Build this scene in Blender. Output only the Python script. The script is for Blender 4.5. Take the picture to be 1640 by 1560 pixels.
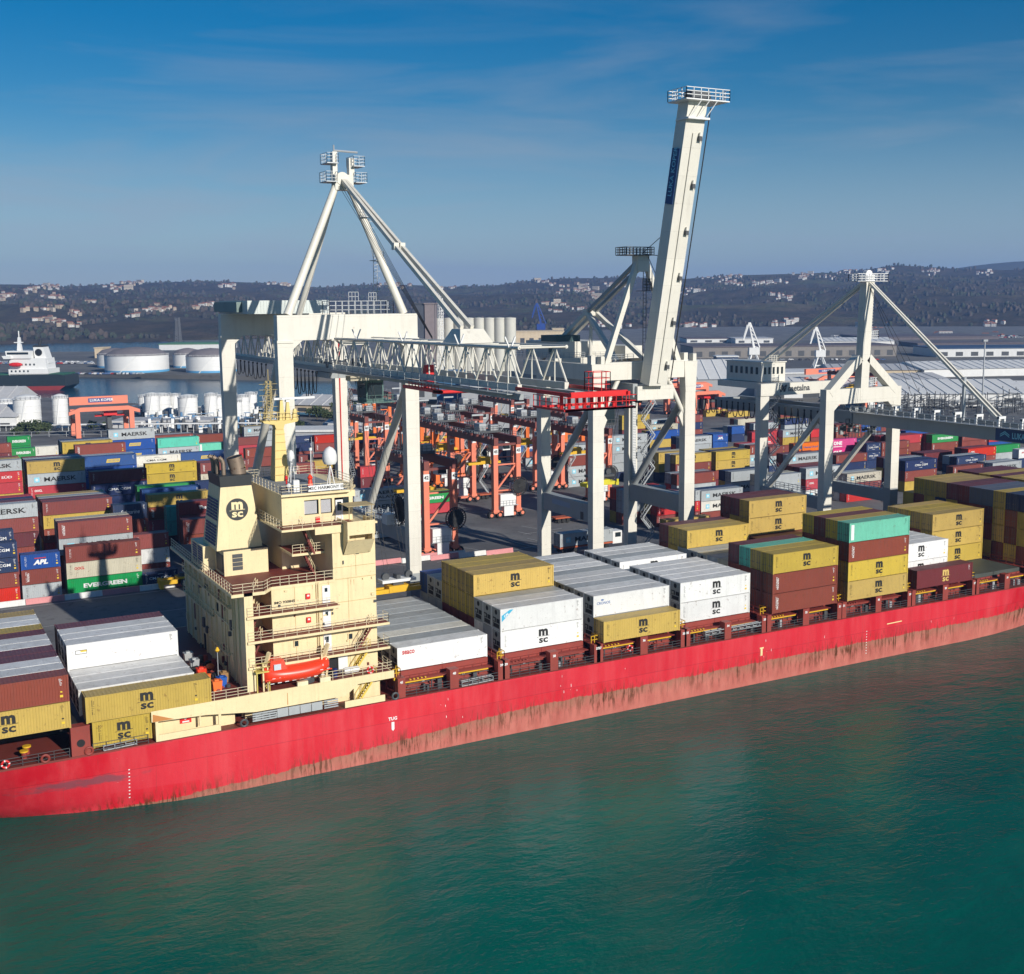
import bpy, math, random
from mathutils import Vector, Matrix
R=math.radians
for o in list(bpy.data.objects): bpy.data.objects.remove(o)
sc=bpy.context.scene
COL=sc.collection
# ---------------------------------------------------------------- camera, sky, sun
CF,CCX,CCY=1882.7258,820.0,740.7238
CP,CR,CYW=0.13723241,-0.00853652,0.49392788
CPOS=Vector((0,-125.18022,54.13331))
def cam_axes():
    cp,sp,cw,sw=math.cos(CP),math.sin(CP),math.cos(CYW),math.sin(CYW)
    fwd=Vector((sw*cp,cw*cp,-sp)); right=Vector((cw,-sw,0)); up=right.cross(fwd)
    cr,sr=math.cos(CR),math.sin(CR)
    return cr*right+sr*up, -sr*right+cr*up, fwd
AR,AU,AF=cam_axes()
cam=bpy.data.cameras.new('camera'); camo=bpy.data.objects.new('camera',cam); COL.objects.link(camo)
camo.matrix_world=Matrix(((AR.x,AU.x,-AF.x,CPOS.x),(AR.y,AU.y,-AF.y,CPOS.y),(AR.z,AU.z,-AF.z,CPOS.z),(0,0,0,1)))
cam.sensor_fit='HORIZONTAL'; cam.sensor_width=36; cam.lens=36*CF/1640; cam.shift_y=-(780-CCY)/1640
cam.clip_start=1; cam.clip_end=40000
sc.camera=camo
sc.render.resolution_x=1024; sc.render.resolution_y=974
def ray(px,py): return AF*CF+AR*(px-CCX)-AU*(py-CCY)
def gz(px,py,z):            # where the sight line of a measured spot meets the level z
    d=ray(px,py); t=(z-CPOS.z)/d.z; return CPOS+d*t
def gy(px,py,y):
    d=ray(px,py); t=(y-CPOS.y)/d.y; return CPOS+d*t
def gd(px,py,dist):         # a spot at a known distance along the ground
    d=ray(px,py); t=dist/math.hypot(d.x,d.y); return CPOS+d*t
w=bpy.data.worlds.new("World"); sc.world=w; w.use_nodes=True
nt=w.node_tree; nt.nodes.clear()
N=nt.nodes.new; LK=nt.links.new
sky=N('ShaderNodeTexSky'); sky.sky_type='NISHITA'; sky.sun_disc=False; sky.sun_elevation=R(23.0); sky.sun_rotation=R(169.3)
sky.air_density=1.0; sky.dust_density=0.3; sky.ozone_density=4.0; sky.altitude=0
hs=N('ShaderNodeHueSaturation'); hs.inputs['Saturation'].default_value=1.5; hs.inputs['Value'].default_value=1.22; hs.inputs['Hue'].default_value=.5
LK(sky.outputs[0],hs.inputs['Color'])
tc=N('ShaderNodeTexCoord'); mp=N('ShaderNodeMapping'); mp.inputs['Scale'].default_value=(1.2,1.2,9); mp.inputs['Rotation'].default_value=(R(4),R(-3),0)
LK(tc.outputs['Generated'],mp.inputs[0])
nz=N('ShaderNodeTexNoise'); nz.inputs['Scale'].default_value=2.2; nz.inputs['Detail'].default_value=6; nz.inputs['Roughness'].default_value=.55; nz.inputs['Distortion'].default_value=.5
LK(mp.outputs[0],nz.inputs['Vector'])
cr=N('ShaderNodeValToRGB'); cr.color_ramp.elements[0].position=.46; cr.color_ramp.elements[1].position=.72
cr.color_ramp.elements[0].color=(0,0,0,1); cr.color_ramp.elements[1].color=(1,1,1,1); LK(nz.outputs['Fac'],cr.inputs[0])
sx=N('ShaderNodeSeparateXYZ'); LK(tc.outputs['Generated'],sx.inputs[0])
lo=N('ShaderNodeMapRange'); lo.inputs['From Min'].default_value=.30; lo.inputs['From Max'].default_value=.02; lo.inputs['To Min'].default_value=.02; lo.inputs['To Max'].default_value=.8; LK(sx.outputs['Z'],lo.inputs['Value'])
mm=N('ShaderNodeMath'); mm.operation='MULTIPLY'; LK(cr.outputs[0],mm.inputs[0]); LK(lo.outputs[0],mm.inputs[1])
mx=N('ShaderNodeMix'); mx.data_type='RGBA'; LK(mm.outputs[0],mx.inputs['Factor']); LK(hs.outputs[0],mx.inputs['A']); mx.inputs['B'].default_value=(6.2,6.8,7.8,1)
bg=N('ShaderNodeBackground'); bg.inputs['Strength'].default_value=.056; hz0=N('ShaderNodeMapRange'); hz0.inputs['From Min'].default_value=.17; hz0.inputs['From Max'].default_value=.0; hz0.inputs['To Min'].default_value=0; hz0.inputs['To Max'].default_value=.55; hz0.interpolation_type='SMOOTHSTEP'; LK(sx.outputs['Z'],hz0.inputs['Value'])
mx2=N('ShaderNodeMix'); mx2.data_type='RGBA'; LK(hz0.outputs[0],mx2.inputs['Factor']); LK(mx.outputs['Result'],mx2.inputs['A']); mx2.inputs['B'].default_value=(6.6,9.0,12.0,1)
LK(mx2.outputs['Result'],bg.inputs['Color'])
ow=N('ShaderNodeOutputWorld'); LK(bg.outputs[0],ow.inputs['Surface'])
SUNV=Vector((.186*.93,-.983*.93,math.tan(R(23.0))*.93)).normalized()
sl=bpy.data.lights.new('sun','SUN'); sl.energy=5.0; sl.angle=R(.53); sl.color=(1,.95,.87)
so=bpy.data.objects.new('sun',sl); COL.objects.link(so); so.rotation_euler=SUNV.to_track_quat('Z','Y').to_euler()
sc.view_settings.view_transform='Standard'; sc.view_settings.look='None'; sc.view_settings.exposure=0; sc.view_settings.gamma=1
sc.render.engine='CYCLES'
# ---------------------------------------------------------------- helpers
def tag(o,label=None,cat=None,group=None,kind=None):
    if label: o['label']=label
    if cat: o['category']=cat
    if group: o['group']=group
    if kind: o['kind']=kind
    return o
def thing(name,label,cat,loc=(0,0,0),group=None,rz=0):
    o=bpy.data.objects.new(name,None); COL.objects.link(o); o.location=loc; o.rotation_euler=(0,0,rz); o.empty_display_size=.5
    return tag(o,label,cat,group)
def copy_tree(o,parent=None):
    c=o.copy(); COL.objects.link(c)
    if parent: c.parent=parent
    for ch in [x for x in CH.get(o.name,[])]:
        copy_tree(ch,c)
        CH.setdefault(c.name,[])
    return c
CH={}
def setp(o,p):
    o.parent=p; CH.setdefault(p.name,[]).append(o)
class MB:
    def __init__(s): s.v=[];s.f=[];s.m=[]
    def add(s,vs,fs,mi=0):
        n=len(s.v); s.v+=[tuple(v) for v in vs]; s.f+=[tuple(i+n for i in f) for f in fs]; s.m+=[mi]*len(fs); return s
    def box(s,x0,y0,z0,x1,y1,z1,mi=0):
        v=[(x0,y0,z0),(x1,y0,z0),(x1,y1,z0),(x0,y1,z0),(x0,y0,z1),(x1,y0,z1),(x1,y1,z1),(x0,y1,z1)]
        return s.add(v,[(0,3,2,1),(4,5,6,7),(0,1,5,4),(1,2,6,5),(2,3,7,6),(3,0,4,7)],mi)
    def cbox(s,c,d,mi=0): return s.box(c[0]-d[0]/2,c[1]-d[1]/2,c[2]-d[2]/2,c[0]+d[0]/2,c[1]+d[1]/2,c[2]+d[2]/2,mi)
    def beam(s,a,b,w,h=None,mi=0,up=(0,0,1),w2=None,h2=None):
        a=Vector(a);b=Vector(b);h=h or w; d=(b-a); 
        if d.length<1e-5: return s
        d.normalize(); u=Vector(up)
        if abs(d.dot(u))>.98: u=Vector((0,1,0))
        r=d.cross(u).normalized(); u=r.cross(d).normalized(); vs=[]
        for p,ww,hh in ((a,w,h),(b,w2 or w,h2 or h)):
            for i,j in ((-1,-1),(1,-1),(1,1),(-1,1)): vs.append(p+r*(i*ww/2)+u*(j*hh/2))
        return s.add(vs,[(0,1,2,3),(7,6,5,4),(0,4,5,1),(1,5,6,2),(2,6,7,3),(3,7,4,0)],mi)
    def tube(s,a,b,r,r2=None,n=8,mi=0,cap=True):
        a=Vector(a);b=Vector(b); r2=r if r2 is None else r2; d=(b-a)
        if d.length<1e-5: return s
        d.normalize(); u=Vector((0,0,1)) if abs(d.z)<.98 else Vector((1,0,0)); p=d.cross(u).normalized(); q=d.cross(p)
        vs=[];k=len(s.v)
        for c,rr in ((a,r),(b,r2)):
            for i in range(n):
                t=2*math.pi*i/n; vs.append(c+(p*math.cos(t)+q*math.sin(t))*rr)
        fs=[(i,(i+1)%n,n+(i+1)%n,n+i) for i in range(n)]
        if cap: fs+=[tuple(range(n-1,-1,-1)),tuple(range(n,2*n))]
        return s.add(vs,fs,mi)
    def lathe(s,c,prof,n=24,mi=0,axis='z'):
        vs=[];m=len(prof)
        for r_,z_ in prof:
            for i in range(n):
                t=2*math.pi*i/n; x,y=r_*math.cos(t),r_*math.sin(t)
                vs.append((c[0]+x,c[1]+y,c[2]+z_) if axis=='z' else ((c[0]+x,c[1]+z_,c[2]+y) if axis=='y' else (c[0]+z_,c[1]+x,c[2]+y)))
        fs=[(k*n+i,k*n+(i+1)%n,(k+1)*n+(i+1)%n,(k+1)*n+i) for k in range(m-1) for i in range(n)]
        if prof[0][0]>1e-6: fs.append(tuple(range(n-1,-1,-1)))
        if prof[-1][0]>1e-6: fs.append(tuple(range((m-1)*n,m*n)))
        return s.add(vs,fs,mi)
    def prism(s,poly,a,b,axis='y',mi=0):
        n=len(poly); mk={'y':lambda p,t:(p[0],t,p[1]),'x':lambda p,t:(t,p[0],p[1]),'z':lambda p,t:(p[0],p[1],t)}[axis]
        vs=[mk(p,a) for p in poly]+[mk(p,b) for p in poly]
        return s.add(vs,[tuple(range(n)),tuple(range(2*n-1,n-1,-1))]+[(i,n+i,n+(i+1)%n,(i+1)%n) for i in range(n)],mi)
    def rail(s,pts,h=1.05,sp=1.5,t=.045,mi=0,n=2):
        for a,b in zip(pts[:-1],pts[1:]):
            a=Vector(a);b=Vector(b);L=(b-a).length;k=max(1,int(round(L/sp)))
            for i in range(k+1):
                p=a.lerp(b,i/k); s.beam(p,p+Vector((0,0,h)),t,mi=mi)
            for j in range(n):
                z=Vector((0,0,h*(j+1)/n)); s.beam(a+z,b+z,t,mi=mi)
        return s
    def stairs(s,a,b,w,n=None,mi=0,mr=None,rail=True):
        a=Vector(a);b=Vector(b);d=b-a; hd=Vector((d.x,d.y,0)); side=Vector((-hd.y,hd.x,0)).normalized()*w/2
        n=n or max(3,int(abs(d.z)/.28)); mr=mi if mr is None else mr
        for q in (-1,1): s.beam(a+side*q,b+side*q,.06,.22,mi)
        for i in range(n):
            p=a.lerp(b,(i+.5)/n); s.beam(p-side,p+side,.22,.04,mi)
        if rail:
            for q in (-1,1):
                s.beam(a+side*q+Vector((0,0,1)),b+side*q+Vector((0,0,1)),.045,mi=mr)
                for i in range(0,4):
                    p=a.lerp(b,i/3)+side*q; s.beam(p,p+Vector((0,0,1)),.045,mi=mr)
        return s
    def mesh(s,name,off=(0,0,0)):
        me=bpy.data.meshes.new(name); me.from_pydata([(v[0]-off[0],v[1]-off[1],v[2]-off[2]) for v in s.v],[],s.f)
        if any(s.m): me.polygons.foreach_set('material_index',s.m)
        return me
    def build(s,name,mats,parent=None,off=None,smooth=False,label=None,fix=True):
        if not isinstance(mats,(list,tuple)): mats=[mats]
        if off is None:
            off=(0,0,0); p=parent
            while p is not None: off=tuple(off[i]+p.location[i] for i in range(3)); p=p.parent
        me=s.mesh(name,off)
        for m in mats: me.materials.append(m)
        me.update()
        if fix:
            import bmesh
            bm=bmesh.new(); bm.from_mesh(me); bmesh.ops.recalc_face_normals(bm,faces=bm.faces); bm.to_mesh(me); bm.free()
        if smooth:
            me.polygons.foreach_set('use_smooth',[True]*len(me.polygons)); 
            try: me.set_sharp_from_angle(angle=R(38))
            except Exception: pass
        o=bpy.data.objects.new(name,me); COL.objects.link(o)
        if parent: setp(o,parent)
        if label: o['label']=label
        return o
def solo(mb,name,mats,label,cat,loc,group=None,smooth=False):
    o=mb.build(name,mats,None,off=loc,smooth=smooth); o.location=loc; return tag(o,label,cat,group)
# ---------------------------------------------------------------- materials
def nodes(name):
    m=bpy.data.materials.new(name); m.use_nodes=True; t=m.node_tree; b=t.nodes['Principled BSDF']; return m,t,b
def paint(name,col,rough=.5,var=.12,streak=.2,rust=0.0,metal=0.0,scale=1.0,rnd=False,roof=0.0,spec=.4,dirt=(.09,.075,.06),seam=0):
    m,t,b=nodes(name); n=t.nodes.new; l=t.links.new
    b.inputs['Roughness'].default_value=rough; b.inputs['Metallic'].default_value=metal; b.inputs['Specular IOR Level'].default_value=spec
    tcn=n('ShaderNodeTexCoord'); oi=n('ShaderNodeObjectInfo'); vec=tcn.outputs['Object']
    if rnd:
        ad=n('ShaderNodeVectorMath'); ad.operation='MULTIPLY_ADD'; l(vec,ad.inputs[0]); ad.inputs[1].default_value=(1,1,1)
        cm=n('ShaderNodeCombineXYZ'); mu=n('ShaderNodeMath'); mu.operation='MULTIPLY'; l(oi.outputs['Random'],mu.inputs[0]); mu.inputs[1].default_value=97
        for k in range(3): l(mu.outputs[0],cm.inputs[k])
        l(cm.outputs[0],ad.inputs[2]); vec=ad.outputs[0]
    def noise(sc_,det,mapscale=None):
        x=n('ShaderNodeTexNoise'); x.inputs['Scale'].default_value=sc_*scale; x.inputs['Detail'].default_value=det; x.inputs['Roughness'].default_value=.65
        if mapscale:
            mp_=n('ShaderNodeMapping'); mp_.inputs['Scale'].default_value=mapscale; l(vec,mp_.inputs[0]); l(mp_.outputs[0],x.inputs['Vector'])
        else: l(vec,x.inputs['Vector'])
        return x.outputs['Fac']
    def mr(src,a,b_,c,d):
        x=n('ShaderNodeMapRange'); x.inputs['From Min'].default_value=a; x.inputs['From Max'].default_value=b_; x.inputs['To Min'].default_value=c; x.inputs['To Max'].default_value=d; l(src,x.inputs['Value']); return x.outputs[0]
    def mix(f,a,b_):
        x=n('ShaderNodeMix'); x.data_type='RGBA'; 
        if isinstance(f,float): x.inputs['Factor'].default_value=f
        else: l(f,x.inputs['Factor'])
        for s_,v in (('A',a),('B',b_)):
            if isinstance(v,tuple): x.inputs[s_].default_value=(*v,1)
            else: l(v,x.inputs[s_])
        return x.outputs['Result']
    big=noise(.35,4); c=mix(mr(big,.3,.7,0.,1.),tuple(min(1,x*(1+var)) for x in col),tuple(x*(1-var) for x in col))
    if rnd:
        h=n('ShaderNodeHueSaturation'); l(c,h.inputs['Color']); l(mr(oi.outputs['Random'],0,1,.86,1.10),h.inputs['Value']); 
        m2=n('ShaderNodeMath'); m2.operation='FRACT'; m3=n('ShaderNodeMath'); m3.operation='MULTIPLY'; m3.inputs[1].default_value=7.31; l(oi.outputs['Random'],m3.inputs[0]); l(m3.outputs[0],m2.inputs[0])
        l(mr(m2.outputs[0],0,1,.9,1.06),h.inputs['Saturation']); l(mr(m2.outputs[0],0,1,.492,.508),h.inputs['Hue']); c=h.outputs[0]
    if streak:
        s1=noise(1.,5,(2.2,2.2,.16)); c=mix(mr(s1,.52,.80,0.,streak),c,dirt)
        s2=noise(2.3,6); c=mix(mr(s2,.55,.85,0.,streak*.8),c,dirt)
    if roof:
        ge=n('ShaderNodeNewGeometry'); sp=n('ShaderNodeSeparateXYZ'); l(ge.outputs['Normal'],sp.inputs[0])
        up=mr(sp.outputs['Z'],.6,.8,0,1); r1=noise(.9,7); mu2=n('ShaderNodeMath'); mu2.operation='MULTIPLY'; l(up,mu2.inputs[0]); l(mr(r1,.35,.75,roof*.15,roof),mu2.inputs[1])
        c=mix(mu2.outputs[0],c,(.17,.15,.125))
    if rust:
        r2=noise(1.7,8); c=mix(mr(r2,.66-.12*rust,.72-.12*rust,0.,min(1.,rust*1.2)),c,(.13,.045,.02))
        s3=noise(2.2,6,(2.5,2.5,.12)); c=mix(mr(s3,.66,.74,0.,min(.8,rust)),c,(.17,.06,.025))
    if seam:
        sp=n('ShaderNodeSeparateXYZ'); l(tcn.outputs['Object'],sp.inputs[0])
        f1=n('ShaderNodeMath'); f1.operation='MULTIPLY'; l(sp.outputs['Z'],f1.inputs[0]); f1.inputs[1].default_value=1/seam
        f2=n('ShaderNodeMath'); f2.operation='FRACT'; l(f1.outputs[0],f2.inputs[0]); c=mix(mr(f2.outputs[0],.0,.014,.45,0.),c,(.2,.19,.17))
        wn_=n('ShaderNodeTexWhiteNoise'); wn_.noise_dimensions='1D'; f3=n('ShaderNodeMath'); f3.operation='FLOOR'; l(f1.outputs[0],f3.inputs[0]); l(f3.outputs[0],wn_.inputs['W']); c=mix(mr(wn_.outputs['Value'],0,1,0,.10),c,(.35,.33,.28))
    l(c,b.inputs['Base Color'])
    return m
def flat(name,col,rough=.6,metal=0,emit=None):
    m,t,b=nodes(name); b.inputs['Base Color'].default_value=(*col,1); b.inputs['Roughness'].default_value=rough; b.inputs['Metallic'].default_value=metal
    return m
CC={'y':(.52,.36,.065),'g':(.40,.43,.44),'w':(.74,.74,.72),'b':(.235,.05,.036),'m':(.15,.026,.034),'r':(.52,.022,.026),'d':(.014,.033,.105),
    'u':(.01,.075,.31),'G':(.005,.27,.06),'t':(.13,.56,.40),'p':(.66,.03,.21),'o':(.72,.15,.03),'e':(.52,.48,.37),'c':(.70,.68,.60),'s':(.10,.12,.17)}
CN={'y':'yellow','g':'light grey','w':'white','b':'rust brown','m':'maroon','r':'red','d':'dark blue','u':'royal blue','G':'green','t':'turquoise','p':'pink','o':'orange','e':'beige','c':'cream','s':'slate grey'}
MC={k:paint('container_paint_'+CN[k].replace(' ','_'),v,.5,.07,.20,.42,rnd=True,roof=.34 if k in 'wgce' else .40) for k,v in CC.items()}
M_black=flat('black_lettering',(.012,.012,.012)); M_white=flat('white_lettering',(.75,.75,.73)); M_gold=flat('gold_lettering',(.62,.42,.12)); M_redl=flat('red_lettering',(.5,.02,.02)); M_bluel=flat('blue_lettering',(.02,.1,.32)); M_sky=flat('pale_blue_square',(.22,.58,.72)); M_yel=flat('yellow_marking',(.72,.5,.03)); M_cai=flat('blue_ribbon',(.05,.4,.6))
M_frame=paint('door_hardware',(.12,.12,.12),.5,.1,.2,.3); M_unit=paint('cooling_unit_grey',(.30,.31,.30),.5,.1,.3,.2); M_dark=flat('dark_recess',(.012,.012,.013),.8)
M_hull=None
M_cream=paint('house_paint',(.79,.65,.38),.45,.06,.25,.25,dirt=(.30,.2,.09)); M_deck=paint('deck_red',(.18,.035,.025),.6,.15,.3,.2); M_shipred=paint('ship_fitting_red',(.27,.045,.032),.55,.12,.25,.25)
M_crane=paint('crane_cream',(.72,.69,.60),.42,.04,.26,.18,dirt=(.35,.3,.24),scale=.6,seam=4.2); M_craneg=paint('crane_grey',(.33,.35,.35),.5,.05,.15,.05); M_galv=paint('galvanised_steel',(.42,.44,.45),.45,.06,.1,metal=.3)
M_salmon=paint('gantry_salmon',(.76,.22,.13),.5,.05,.12,.08); M_orange=paint('gantry_orange',(.80,.17,.03),.5,.05,.12,.05); M_girder_shade=paint('girder_shaded',(.20,.055,.045),.5,.05,.12,.1)  # girder colour is the gantry paint darkened to carry shade on its faces
M_red=paint('signal_red',(.66,.02,.02),.45,.06,.1,.05); M_yellow=paint('safety_yellow',(.72,.42,.02),.5,.05,.2,.08); M_rubber=flat('rubber',(.02,.02,.02),.85); M_glass=flat('window_glass',(.02,.03,.035),.08); M_steel=paint('dark_steel',(.07,.075,.08),.5,.1,.2,.1); M_funnel=paint('funnel_black',(.03,.034,.036),.5,.1,.1); M_exh=paint('exhaust_steel',(.30,.23,.17),.55,.2,.5,.6,metal=.5,dirt=(.05,.04,.03)); M_blue=paint('louvre_blue',(.02,.035,.14),.5,.05,.1); M_boat=paint('lifeboat_orange',(.80,.05,.015),.35,.04,.05,spec=.5); M_wht=paint('white_paint',(.76,.76,.74),.45,.03,.08); M_grdeck=paint('grey_deck',(.25,.27,.29),.7,.12,.3); M_cable=flat('cable_black',(.015,.015,.015),.6); M_pink=paint('faded_red_barrier',(.62,.25,.25),.7,.1,.25,scale=2); M_bwhite=paint('barrier_white',(.70,.69,.66),.7,.08,.25,scale=2)
# ---------------------------------------------------------------- lettering
_TX={}
def textmesh(s,size=1,bold=0.0,sx_=1.0,shear=0.0):
    key=(s,size,bold,sx_,shear)
    if key in _TX: return _TX[key]
    cu=bpy.data.curves.new('txt','FONT'); cu.body=s; cu.size=size; cu.offset=bold; cu.align_x='CENTER'; cu.align_y='CENTER'; cu.resolution_u=2; cu.shear=shear
    o=bpy.data.objects.new('txt',cu); COL.objects.link(o)
    dg=bpy.context.evaluated_depsgraph_get(); me=bpy.data.meshes.new_from_object(o.evaluated_get(dg))
    vs=[(v.co.x*sx_,v.co.y) for v in me.vertices]; fs=[tuple(p.vertices) for p in me.polygons]
    bpy.data.objects.remove(o); bpy.data.curves.remove(cu); bpy.data.meshes.remove(me)
    _TX[key]=(vs,fs); return vs,fs
def text(mb,s,o,ux,uy,size,bold=0,mi=0,sx_=1.0,rot=0,shear=0.0):
    vs,fs=textmesh(s,size,bold,sx_,shear); o=Vector(o);ux=Vector(ux);uy=Vector(uy); c,s_=math.cos(rot),math.sin(rot)
    mb.add([o+ux*(x*c-y*s_)+uy*(x*s_+y*c) for x,y in vs],fs,mi)
def poly2(mb,pts,o,ux,uy,mi=0,lift=0):
    o=Vector(o);ux=Vector(ux);uy=Vector(uy);nn=ux.cross(uy)*lift
    mb.add([o+ux*x+uy*y+nn for x,y in pts],[tuple(range(len(pts)))],mi)
def tfit(mb,s,o,ux,uy,w,h,bold=.02,mi=0,rot=0,shear=0.0):   # lettering fitted to a width and a height
    vs,fs=textmesh(s,1,bold,1.0,shear); xs_=[v[0] for v in vs]; ys_=[v[1] for v in vs]; a,b_,c,d=min(xs_),max(xs_),min(ys_),max(ys_)
    o=Vector(o);ux=Vector(ux);uy=Vector(uy); co,si=math.cos(rot),math.sin(rot); out=[]
    for x,y in vs:
        x=((x-a)/(b_-a)-.5)*w; y=((y-c)/(d-c)-.5)*h; out.append(o+ux*(x*co-y*si)+uy*(x*si+y*co))
    mb.add(out,fs,mi)
def msc(mb,o,ux,uy,h,mi=0):
    o=Vector(o); ux=Vector(ux);uy=Vector(uy)
    tfit(mb,'m',o+uy*h*.25,ux,uy,h*.74,h*.50,.05,mi); tfit(mb,'sc',o-uy*h*.32,ux,uy,h*.72,h*.36,.03,mi)
    poly2(mb,[(-.50*h,-.075*h),(-.30*h,-.045*h),(.50*h,-.035*h),(.50*h,-.005*h),(.3*h,.0),(-.50*h,-.045*h)],o,ux,uy,mi)

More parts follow.
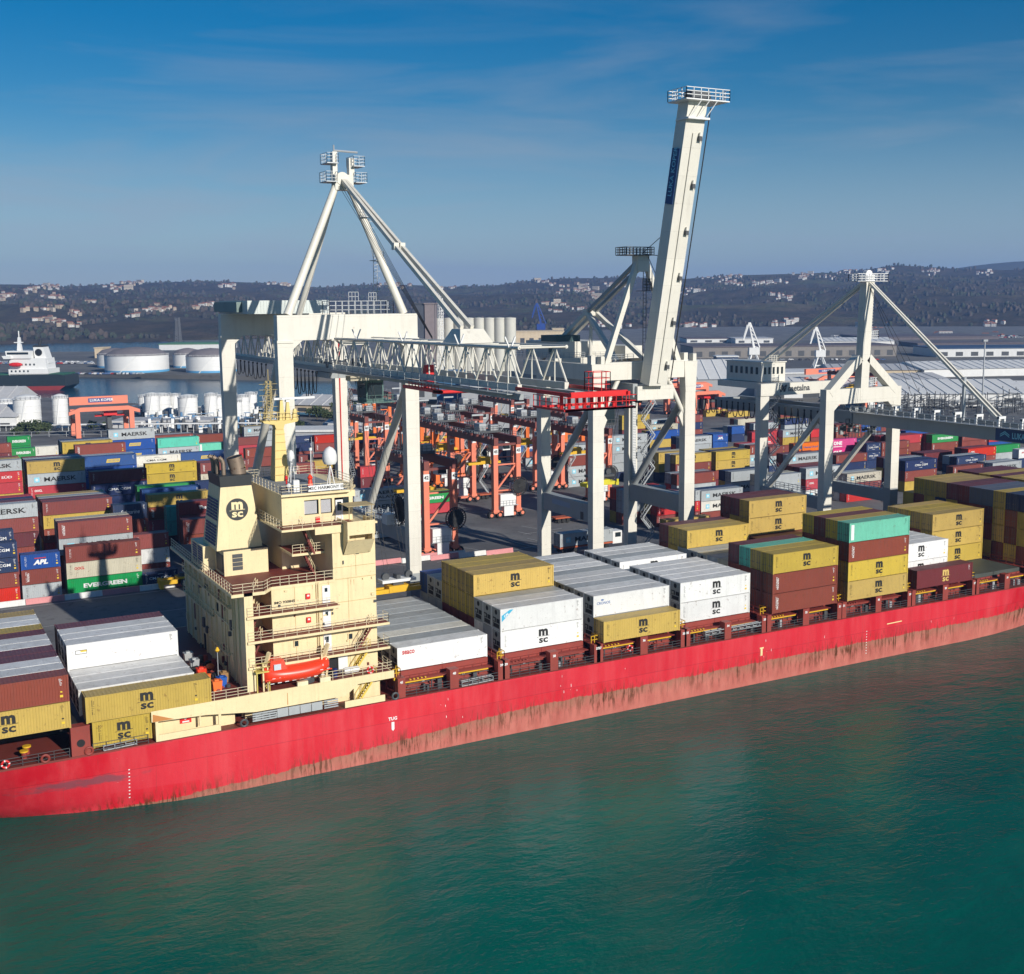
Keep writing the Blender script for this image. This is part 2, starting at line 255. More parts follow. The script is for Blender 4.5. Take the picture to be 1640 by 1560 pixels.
LAYOUT=[
2.9,0,10.47,12.19,2.87,0,0,1,1,2.9,0,13.34,12.19,2.87,0,3,9,1,2.9,2.5,10.47,12.19,2.87,0,3,0,2,2.9,2.5,13.34,12.19,2.87,1,2,0,1,2.9,5,10.47,12.19,2.87,0,3,0,2,2.9,5,13.34,12.19,2.87,1,2,0,1,
2.9,7.5,10.47,12.19,2.87,0,3,0,2,2.9,7.5,13.34,12.19,2.87,0,4,0,1,2.9,10,10.47,12.19,2.87,0,3,0,2,2.9,10,13.34,12.19,2.87,0,4,0,1,2.9,12.5,10.47,12.19,2.87,0,3,0,2,2.9,12.5,13.34,12.19,2.87,1,2,0,1,
2.9,15,10.47,12.19,2.87,0,3,0,2,2.9,15,13.34,12.19,2.87,1,2,0,1,2.9,17.5,10.47,12.19,2.87,0,3,0,2,2.9,17.5,13.34,12.19,2.87,0,4,0,1,2.9,20,10.47,12.19,2.87,0,3,0,2,2.9,20,13.34,12.19,2.87,0,0,0,1,
2.9,22.5,10.47,12.19,2.87,0,3,0,2,2.9,22.5,13.34,12.19,2.87,1,2,0,1,2.9,25,10.47,12.19,2.87,0,3,0,2,2.9,25,13.34,12.19,2.87,1,2,0,1,2.9,27.5,10.47,12.19,2.87,0,3,0,2,2.9,27.5,13.34,12.19,2.87,0,0,0,1,
16.6,0,10.6,13.1,2.85,0,0,1,1,17.2,0.35,7.68,6.06,2.85,0,0,1,1,16.3,2.5,10.7,12.19,2.9,1,2,0,1,16.3,5,10.7,12.19,2.9,1,2,0,1,16.3,7.5,10.7,12.19,2.9,1,2,0,1,16.3,10,10.7,12.19,2.9,1,2,0,0,
16.3,10,13.6,12.19,2.9,1,2,17,1,16.3,12.5,10.7,12.19,2.9,1,2,0,0,16.3,12.5,13.6,12.19,2.9,1,2,0,1,16.3,15,10.7,12.19,2.9,1,2,0,0,16.3,15,13.6,12.19,2.9,1,2,0,1,16.3,17.5,10.7,12.19,2.9,0,3,0,0,
16.3,17.5,13.6,12.19,2.9,0,4,0,1,52.8,2.5,9.74,12.19,2.9,1,2,12,1,52.8,5,9.74,12.19,2.9,1,1,0,1,52.8,7.5,9.74,12.19,2.9,1,13,0,1,52.8,10,9.74,12.19,2.9,1,1,0,1,52.8,12.5,9.74,12.19,2.9,1,1,0,1,
52.8,15,9.74,12.19,2.9,1,1,0,1,52.8,17.5,9.74,12.19,2.9,1,1,0,1,52.8,20,9.74,12.19,2.9,1,1,0,1,52.8,22.5,9.74,12.19,2.9,1,1,0,1,66.9,2.5,9.74,12.19,2.9,1,2,1,1,66.9,2.5,12.64,12.19,2.9,1,2,19,1,
66.9,5,9.74,12.19,2.9,1,1,0,0,66.9,5,12.64,12.19,2.9,1,2,0,1,66.9,7.5,9.74,12.19,2.9,1,2,0,0,66.9,7.5,12.64,12.19,2.9,1,1,0,1,66.9,10,9.74,12.19,2.9,0,4,0,0,66.9,10,12.64,12.19,2.9,0,0,0,1,
66.9,10,15.54,12.19,2.9,0,0,1,1,66.9,12.5,9.74,12.19,2.9,0,4,0,0,66.9,12.5,12.64,12.19,2.9,0,0,0,1,66.9,12.5,15.54,12.19,2.9,0,0,0,1,66.9,15,9.74,12.19,2.9,0,4,0,0,66.9,15,12.64,12.19,2.9,0,0,0,1,
66.9,15,15.54,12.19,2.9,0,0,0,1,66.9,17.5,9.74,12.19,2.9,0,4,0,0,66.9,17.5,12.64,12.19,2.9,0,0,0,1,66.9,17.5,15.54,12.19,2.9,0,0,0,1,66.9,20,9.74,12.19,2.9,1,1,0,0,66.9,20,12.64,12.19,2.9,1,1,0,1,
66.9,22.5,9.74,12.19,2.9,1,1,0,0,66.9,22.5,12.64,12.19,2.9,1,1,0,1,66.9,25,9.74,12.19,2.9,1,1,0,0,66.9,25,12.64,12.19,2.9,0,7,0,1,80.75,0,9.74,12.19,2.86,0,0,1,1,80.75,2.5,9.74,12.19,2.86,1,1,0,1,
80.75,2.5,12.6,12.19,2.86,1,2,18,1,80.75,5,9.74,12.19,2.86,1,2,0,2,80.75,5,12.6,12.19,2.86,1,2,0,1,80.75,7.5,9.74,12.19,2.86,1,2,0,2,80.75,7.5,12.6,12.19,2.86,1,1,0,1,80.75,10,9.74,12.19,2.86,1,2,0,2,
80.75,10,12.6,12.19,2.86,1,2,0,1,80.75,12.5,9.74,12.19,2.86,1,2,0,2,80.75,12.5,12.6,12.19,2.86,1,2,0,1,80.75,15,9.74,12.19,2.86,1,2,0,2,80.75,15,12.6,12.19,2.86,1,1,0,1,80.75,17.5,9.74,12.19,2.86,1,2,0,2,
80.75,17.5,12.6,12.19,2.86,1,2,0,1,80.75,20,9.74,12.19,2.86,1,2,0,2,80.75,20,12.6,12.19,2.86,1,2,0,1,80.75,22.5,9.74,12.19,2.86,1,2,0,2,80.75,22.5,12.6,12.19,2.86,1,1,0,1,80.75,25,9.74,12.19,2.86,1,2,0,2,
80.75,25,12.6,12.19,2.86,1,2,0,1,94.83,2.5,9.74,12.19,2.88,1,2,1,1,94.83,2.5,12.62,12.19,2.88,1,2,1,1,94.83,5,9.74,12.19,2.88,1,2,0,2,94.83,5,12.62,12.19,2.88,1,2,0,1,94.83,7.5,9.74,12.19,2.88,1,2,0,2,
94.83,7.5,12.62,12.19,2.88,1,2,0,1,94.83,10,9.74,12.19,2.88,1,2,0,2,94.83,10,12.62,12.19,2.88,1,2,0,1,94.83,12.5,9.74,12.19,2.88,1,2,0,2,94.83,12.5,12.62,12.19,2.88,1,2,0,1,94.83,15,9.74,12.19,2.88,1,2,0,2,
94.83,17.5,9.74,12.19,2.88,1,2,0,2,94.83,17.5,12.62,12.19,2.88,1,2,1,1,94.83,20,9.74,12.19,2.88,1,2,0,2,94.83,20,12.62,12.19,2.88,1,1,0,1,94.83,22.5,9.74,12.19,2.88,1,2,0,2,94.83,22.5,12.62,12.19,2.88,1,2,0,1,
94.83,25,9.74,12.19,2.88,1,2,0,2,94.83,25,12.62,12.19,2.88,1,2,0,1,109.03,0,9.74,12.19,2.88,0,3,9,1,109.03,0,12.62,12.19,2.88,0,3,9,1,109.03,0,15.5,12.19,2.88,0,0,1,1,109.03,2.5,9.74,12.19,2.88,0,3,0,1,
109.03,2.5,12.62,12.19,2.88,0,3,0,1,109.03,2.5,15.5,12.19,2.88,0,0,0,1,109.03,5,9.74,12.19,2.88,0,4,0,2,109.03,5,12.62,12.19,2.88,0,3,0,0,109.03,5,15.5,12.19,2.88,0,9,0,1,109.03,7.5,9.74,12.19,2.88,0,4,0,2,
109.03,7.5,12.62,12.19,2.88,0,3,0,0,109.03,7.5,15.5,12.19,2.88,0,4,0,1,109.03,10,9.74,12.19,2.88,1,1,0,2,109.03,10,12.62,12.19,2.88,1,12,0,0,109.03,12.5,9.74,12.19,2.88,1,1,0,2,109.03,12.5,12.62,12.19,2.88,1,1,0,0,
109.03,15,9.74,12.19,2.88,1,1,0,2,109.03,15,12.62,12.19,2.88,1,12,0,1,109.03,17.5,9.74,12.19,2.88,1,1,0,2,109.03,17.5,12.62,12.19,2.88,1,1,0,1,109.03,20,9.74,12.19,2.88,1,1,0,2,109.03,20,12.62,12.19,2.88,1,1,0,0,
109.03,20,15.5,12.19,2.88,0,0,1,1,109.03,22.5,9.74,12.19,2.88,1,1,0,2,109.03,22.5,12.62,12.19,2.88,0,0,0,0,109.03,22.5,15.5,12.19,2.88,0,0,0,1,109.03,25,9.74,12.19,2.88,1,1,0,2,109.03,25,12.62,12.19,2.88,0,4,0,0,
109.03,25,15.5,12.19,2.88,0,4,0,1,123.3,0,9.74,12.19,2.92,0,0,1,1,123.3,0,12.66,12.19,2.92,0,0,1,1,123.3,0,15.58,12.19,2.92,0,3,9,1,123.3,0,18.5,12.19,2.92,0,9,20,1,123.3,2.5,9.74,12.19,2.92,0,0,0,2,
123.3,2.5,12.66,12.19,2.92,0,3,0,2,123.3,2.5,15.58,12.19,2.92,0,3,0,0,123.3,2.5,18.5,12.19,2.92,0,0,0,1,123.3,5,9.74,12.19,2.92,0,0,0,2,123.3,5,12.66,12.19,2.92,0,3,0,2,123.3,5,15.58,12.19,2.92,0,3,0,0,
123.3,5,18.5,12.19,2.92,0,4,0,1,123.3,7.5,9.74,12.19,2.92,0,4,0,2,123.3,7.5,12.66,12.19,2.92,0,0,0,2,123.3,7.5,15.58,12.19,2.92,0,3,0,0,123.3,7.5,18.5,12.19,2.92,0,0,0,1,123.3,10,9.74,12.19,2.92,0,3,0,2,
123.3,10,12.66,12.19,2.92,0,0,0,2,123.3,12.5,9.74,12.19,2.92,0,0,0,2,123.3,12.5,12.66,12.19,2.92,0,4,0,2,123.3,15,9.74,12.19,2.92,0,3,0,2,123.3,15,12.66,12.19,2.92,0,3,0,2,123.3,17.5,9.74,12.19,2.92,0,0,0,2,
123.3,17.5,12.66,12.19,2.92,0,0,0,0,123.3,20,9.74,12.19,2.92,0,4,0,2,123.3,20,12.66,12.19,2.92,0,3,0,1,123.3,22.5,9.74,12.19,2.92,0,3,0,2,123.3,22.5,12.66,12.19,2.92,0,3,0,0,123.3,22.5,15.58,12.19,2.92,0,0,1,1,
123.3,22.5,18.5,12.19,2.92,0,0,1,1,123.3,25,9.74,12.19,2.92,0,3,0,2,123.3,25,12.66,12.19,2.92,0,3,0,2,123.3,25,15.58,12.19,2.92,0,0,0,0,123.3,25,18.5,12.19,2.92,0,4,0,1,123.3,27.5,9.74,12.19,2.92,0,3,0,2,
123.3,27.5,12.66,12.19,2.92,0,4,0,2,123.3,27.5,15.58,12.19,2.92,0,4,0,0,123.3,27.5,18.5,12.19,2.92,0,4,0,1,137.5,0,9.74,12.19,2.9,0,4,2,1,137.5,5,9.74,12.19,2.9,1,2,1,1,137.5,5,12.64,12.19,2.9,1,2,1,1,
137.5,7.5,9.74,12.19,2.9,1,2,0,2,137.5,7.5,12.64,12.19,2.9,1,2,0,0,137.5,10,9.74,12.19,2.9,1,2,0,2,137.5,10,12.64,12.19,2.9,1,2,0,0,137.5,12.5,9.74,12.19,2.9,1,1,0,2,137.5,12.5,12.64,12.19,2.9,1,2,0,2,
137.5,15,9.74,12.19,2.9,1,2,0,2,137.5,15,12.64,12.19,2.9,1,2,0,2,137.5,17.5,9.74,12.19,2.9,1,1,0,2,137.5,17.5,12.64,12.19,2.9,1,2,0,2,151.6,10,9.74,12.19,2.9,0,0,1,1,151.6,10,12.64,12.19,2.9,0,0,1,1,
151.6,10,15.54,12.19,2.9,0,0,1,1,151.6,12.5,9.74,12.19,2.9,0,0,0,2,151.6,12.5,12.64,12.19,2.9,0,3,0,0,151.6,12.5,15.54,12.19,2.9,0,0,0,1,151.6,15,9.74,12.19,2.9,0,0,0,2,151.6,15,12.64,12.19,2.9,0,4,0,2,
151.6,15,15.54,12.19,2.9,0,0,0,1,151.6,17.5,9.74,12.19,2.9,0,0,0,2,151.6,17.5,12.64,12.19,2.9,0,0,0,2,151.6,17.5,15.54,12.19,2.9,0,0,0,1,151.6,20,9.74,12.19,2.9,0,4,0,2,151.6,22.5,9.74,12.19,2.9,0,3,0,2,
165.9,0,9.74,12.19,2.9,0,0,0,2,165.9,0,12.64,12.19,2.9,0,3,0,2,165.9,0,15.54,12.19,2.9,0,4,0,2,165.9,0,18.44,12.19,2.9,0,0,0,2,165.9,2.5,9.74,12.19,2.9,0,3,0,0,165.9,2.5,12.64,12.19,2.9,0,0,0,0,
165.9,2.5,15.54,12.19,2.9,0,0,0,0,165.9,2.5,18.44,12.19,2.9,0,6,0,0,165.9,5,9.74,12.19,2.9,0,0,0,1,165.9,5,12.64,12.19,2.9,0,4,0,1,165.9,5,15.54,12.19,2.9,0,3,0,1,165.9,5,18.44,12.19,2.9,0,6,0,1,
165.9,7.5,9.74,12.19,2.9,0,4,0,1,165.9,7.5,12.64,12.19,2.9,0,0,0,1,165.9,7.5,15.54,12.19,2.9,0,0,0,1,165.9,7.5,18.44,12.19,2.9,0,0,0,1,165.9,10,9.74,12.19,2.9,0,0,0,0,165.9,10,12.64,12.19,2.9,0,3,0,0,
165.9,10,15.54,12.19,2.9,0,4,0,1,165.9,10,18.44,12.19,2.9,0,14,0,1,165.9,12.5,9.74,12.19,2.9,0,3,0,2,165.9,12.5,12.64,12.19,2.9,0,7,0,2,165.9,12.5,15.54,12.19,2.9,0,3,0,0,165.9,12.5,18.44,12.19,2.9,0,14,0,1,
165.9,15,9.74,12.19,2.9,0,4,0,2,165.9,15,12.64,12.19,2.9,0,0,0,2,165.9,15,15.54,12.19,2.9,0,4,0,0,165.9,15,18.44,12.19,2.9,0,4,0,1,165.9,17.5,9.74,12.19,2.9,0,0,0,2,165.9,17.5,12.64,12.19,2.9,0,6,0,2,
165.9,17.5,15.54,12.19,2.9,0,0,0,0,165.9,17.5,18.44,12.19,2.9,0,4,0,1,165.9,20,9.74,12.19,2.9,0,0,0,2,165.9,20,12.64,12.19,2.9,0,0,0,2,165.9,20,15.54,12.19,2.9,0,6,0,0,165.9,20,18.44,12.19,2.9,0,0,0,1,
165.9,22.5,9.74,12.19,2.9,0,4,0,2,165.9,22.5,12.64,12.19,2.9,0,3,0,2,165.9,22.5,15.54,12.19,2.9,0,0,0,0,165.9,22.5,18.44,12.19,2.9,0,0,0,1,165.9,25,9.74,12.19,2.9,0,0,0,2,165.9,25,12.64,12.19,2.9,0,0,0,2,
165.9,25,15.54,12.19,2.9,0,3,0,0,165.9,25,18.44,12.19,2.9,0,0,0,1,165.9,27.5,9.74,12.19,2.9,0,0,0,2,165.9,27.5,12.64,12.19,2.9,0,0,0,2,165.9,27.5,15.54,12.19,2.9,0,0,0,0,165.9,30,9.74,12.19,2.9,0,3,0,2,
165.9,30,12.64,12.19,2.9,0,0,0,0,180.1,0,9.74,12.19,2.9,0,3,0,2,180.1,0,12.64,12.19,2.9,0,3,0,2,180.1,0,15.54,12.19,2.9,0,0,0,2,180.1,0,18.44,12.19,2.9,0,7,0,2,180.1,2.5,9.74,12.19,2.9,0,3,0,2,
180.1,2.5,12.64,12.19,2.9,0,3,0,2,180.1,2.5,15.54,12.19,2.9,0,0,0,2,180.1,2.5,18.44,12.19,2.9,0,10,0,2,180.1,5,9.74,12.19,2.9,0,3,0,2,180.1,5,12.64,12.19,2.9,0,3,0,2,180.1,5,15.54,12.19,2.9,0,4,0,2,
180.1,5,18.44,12.19,2.9,0,4,0,2,180.1,7.5,9.74,12.19,2.9,0,3,0,2,180.1,7.5,12.64,12.19,2.9,0,3,0,2,180.1,7.5,15.54,12.19,2.9,0,0,0,2,180.1,7.5,18.44,12.19,2.9,0,4,0,2,180.1,10,9.74,12.19,2.9,0,3,0,2,
180.1,10,12.64,12.19,2.9,0,3,0,2,180.1,10,15.54,12.19,2.9,0,0,0,2,180.1,10,18.44,12.19,2.9,0,0,0,2,180.1,12.5,9.74,12.19,2.9,0,3,0,2,180.1,12.5,12.64,12.19,2.9,0,3,0,2,180.1,12.5,15.54,12.19,2.9,0,3,0,2,
180.1,12.5,18.44,12.19,2.9,0,4,0,2,180.1,15,9.74,12.19,2.9,0,3,0,2,180.1,15,12.64,12.19,2.9,0,3,0,2,180.1,15,15.54,12.19,2.9,0,4,0,2,180.1,15,18.44,12.19,2.9,0,0,0,0,180.1,17.5,9.74,12.19,2.9,0,3,0,2,
180.1,17.5,12.64,12.19,2.9,0,3,0,2,180.1,17.5,15.54,12.19,2.9,0,0,0,2,180.1,17.5,18.44,12.19,2.9,0,0,0,0,180.1,20,9.74,12.19,2.9,0,3,0,2,180.1,20,12.64,12.19,2.9,0,3,0,2,180.1,20,15.54,12.19,2.9,0,6,0,2,
180.1,20,18.44,12.19,2.9,0,4,0,0,180.1,22.5,9.74,12.19,2.9,0,3,0,2,180.1,22.5,12.64,12.19,2.9,0,3,0,2,180.1,22.5,15.54,12.19,2.9,0,3,0,2,180.1,22.5,18.44,12.19,2.9,0,0,0,0,180.1,25,9.74,12.19,2.9,0,3,0,2,
180.1,25,12.64,12.19,2.9,0,3,0,2,180.1,25,15.54,12.19,2.9,0,4,0,2,180.1,25,18.44,12.19,2.9,0,4,0,0,180.1,27.5,9.74,12.19,2.9,0,3,0,2,180.1,27.5,12.64,12.19,2.9,0,3,0,2,180.1,27.5,15.54,12.19,2.9,0,0,0,2,
180.1,27.5,18.44,12.19,2.9,0,4,0,0,18.43,79,5.79,6.06,2.55,0,1,0,1,18.43,79,8.34,6.06,2.55,0,3,9,1,18.43,79,10.88,6.06,2.55,0,7,7,1,25.4,79,5.79,12.19,2.75,0,8,5,1,25.4,79,8.54,12.19,2.75,0,12,8,1,
25.4,79,11.28,12.19,2.75,0,3,0,1,11.97,79,5.79,6.06,2.5,0,5,0,1,11.97,79,8.28,6.06,2.5,0,3,9,1,11.97,79,10.78,6.06,2.5,0,6,6,1,11.97,79,13.28,6.06,2.5,0,6,6,1,12.06,84.6,5.79,6.06,2.76,0,3,0,2,
12.06,84.6,8.55,6.06,2.76,0,6,6,2,12.06,84.6,11.3,6.06,2.76,0,6,6,2,12.06,84.6,14.06,6.06,2.76,0,6,6,1,37.54,79,5.79,6.06,2.51,0,6,6,1,37.44,84.6,5.79,6.06,2.69,0,3,9,0,37.44,84.6,8.48,6.06,2.69,0,2,0,1,
37.44,84.6,11.18,6.06,2.69,0,3,0,1,25.16,84.6,5.79,12.19,2.87,0,4,0,0,25.16,84.6,8.66,12.19,2.87,0,3,0,0,25.16,84.6,11.53,12.19,2.87,0,1,3,1,25.16,84.6,14.4,12.19,2.87,0,3,9,1,24.76,101.53,5.79,12.19,2.5,0,6,0,2,
24.76,101.53,8.29,12.19,2.5,0,5,0,0,24.76,101.53,10.79,12.19,2.5,0,3,0,1,24.76,101.53,13.29,12.19,2.5,0,0,0,1,24.76,101.53,15.79,12.19,2.5,0,3,0,1,11.32,98,5.79,12.19,2.66,0,4,0,0,11.32,98,8.45,12.19,2.66,0,3,0,0,
11.32,98,11.11,12.19,2.66,0,4,0,1,11.32,98,13.77,12.19,2.66,0,3,0,1,11.32,98,16.43,12.19,2.66,0,1,3,1,36.29,97,5.79,6.06,2.9,0,4,0,2,36.29,97,8.68,6.06,2.9,0,6,0,2,36.29,97,11.58,6.06,2.9,0,3,0,1,
36.29,97,14.48,6.06,2.9,0,6,16,1,14.14,150,5.79,12.19,2.47,0,3,0,2,14.14,150,8.26,12.19,2.47,0,1,0,2,14.14,150,10.73,12.19,2.47,0,0,0,0,14.14,150,13.2,12.19,2.47,0,5,0,1,14.14,150,15.66,12.19,2.47,0,5,10,1,
14.14,150,18.13,12.19,2.47,0,1,3,1,27.57,152,5.79,12.19,2.77,0,3,0,2,27.57,152,8.56,12.19,2.77,0,3,0,2,27.57,152,11.32,12.19,2.77,0,5,8,1,27.57,152,14.09,12.19,2.77,0,1,3,1,27.57,152,16.85,12.19,2.77,0,0,1,1,
40.94,163,5.79,12.19,2.54,0,5,0,2,40.94,163,8.33,12.19,2.54,0,3,0,0,40.94,163,10.87,12.19,2.54,0,7,0,0,40.94,163,13.42,12.19,2.54,0,7,0,1,40.94,163,15.96,12.19,2.54,0,7,11,1,39.87,146,5.79,12.19,2.86,0,3,0,2,
39.87,146,8.65,12.19,2.86,0,6,0,1,39.87,146,11.52,12.19,2.86,0,6,6,1,39.87,146,14.38,12.19,2.86,0,4,0,1,54.92,179.17,5.79,12.19,2.5,0,3,0,2,54.92,179.17,8.29,12.19,2.5,0,3,0,2,54.92,179.17,10.79,12.19,2.5,0,13,0,0,
54.92,179.17,13.29,12.19,2.5,0,13,6,1,70.24,192.64,5.45,12.19,2.9,0,3,0,2,70.24,192.64,8.35,12.19,2.9,0,7,0,2,70.24,192.64,11.25,12.19,2.9,0,7,11,1,55.09,163.02,5.79,12.19,2.5,0,4,0,2,55.09,163.02,8.29,12.19,2.5,0,3,0,2,
55.09,163.02,10.79,12.19,2.5,0,0,1,1,55.09,163.02,13.29,12.19,2.5,0,0,1,1,70.35,172,5.45,12.19,2.81,0,3,0,2,70.35,172,8.26,12.19,2.81,0,12,0,1,70.35,172,11.07,12.19,2.81,0,3,9,1,46.57,128.48,5.79,12.19,2.5,0,6,0,2,
46.57,128.48,8.29,12.19,2.5,0,5,0,2,46.57,128.48,10.79,12.19,2.5,0,8,0,0,46.57,128.48,13.29,12.19,2.5,0,8,0,1,46.66,124,5.79,12.19,2.46,0,0,0,2,46.66,124,8.25,12.19,2.46,0,3,0,2,46.66,124,10.7,12.19,2.46,0,7,20,2,
46.66,124,13.16,12.19,2.46,0,7,20,1,45.86,114,5.79,12.19,2.57,0,5,0,2,45.86,114,8.36,12.19,2.57,0,5,0,1,45.86,114,10.92,12.19,2.57,0,3,9,1,45.86,114,13.49,12.19,2.57,0,0,1,1,61.31,140,5.75,12.19,2.77,0,3,0,0,
61.31,140,8.51,12.19,2.77,0,3,0,1,61.31,140,11.28,12.19,2.77,0,6,0,1,49.08,101,5.79,12.19,2.61,0,6,0,1,49.08,101,8.4,12.19,2.61,0,3,0,1,49.08,101,11,12.19,2.61,0,4,0,1,49.08,101,13.6,12.19,2.61,0,4,13,1,
47.72,92,5.79,6.06,2.85,0,3,0,1,47.72,92,8.64,6.06,2.85,0,3,0,1,47.72,92,11.48,6.06,2.85,0,3,9,1,47.96,107,5.79,6.06,2.91,0,4,0,0,47.96,107,8.7,6.06,2.91,0,9,0,1,47.96,107,11.6,6.06,2.91,0,9,0,1,
17.25,205,5.79,12.19,2.51,0,0,0,2,17.25,205,8.3,12.19,2.51,0,1,0,2,17.25,205,10.8,12.19,2.51,0,4,0,2,17.25,205,13.31,12.19,2.51,0,4,0,0,17.25,205,15.81,12.19,2.51,0,3,0,0,30.9,232,5.79,6.06,2.85,0,3,0,2,
30.9,232,8.64,6.06,2.85,0,8,0,2,30.9,232,11.48,6.06,2.85,0,8,0,0,30.9,232,14.33,6.06,2.85,0,8,5,1,29.91,212,5.79,6.06,2.56,0,0,0,2,29.91,212,8.35,6.06,2.56,0,8,0,2,29.91,212,10.9,6.06,2.56,0,8,0,2,
29.91,212,13.46,6.06,2.56,0,8,5,1,37.51,226.67,5.79,6.06,2.9,0,1,0,2,37.51,226.67,8.69,6.06,2.9,0,13,0,2,37.51,226.67,11.59,6.06,2.9,0,13,0,1,39.78,188,5.79,12.19,2.74,0,6,0,2,39.78,188,8.53,12.19,2.74,0,1,0,2,
39.78,188,11.26,12.19,2.74,0,1,0,2,39.78,188,14,12.19,2.74,0,0,0,0,39.78,188,16.73,12.19,2.74,0,0,1,1,41.93,182,5.79,12.19,2.69,0,1,0,2,41.93,182,8.48,12.19,2.69,0,5,0,2,41.93,182,11.18,12.19,2.69,0,5,0,2,
41.93,182,13.87,12.19,2.69,0,3,0,2,41.93,182,16.57,12.19,2.69,0,3,9,1,53.87,205,5.79,12.19,2.89,0,4,0,2,53.87,205,8.68,12.19,2.89,0,7,0,2,53.87,205,11.57,12.19,2.89,0,7,11,0,53.87,205,14.47,12.19,2.89,0,7,11,1,
53.87,205,17.36,12.19,2.89,0,1,3,1,72.2,231.78,5.39,12.19,2.9,0,1,0,2,72.2,231.78,8.29,12.19,2.9,0,1,3,1,72.2,231.78,11.19,12.19,2.9,0,9,0,1,72.4,240,5.38,12.19,2.9,0,5,0,2,72.4,240,8.28,12.19,2.9,0,3,0,0,
72.4,240,11.17,12.19,2.9,0,3,0,0,86.41,240.69,4.92,12.19,2.9,0,9,0,2,86.41,240.69,7.82,12.19,2.9,0,9,20,1,91.88,267.16,4.74,12.19,2.9,0,3,0,2,91.88,267.16,7.64,12.19,2.9,0,3,9,1,93.9,238,4.67,12.19,2.48,0,5,0,0,
93.9,238,7.15,12.19,2.48,0,5,8,1,93.9,238,9.64,12.19,2.48,0,3,0,1,96.14,223.09,4.6,12.19,2.9,0,3,0,1,96.14,223.09,7.5,12.19,2.9,0,3,9,1,108.91,270,4.18,12.19,2.58,0,1,0,0,108.91,270,6.76,12.19,2.58,0,1,0,1,
108.91,270,9.34,12.19,2.58,0,1,3,1,123.22,259.88,3.7,12.19,2.5,0,3,0,2,123.22,259.88,6.2,12.19,2.5,0,6,6,0,129.19,256,3.51,12.19,2.79,0,3,9,1,129.19,256,6.29,12.19,2.79,0,5,0,1,141.38,251.8,3.1,12.19,2.9,0,3,9,1,
141.38,251.8,6,12.19,2.9,0,6,0,1,115.5,236,3.96,6.06,2.67,0,3,0,0,115.5,236,6.63,6.06,2.67,0,6,0,1,107.76,207.83,4.21,12.19,2.5,0,3,0,2,107.76,207.83,6.71,12.19,2.5,0,3,9,1,105.87,193.89,4.28,12.19,2.5,0,4,0,1,
105.87,193.89,6.78,12.19,2.5,0,0,1,1,100.59,190,4.45,6.06,2.47,0,4,0,1,100.59,190,6.93,6.06,2.47,0,3,9,1,112.77,170.53,4.05,6.06,2.9,0,4,0,1,112.77,170.53,6.95,6.06,2.9,0,5,0,1,84.75,101,4.97,12.19,2.63,0,1,3,1,
84.75,101,7.6,12.19,2.63,0,3,0,1,84.75,101,10.24,12.19,2.63,0,1,3,1,84.75,101,12.87,12.19,2.63,0,1,4,1,106.45,124.8,4.26,12.19,2.5,0,5,0,1,106.45,124.8,6.76,12.19,2.5,0,8,5,1,181.12,209.82,1.79,12.19,2.9,0,3,0,1,
181.12,209.82,4.69,12.19,2.9,0,7,7,1,185.12,219.26,1.66,12.19,2.5,0,7,0,2,185.12,219.26,4.16,12.19,2.5,0,5,10,2,185.12,219.26,6.66,12.19,2.5,0,1,3,1,167,152,2.26,12.19,2.94,0,1,3,1,167,152,5.2,12.19,2.94,0,1,3,1,
167,152,8.14,12.19,2.94,0,3,9,1,167,152,11.08,12.19,2.94,0,1,3,1,191.01,170,1.47,12.19,2.57,0,6,0,0,191.01,170,4.04,12.19,2.57,0,5,10,0,191.01,170,6.61,12.19,2.57,0,5,10,0,191.01,170,9.18,12.19,2.57,0,1,3,0,
177.9,196.08,1.9,12.19,2.9,0,1,3,1,180.77,235,1.8,12.19,2.51,0,3,0,1,180.77,235,4.31,12.19,2.51,0,7,7,1,147.59,96,2.9,12.19,2.7,0,3,0,1,147.59,96,5.6,12.19,2.7,0,1,0,1,147.59,96,8.31,12.19,2.7,0,1,0,1,
153.57,90.83,2.7,12.19,2.5,0,3,0,1,153.57,90.83,5.2,12.19,2.5,0,5,0,1,153.57,90.83,7.7,12.19,2.5,0,1,3,1,166.43,91.24,2.28,12.19,2.5,0,3,0,0,166.43,91.24,4.78,12.19,2.5,0,13,3,1,166.43,91.24,7.28,12.19,2.5,0,1,3,1,
151.24,84,2.78,12.19,2.76,0,0,0,1,174.71,112,2,12.19,2.79,0,3,0,2,174.71,112,4.79,12.19,2.79,0,1,0,0,174.71,112,7.58,12.19,2.79,0,3,9,1,191.89,112,1.44,12.19,2.77,0,3,0,2,191.89,112,4.21,12.19,2.77,0,1,3,0,
191.89,112,6.99,12.19,2.77,0,1,0,1,192.37,100,1.42,12.19,2.91,0,1,0,2,192.37,100,4.33,12.19,2.91,0,1,3,1,192.37,100,7.24,12.19,2.91,0,1,0,1,191.7,135.72,1.44,12.19,2.5,0,6,0,2,191.7,135.72,3.94,12.19,2.5,0,4,0,2,
191.7,135.72,6.44,12.19,2.5,0,3,9,1,191.7,135.72,8.94,12.19,2.5,0,0,1,1,205.78,136,0.99,12.19,2.6,0,4,0,0,205.78,136,3.58,12.19,2.6,0,3,0,0,205.78,136,6.18,12.19,2.6,0,0,1,1,205.78,136,8.77,12.19,2.6,0,0,1,1,
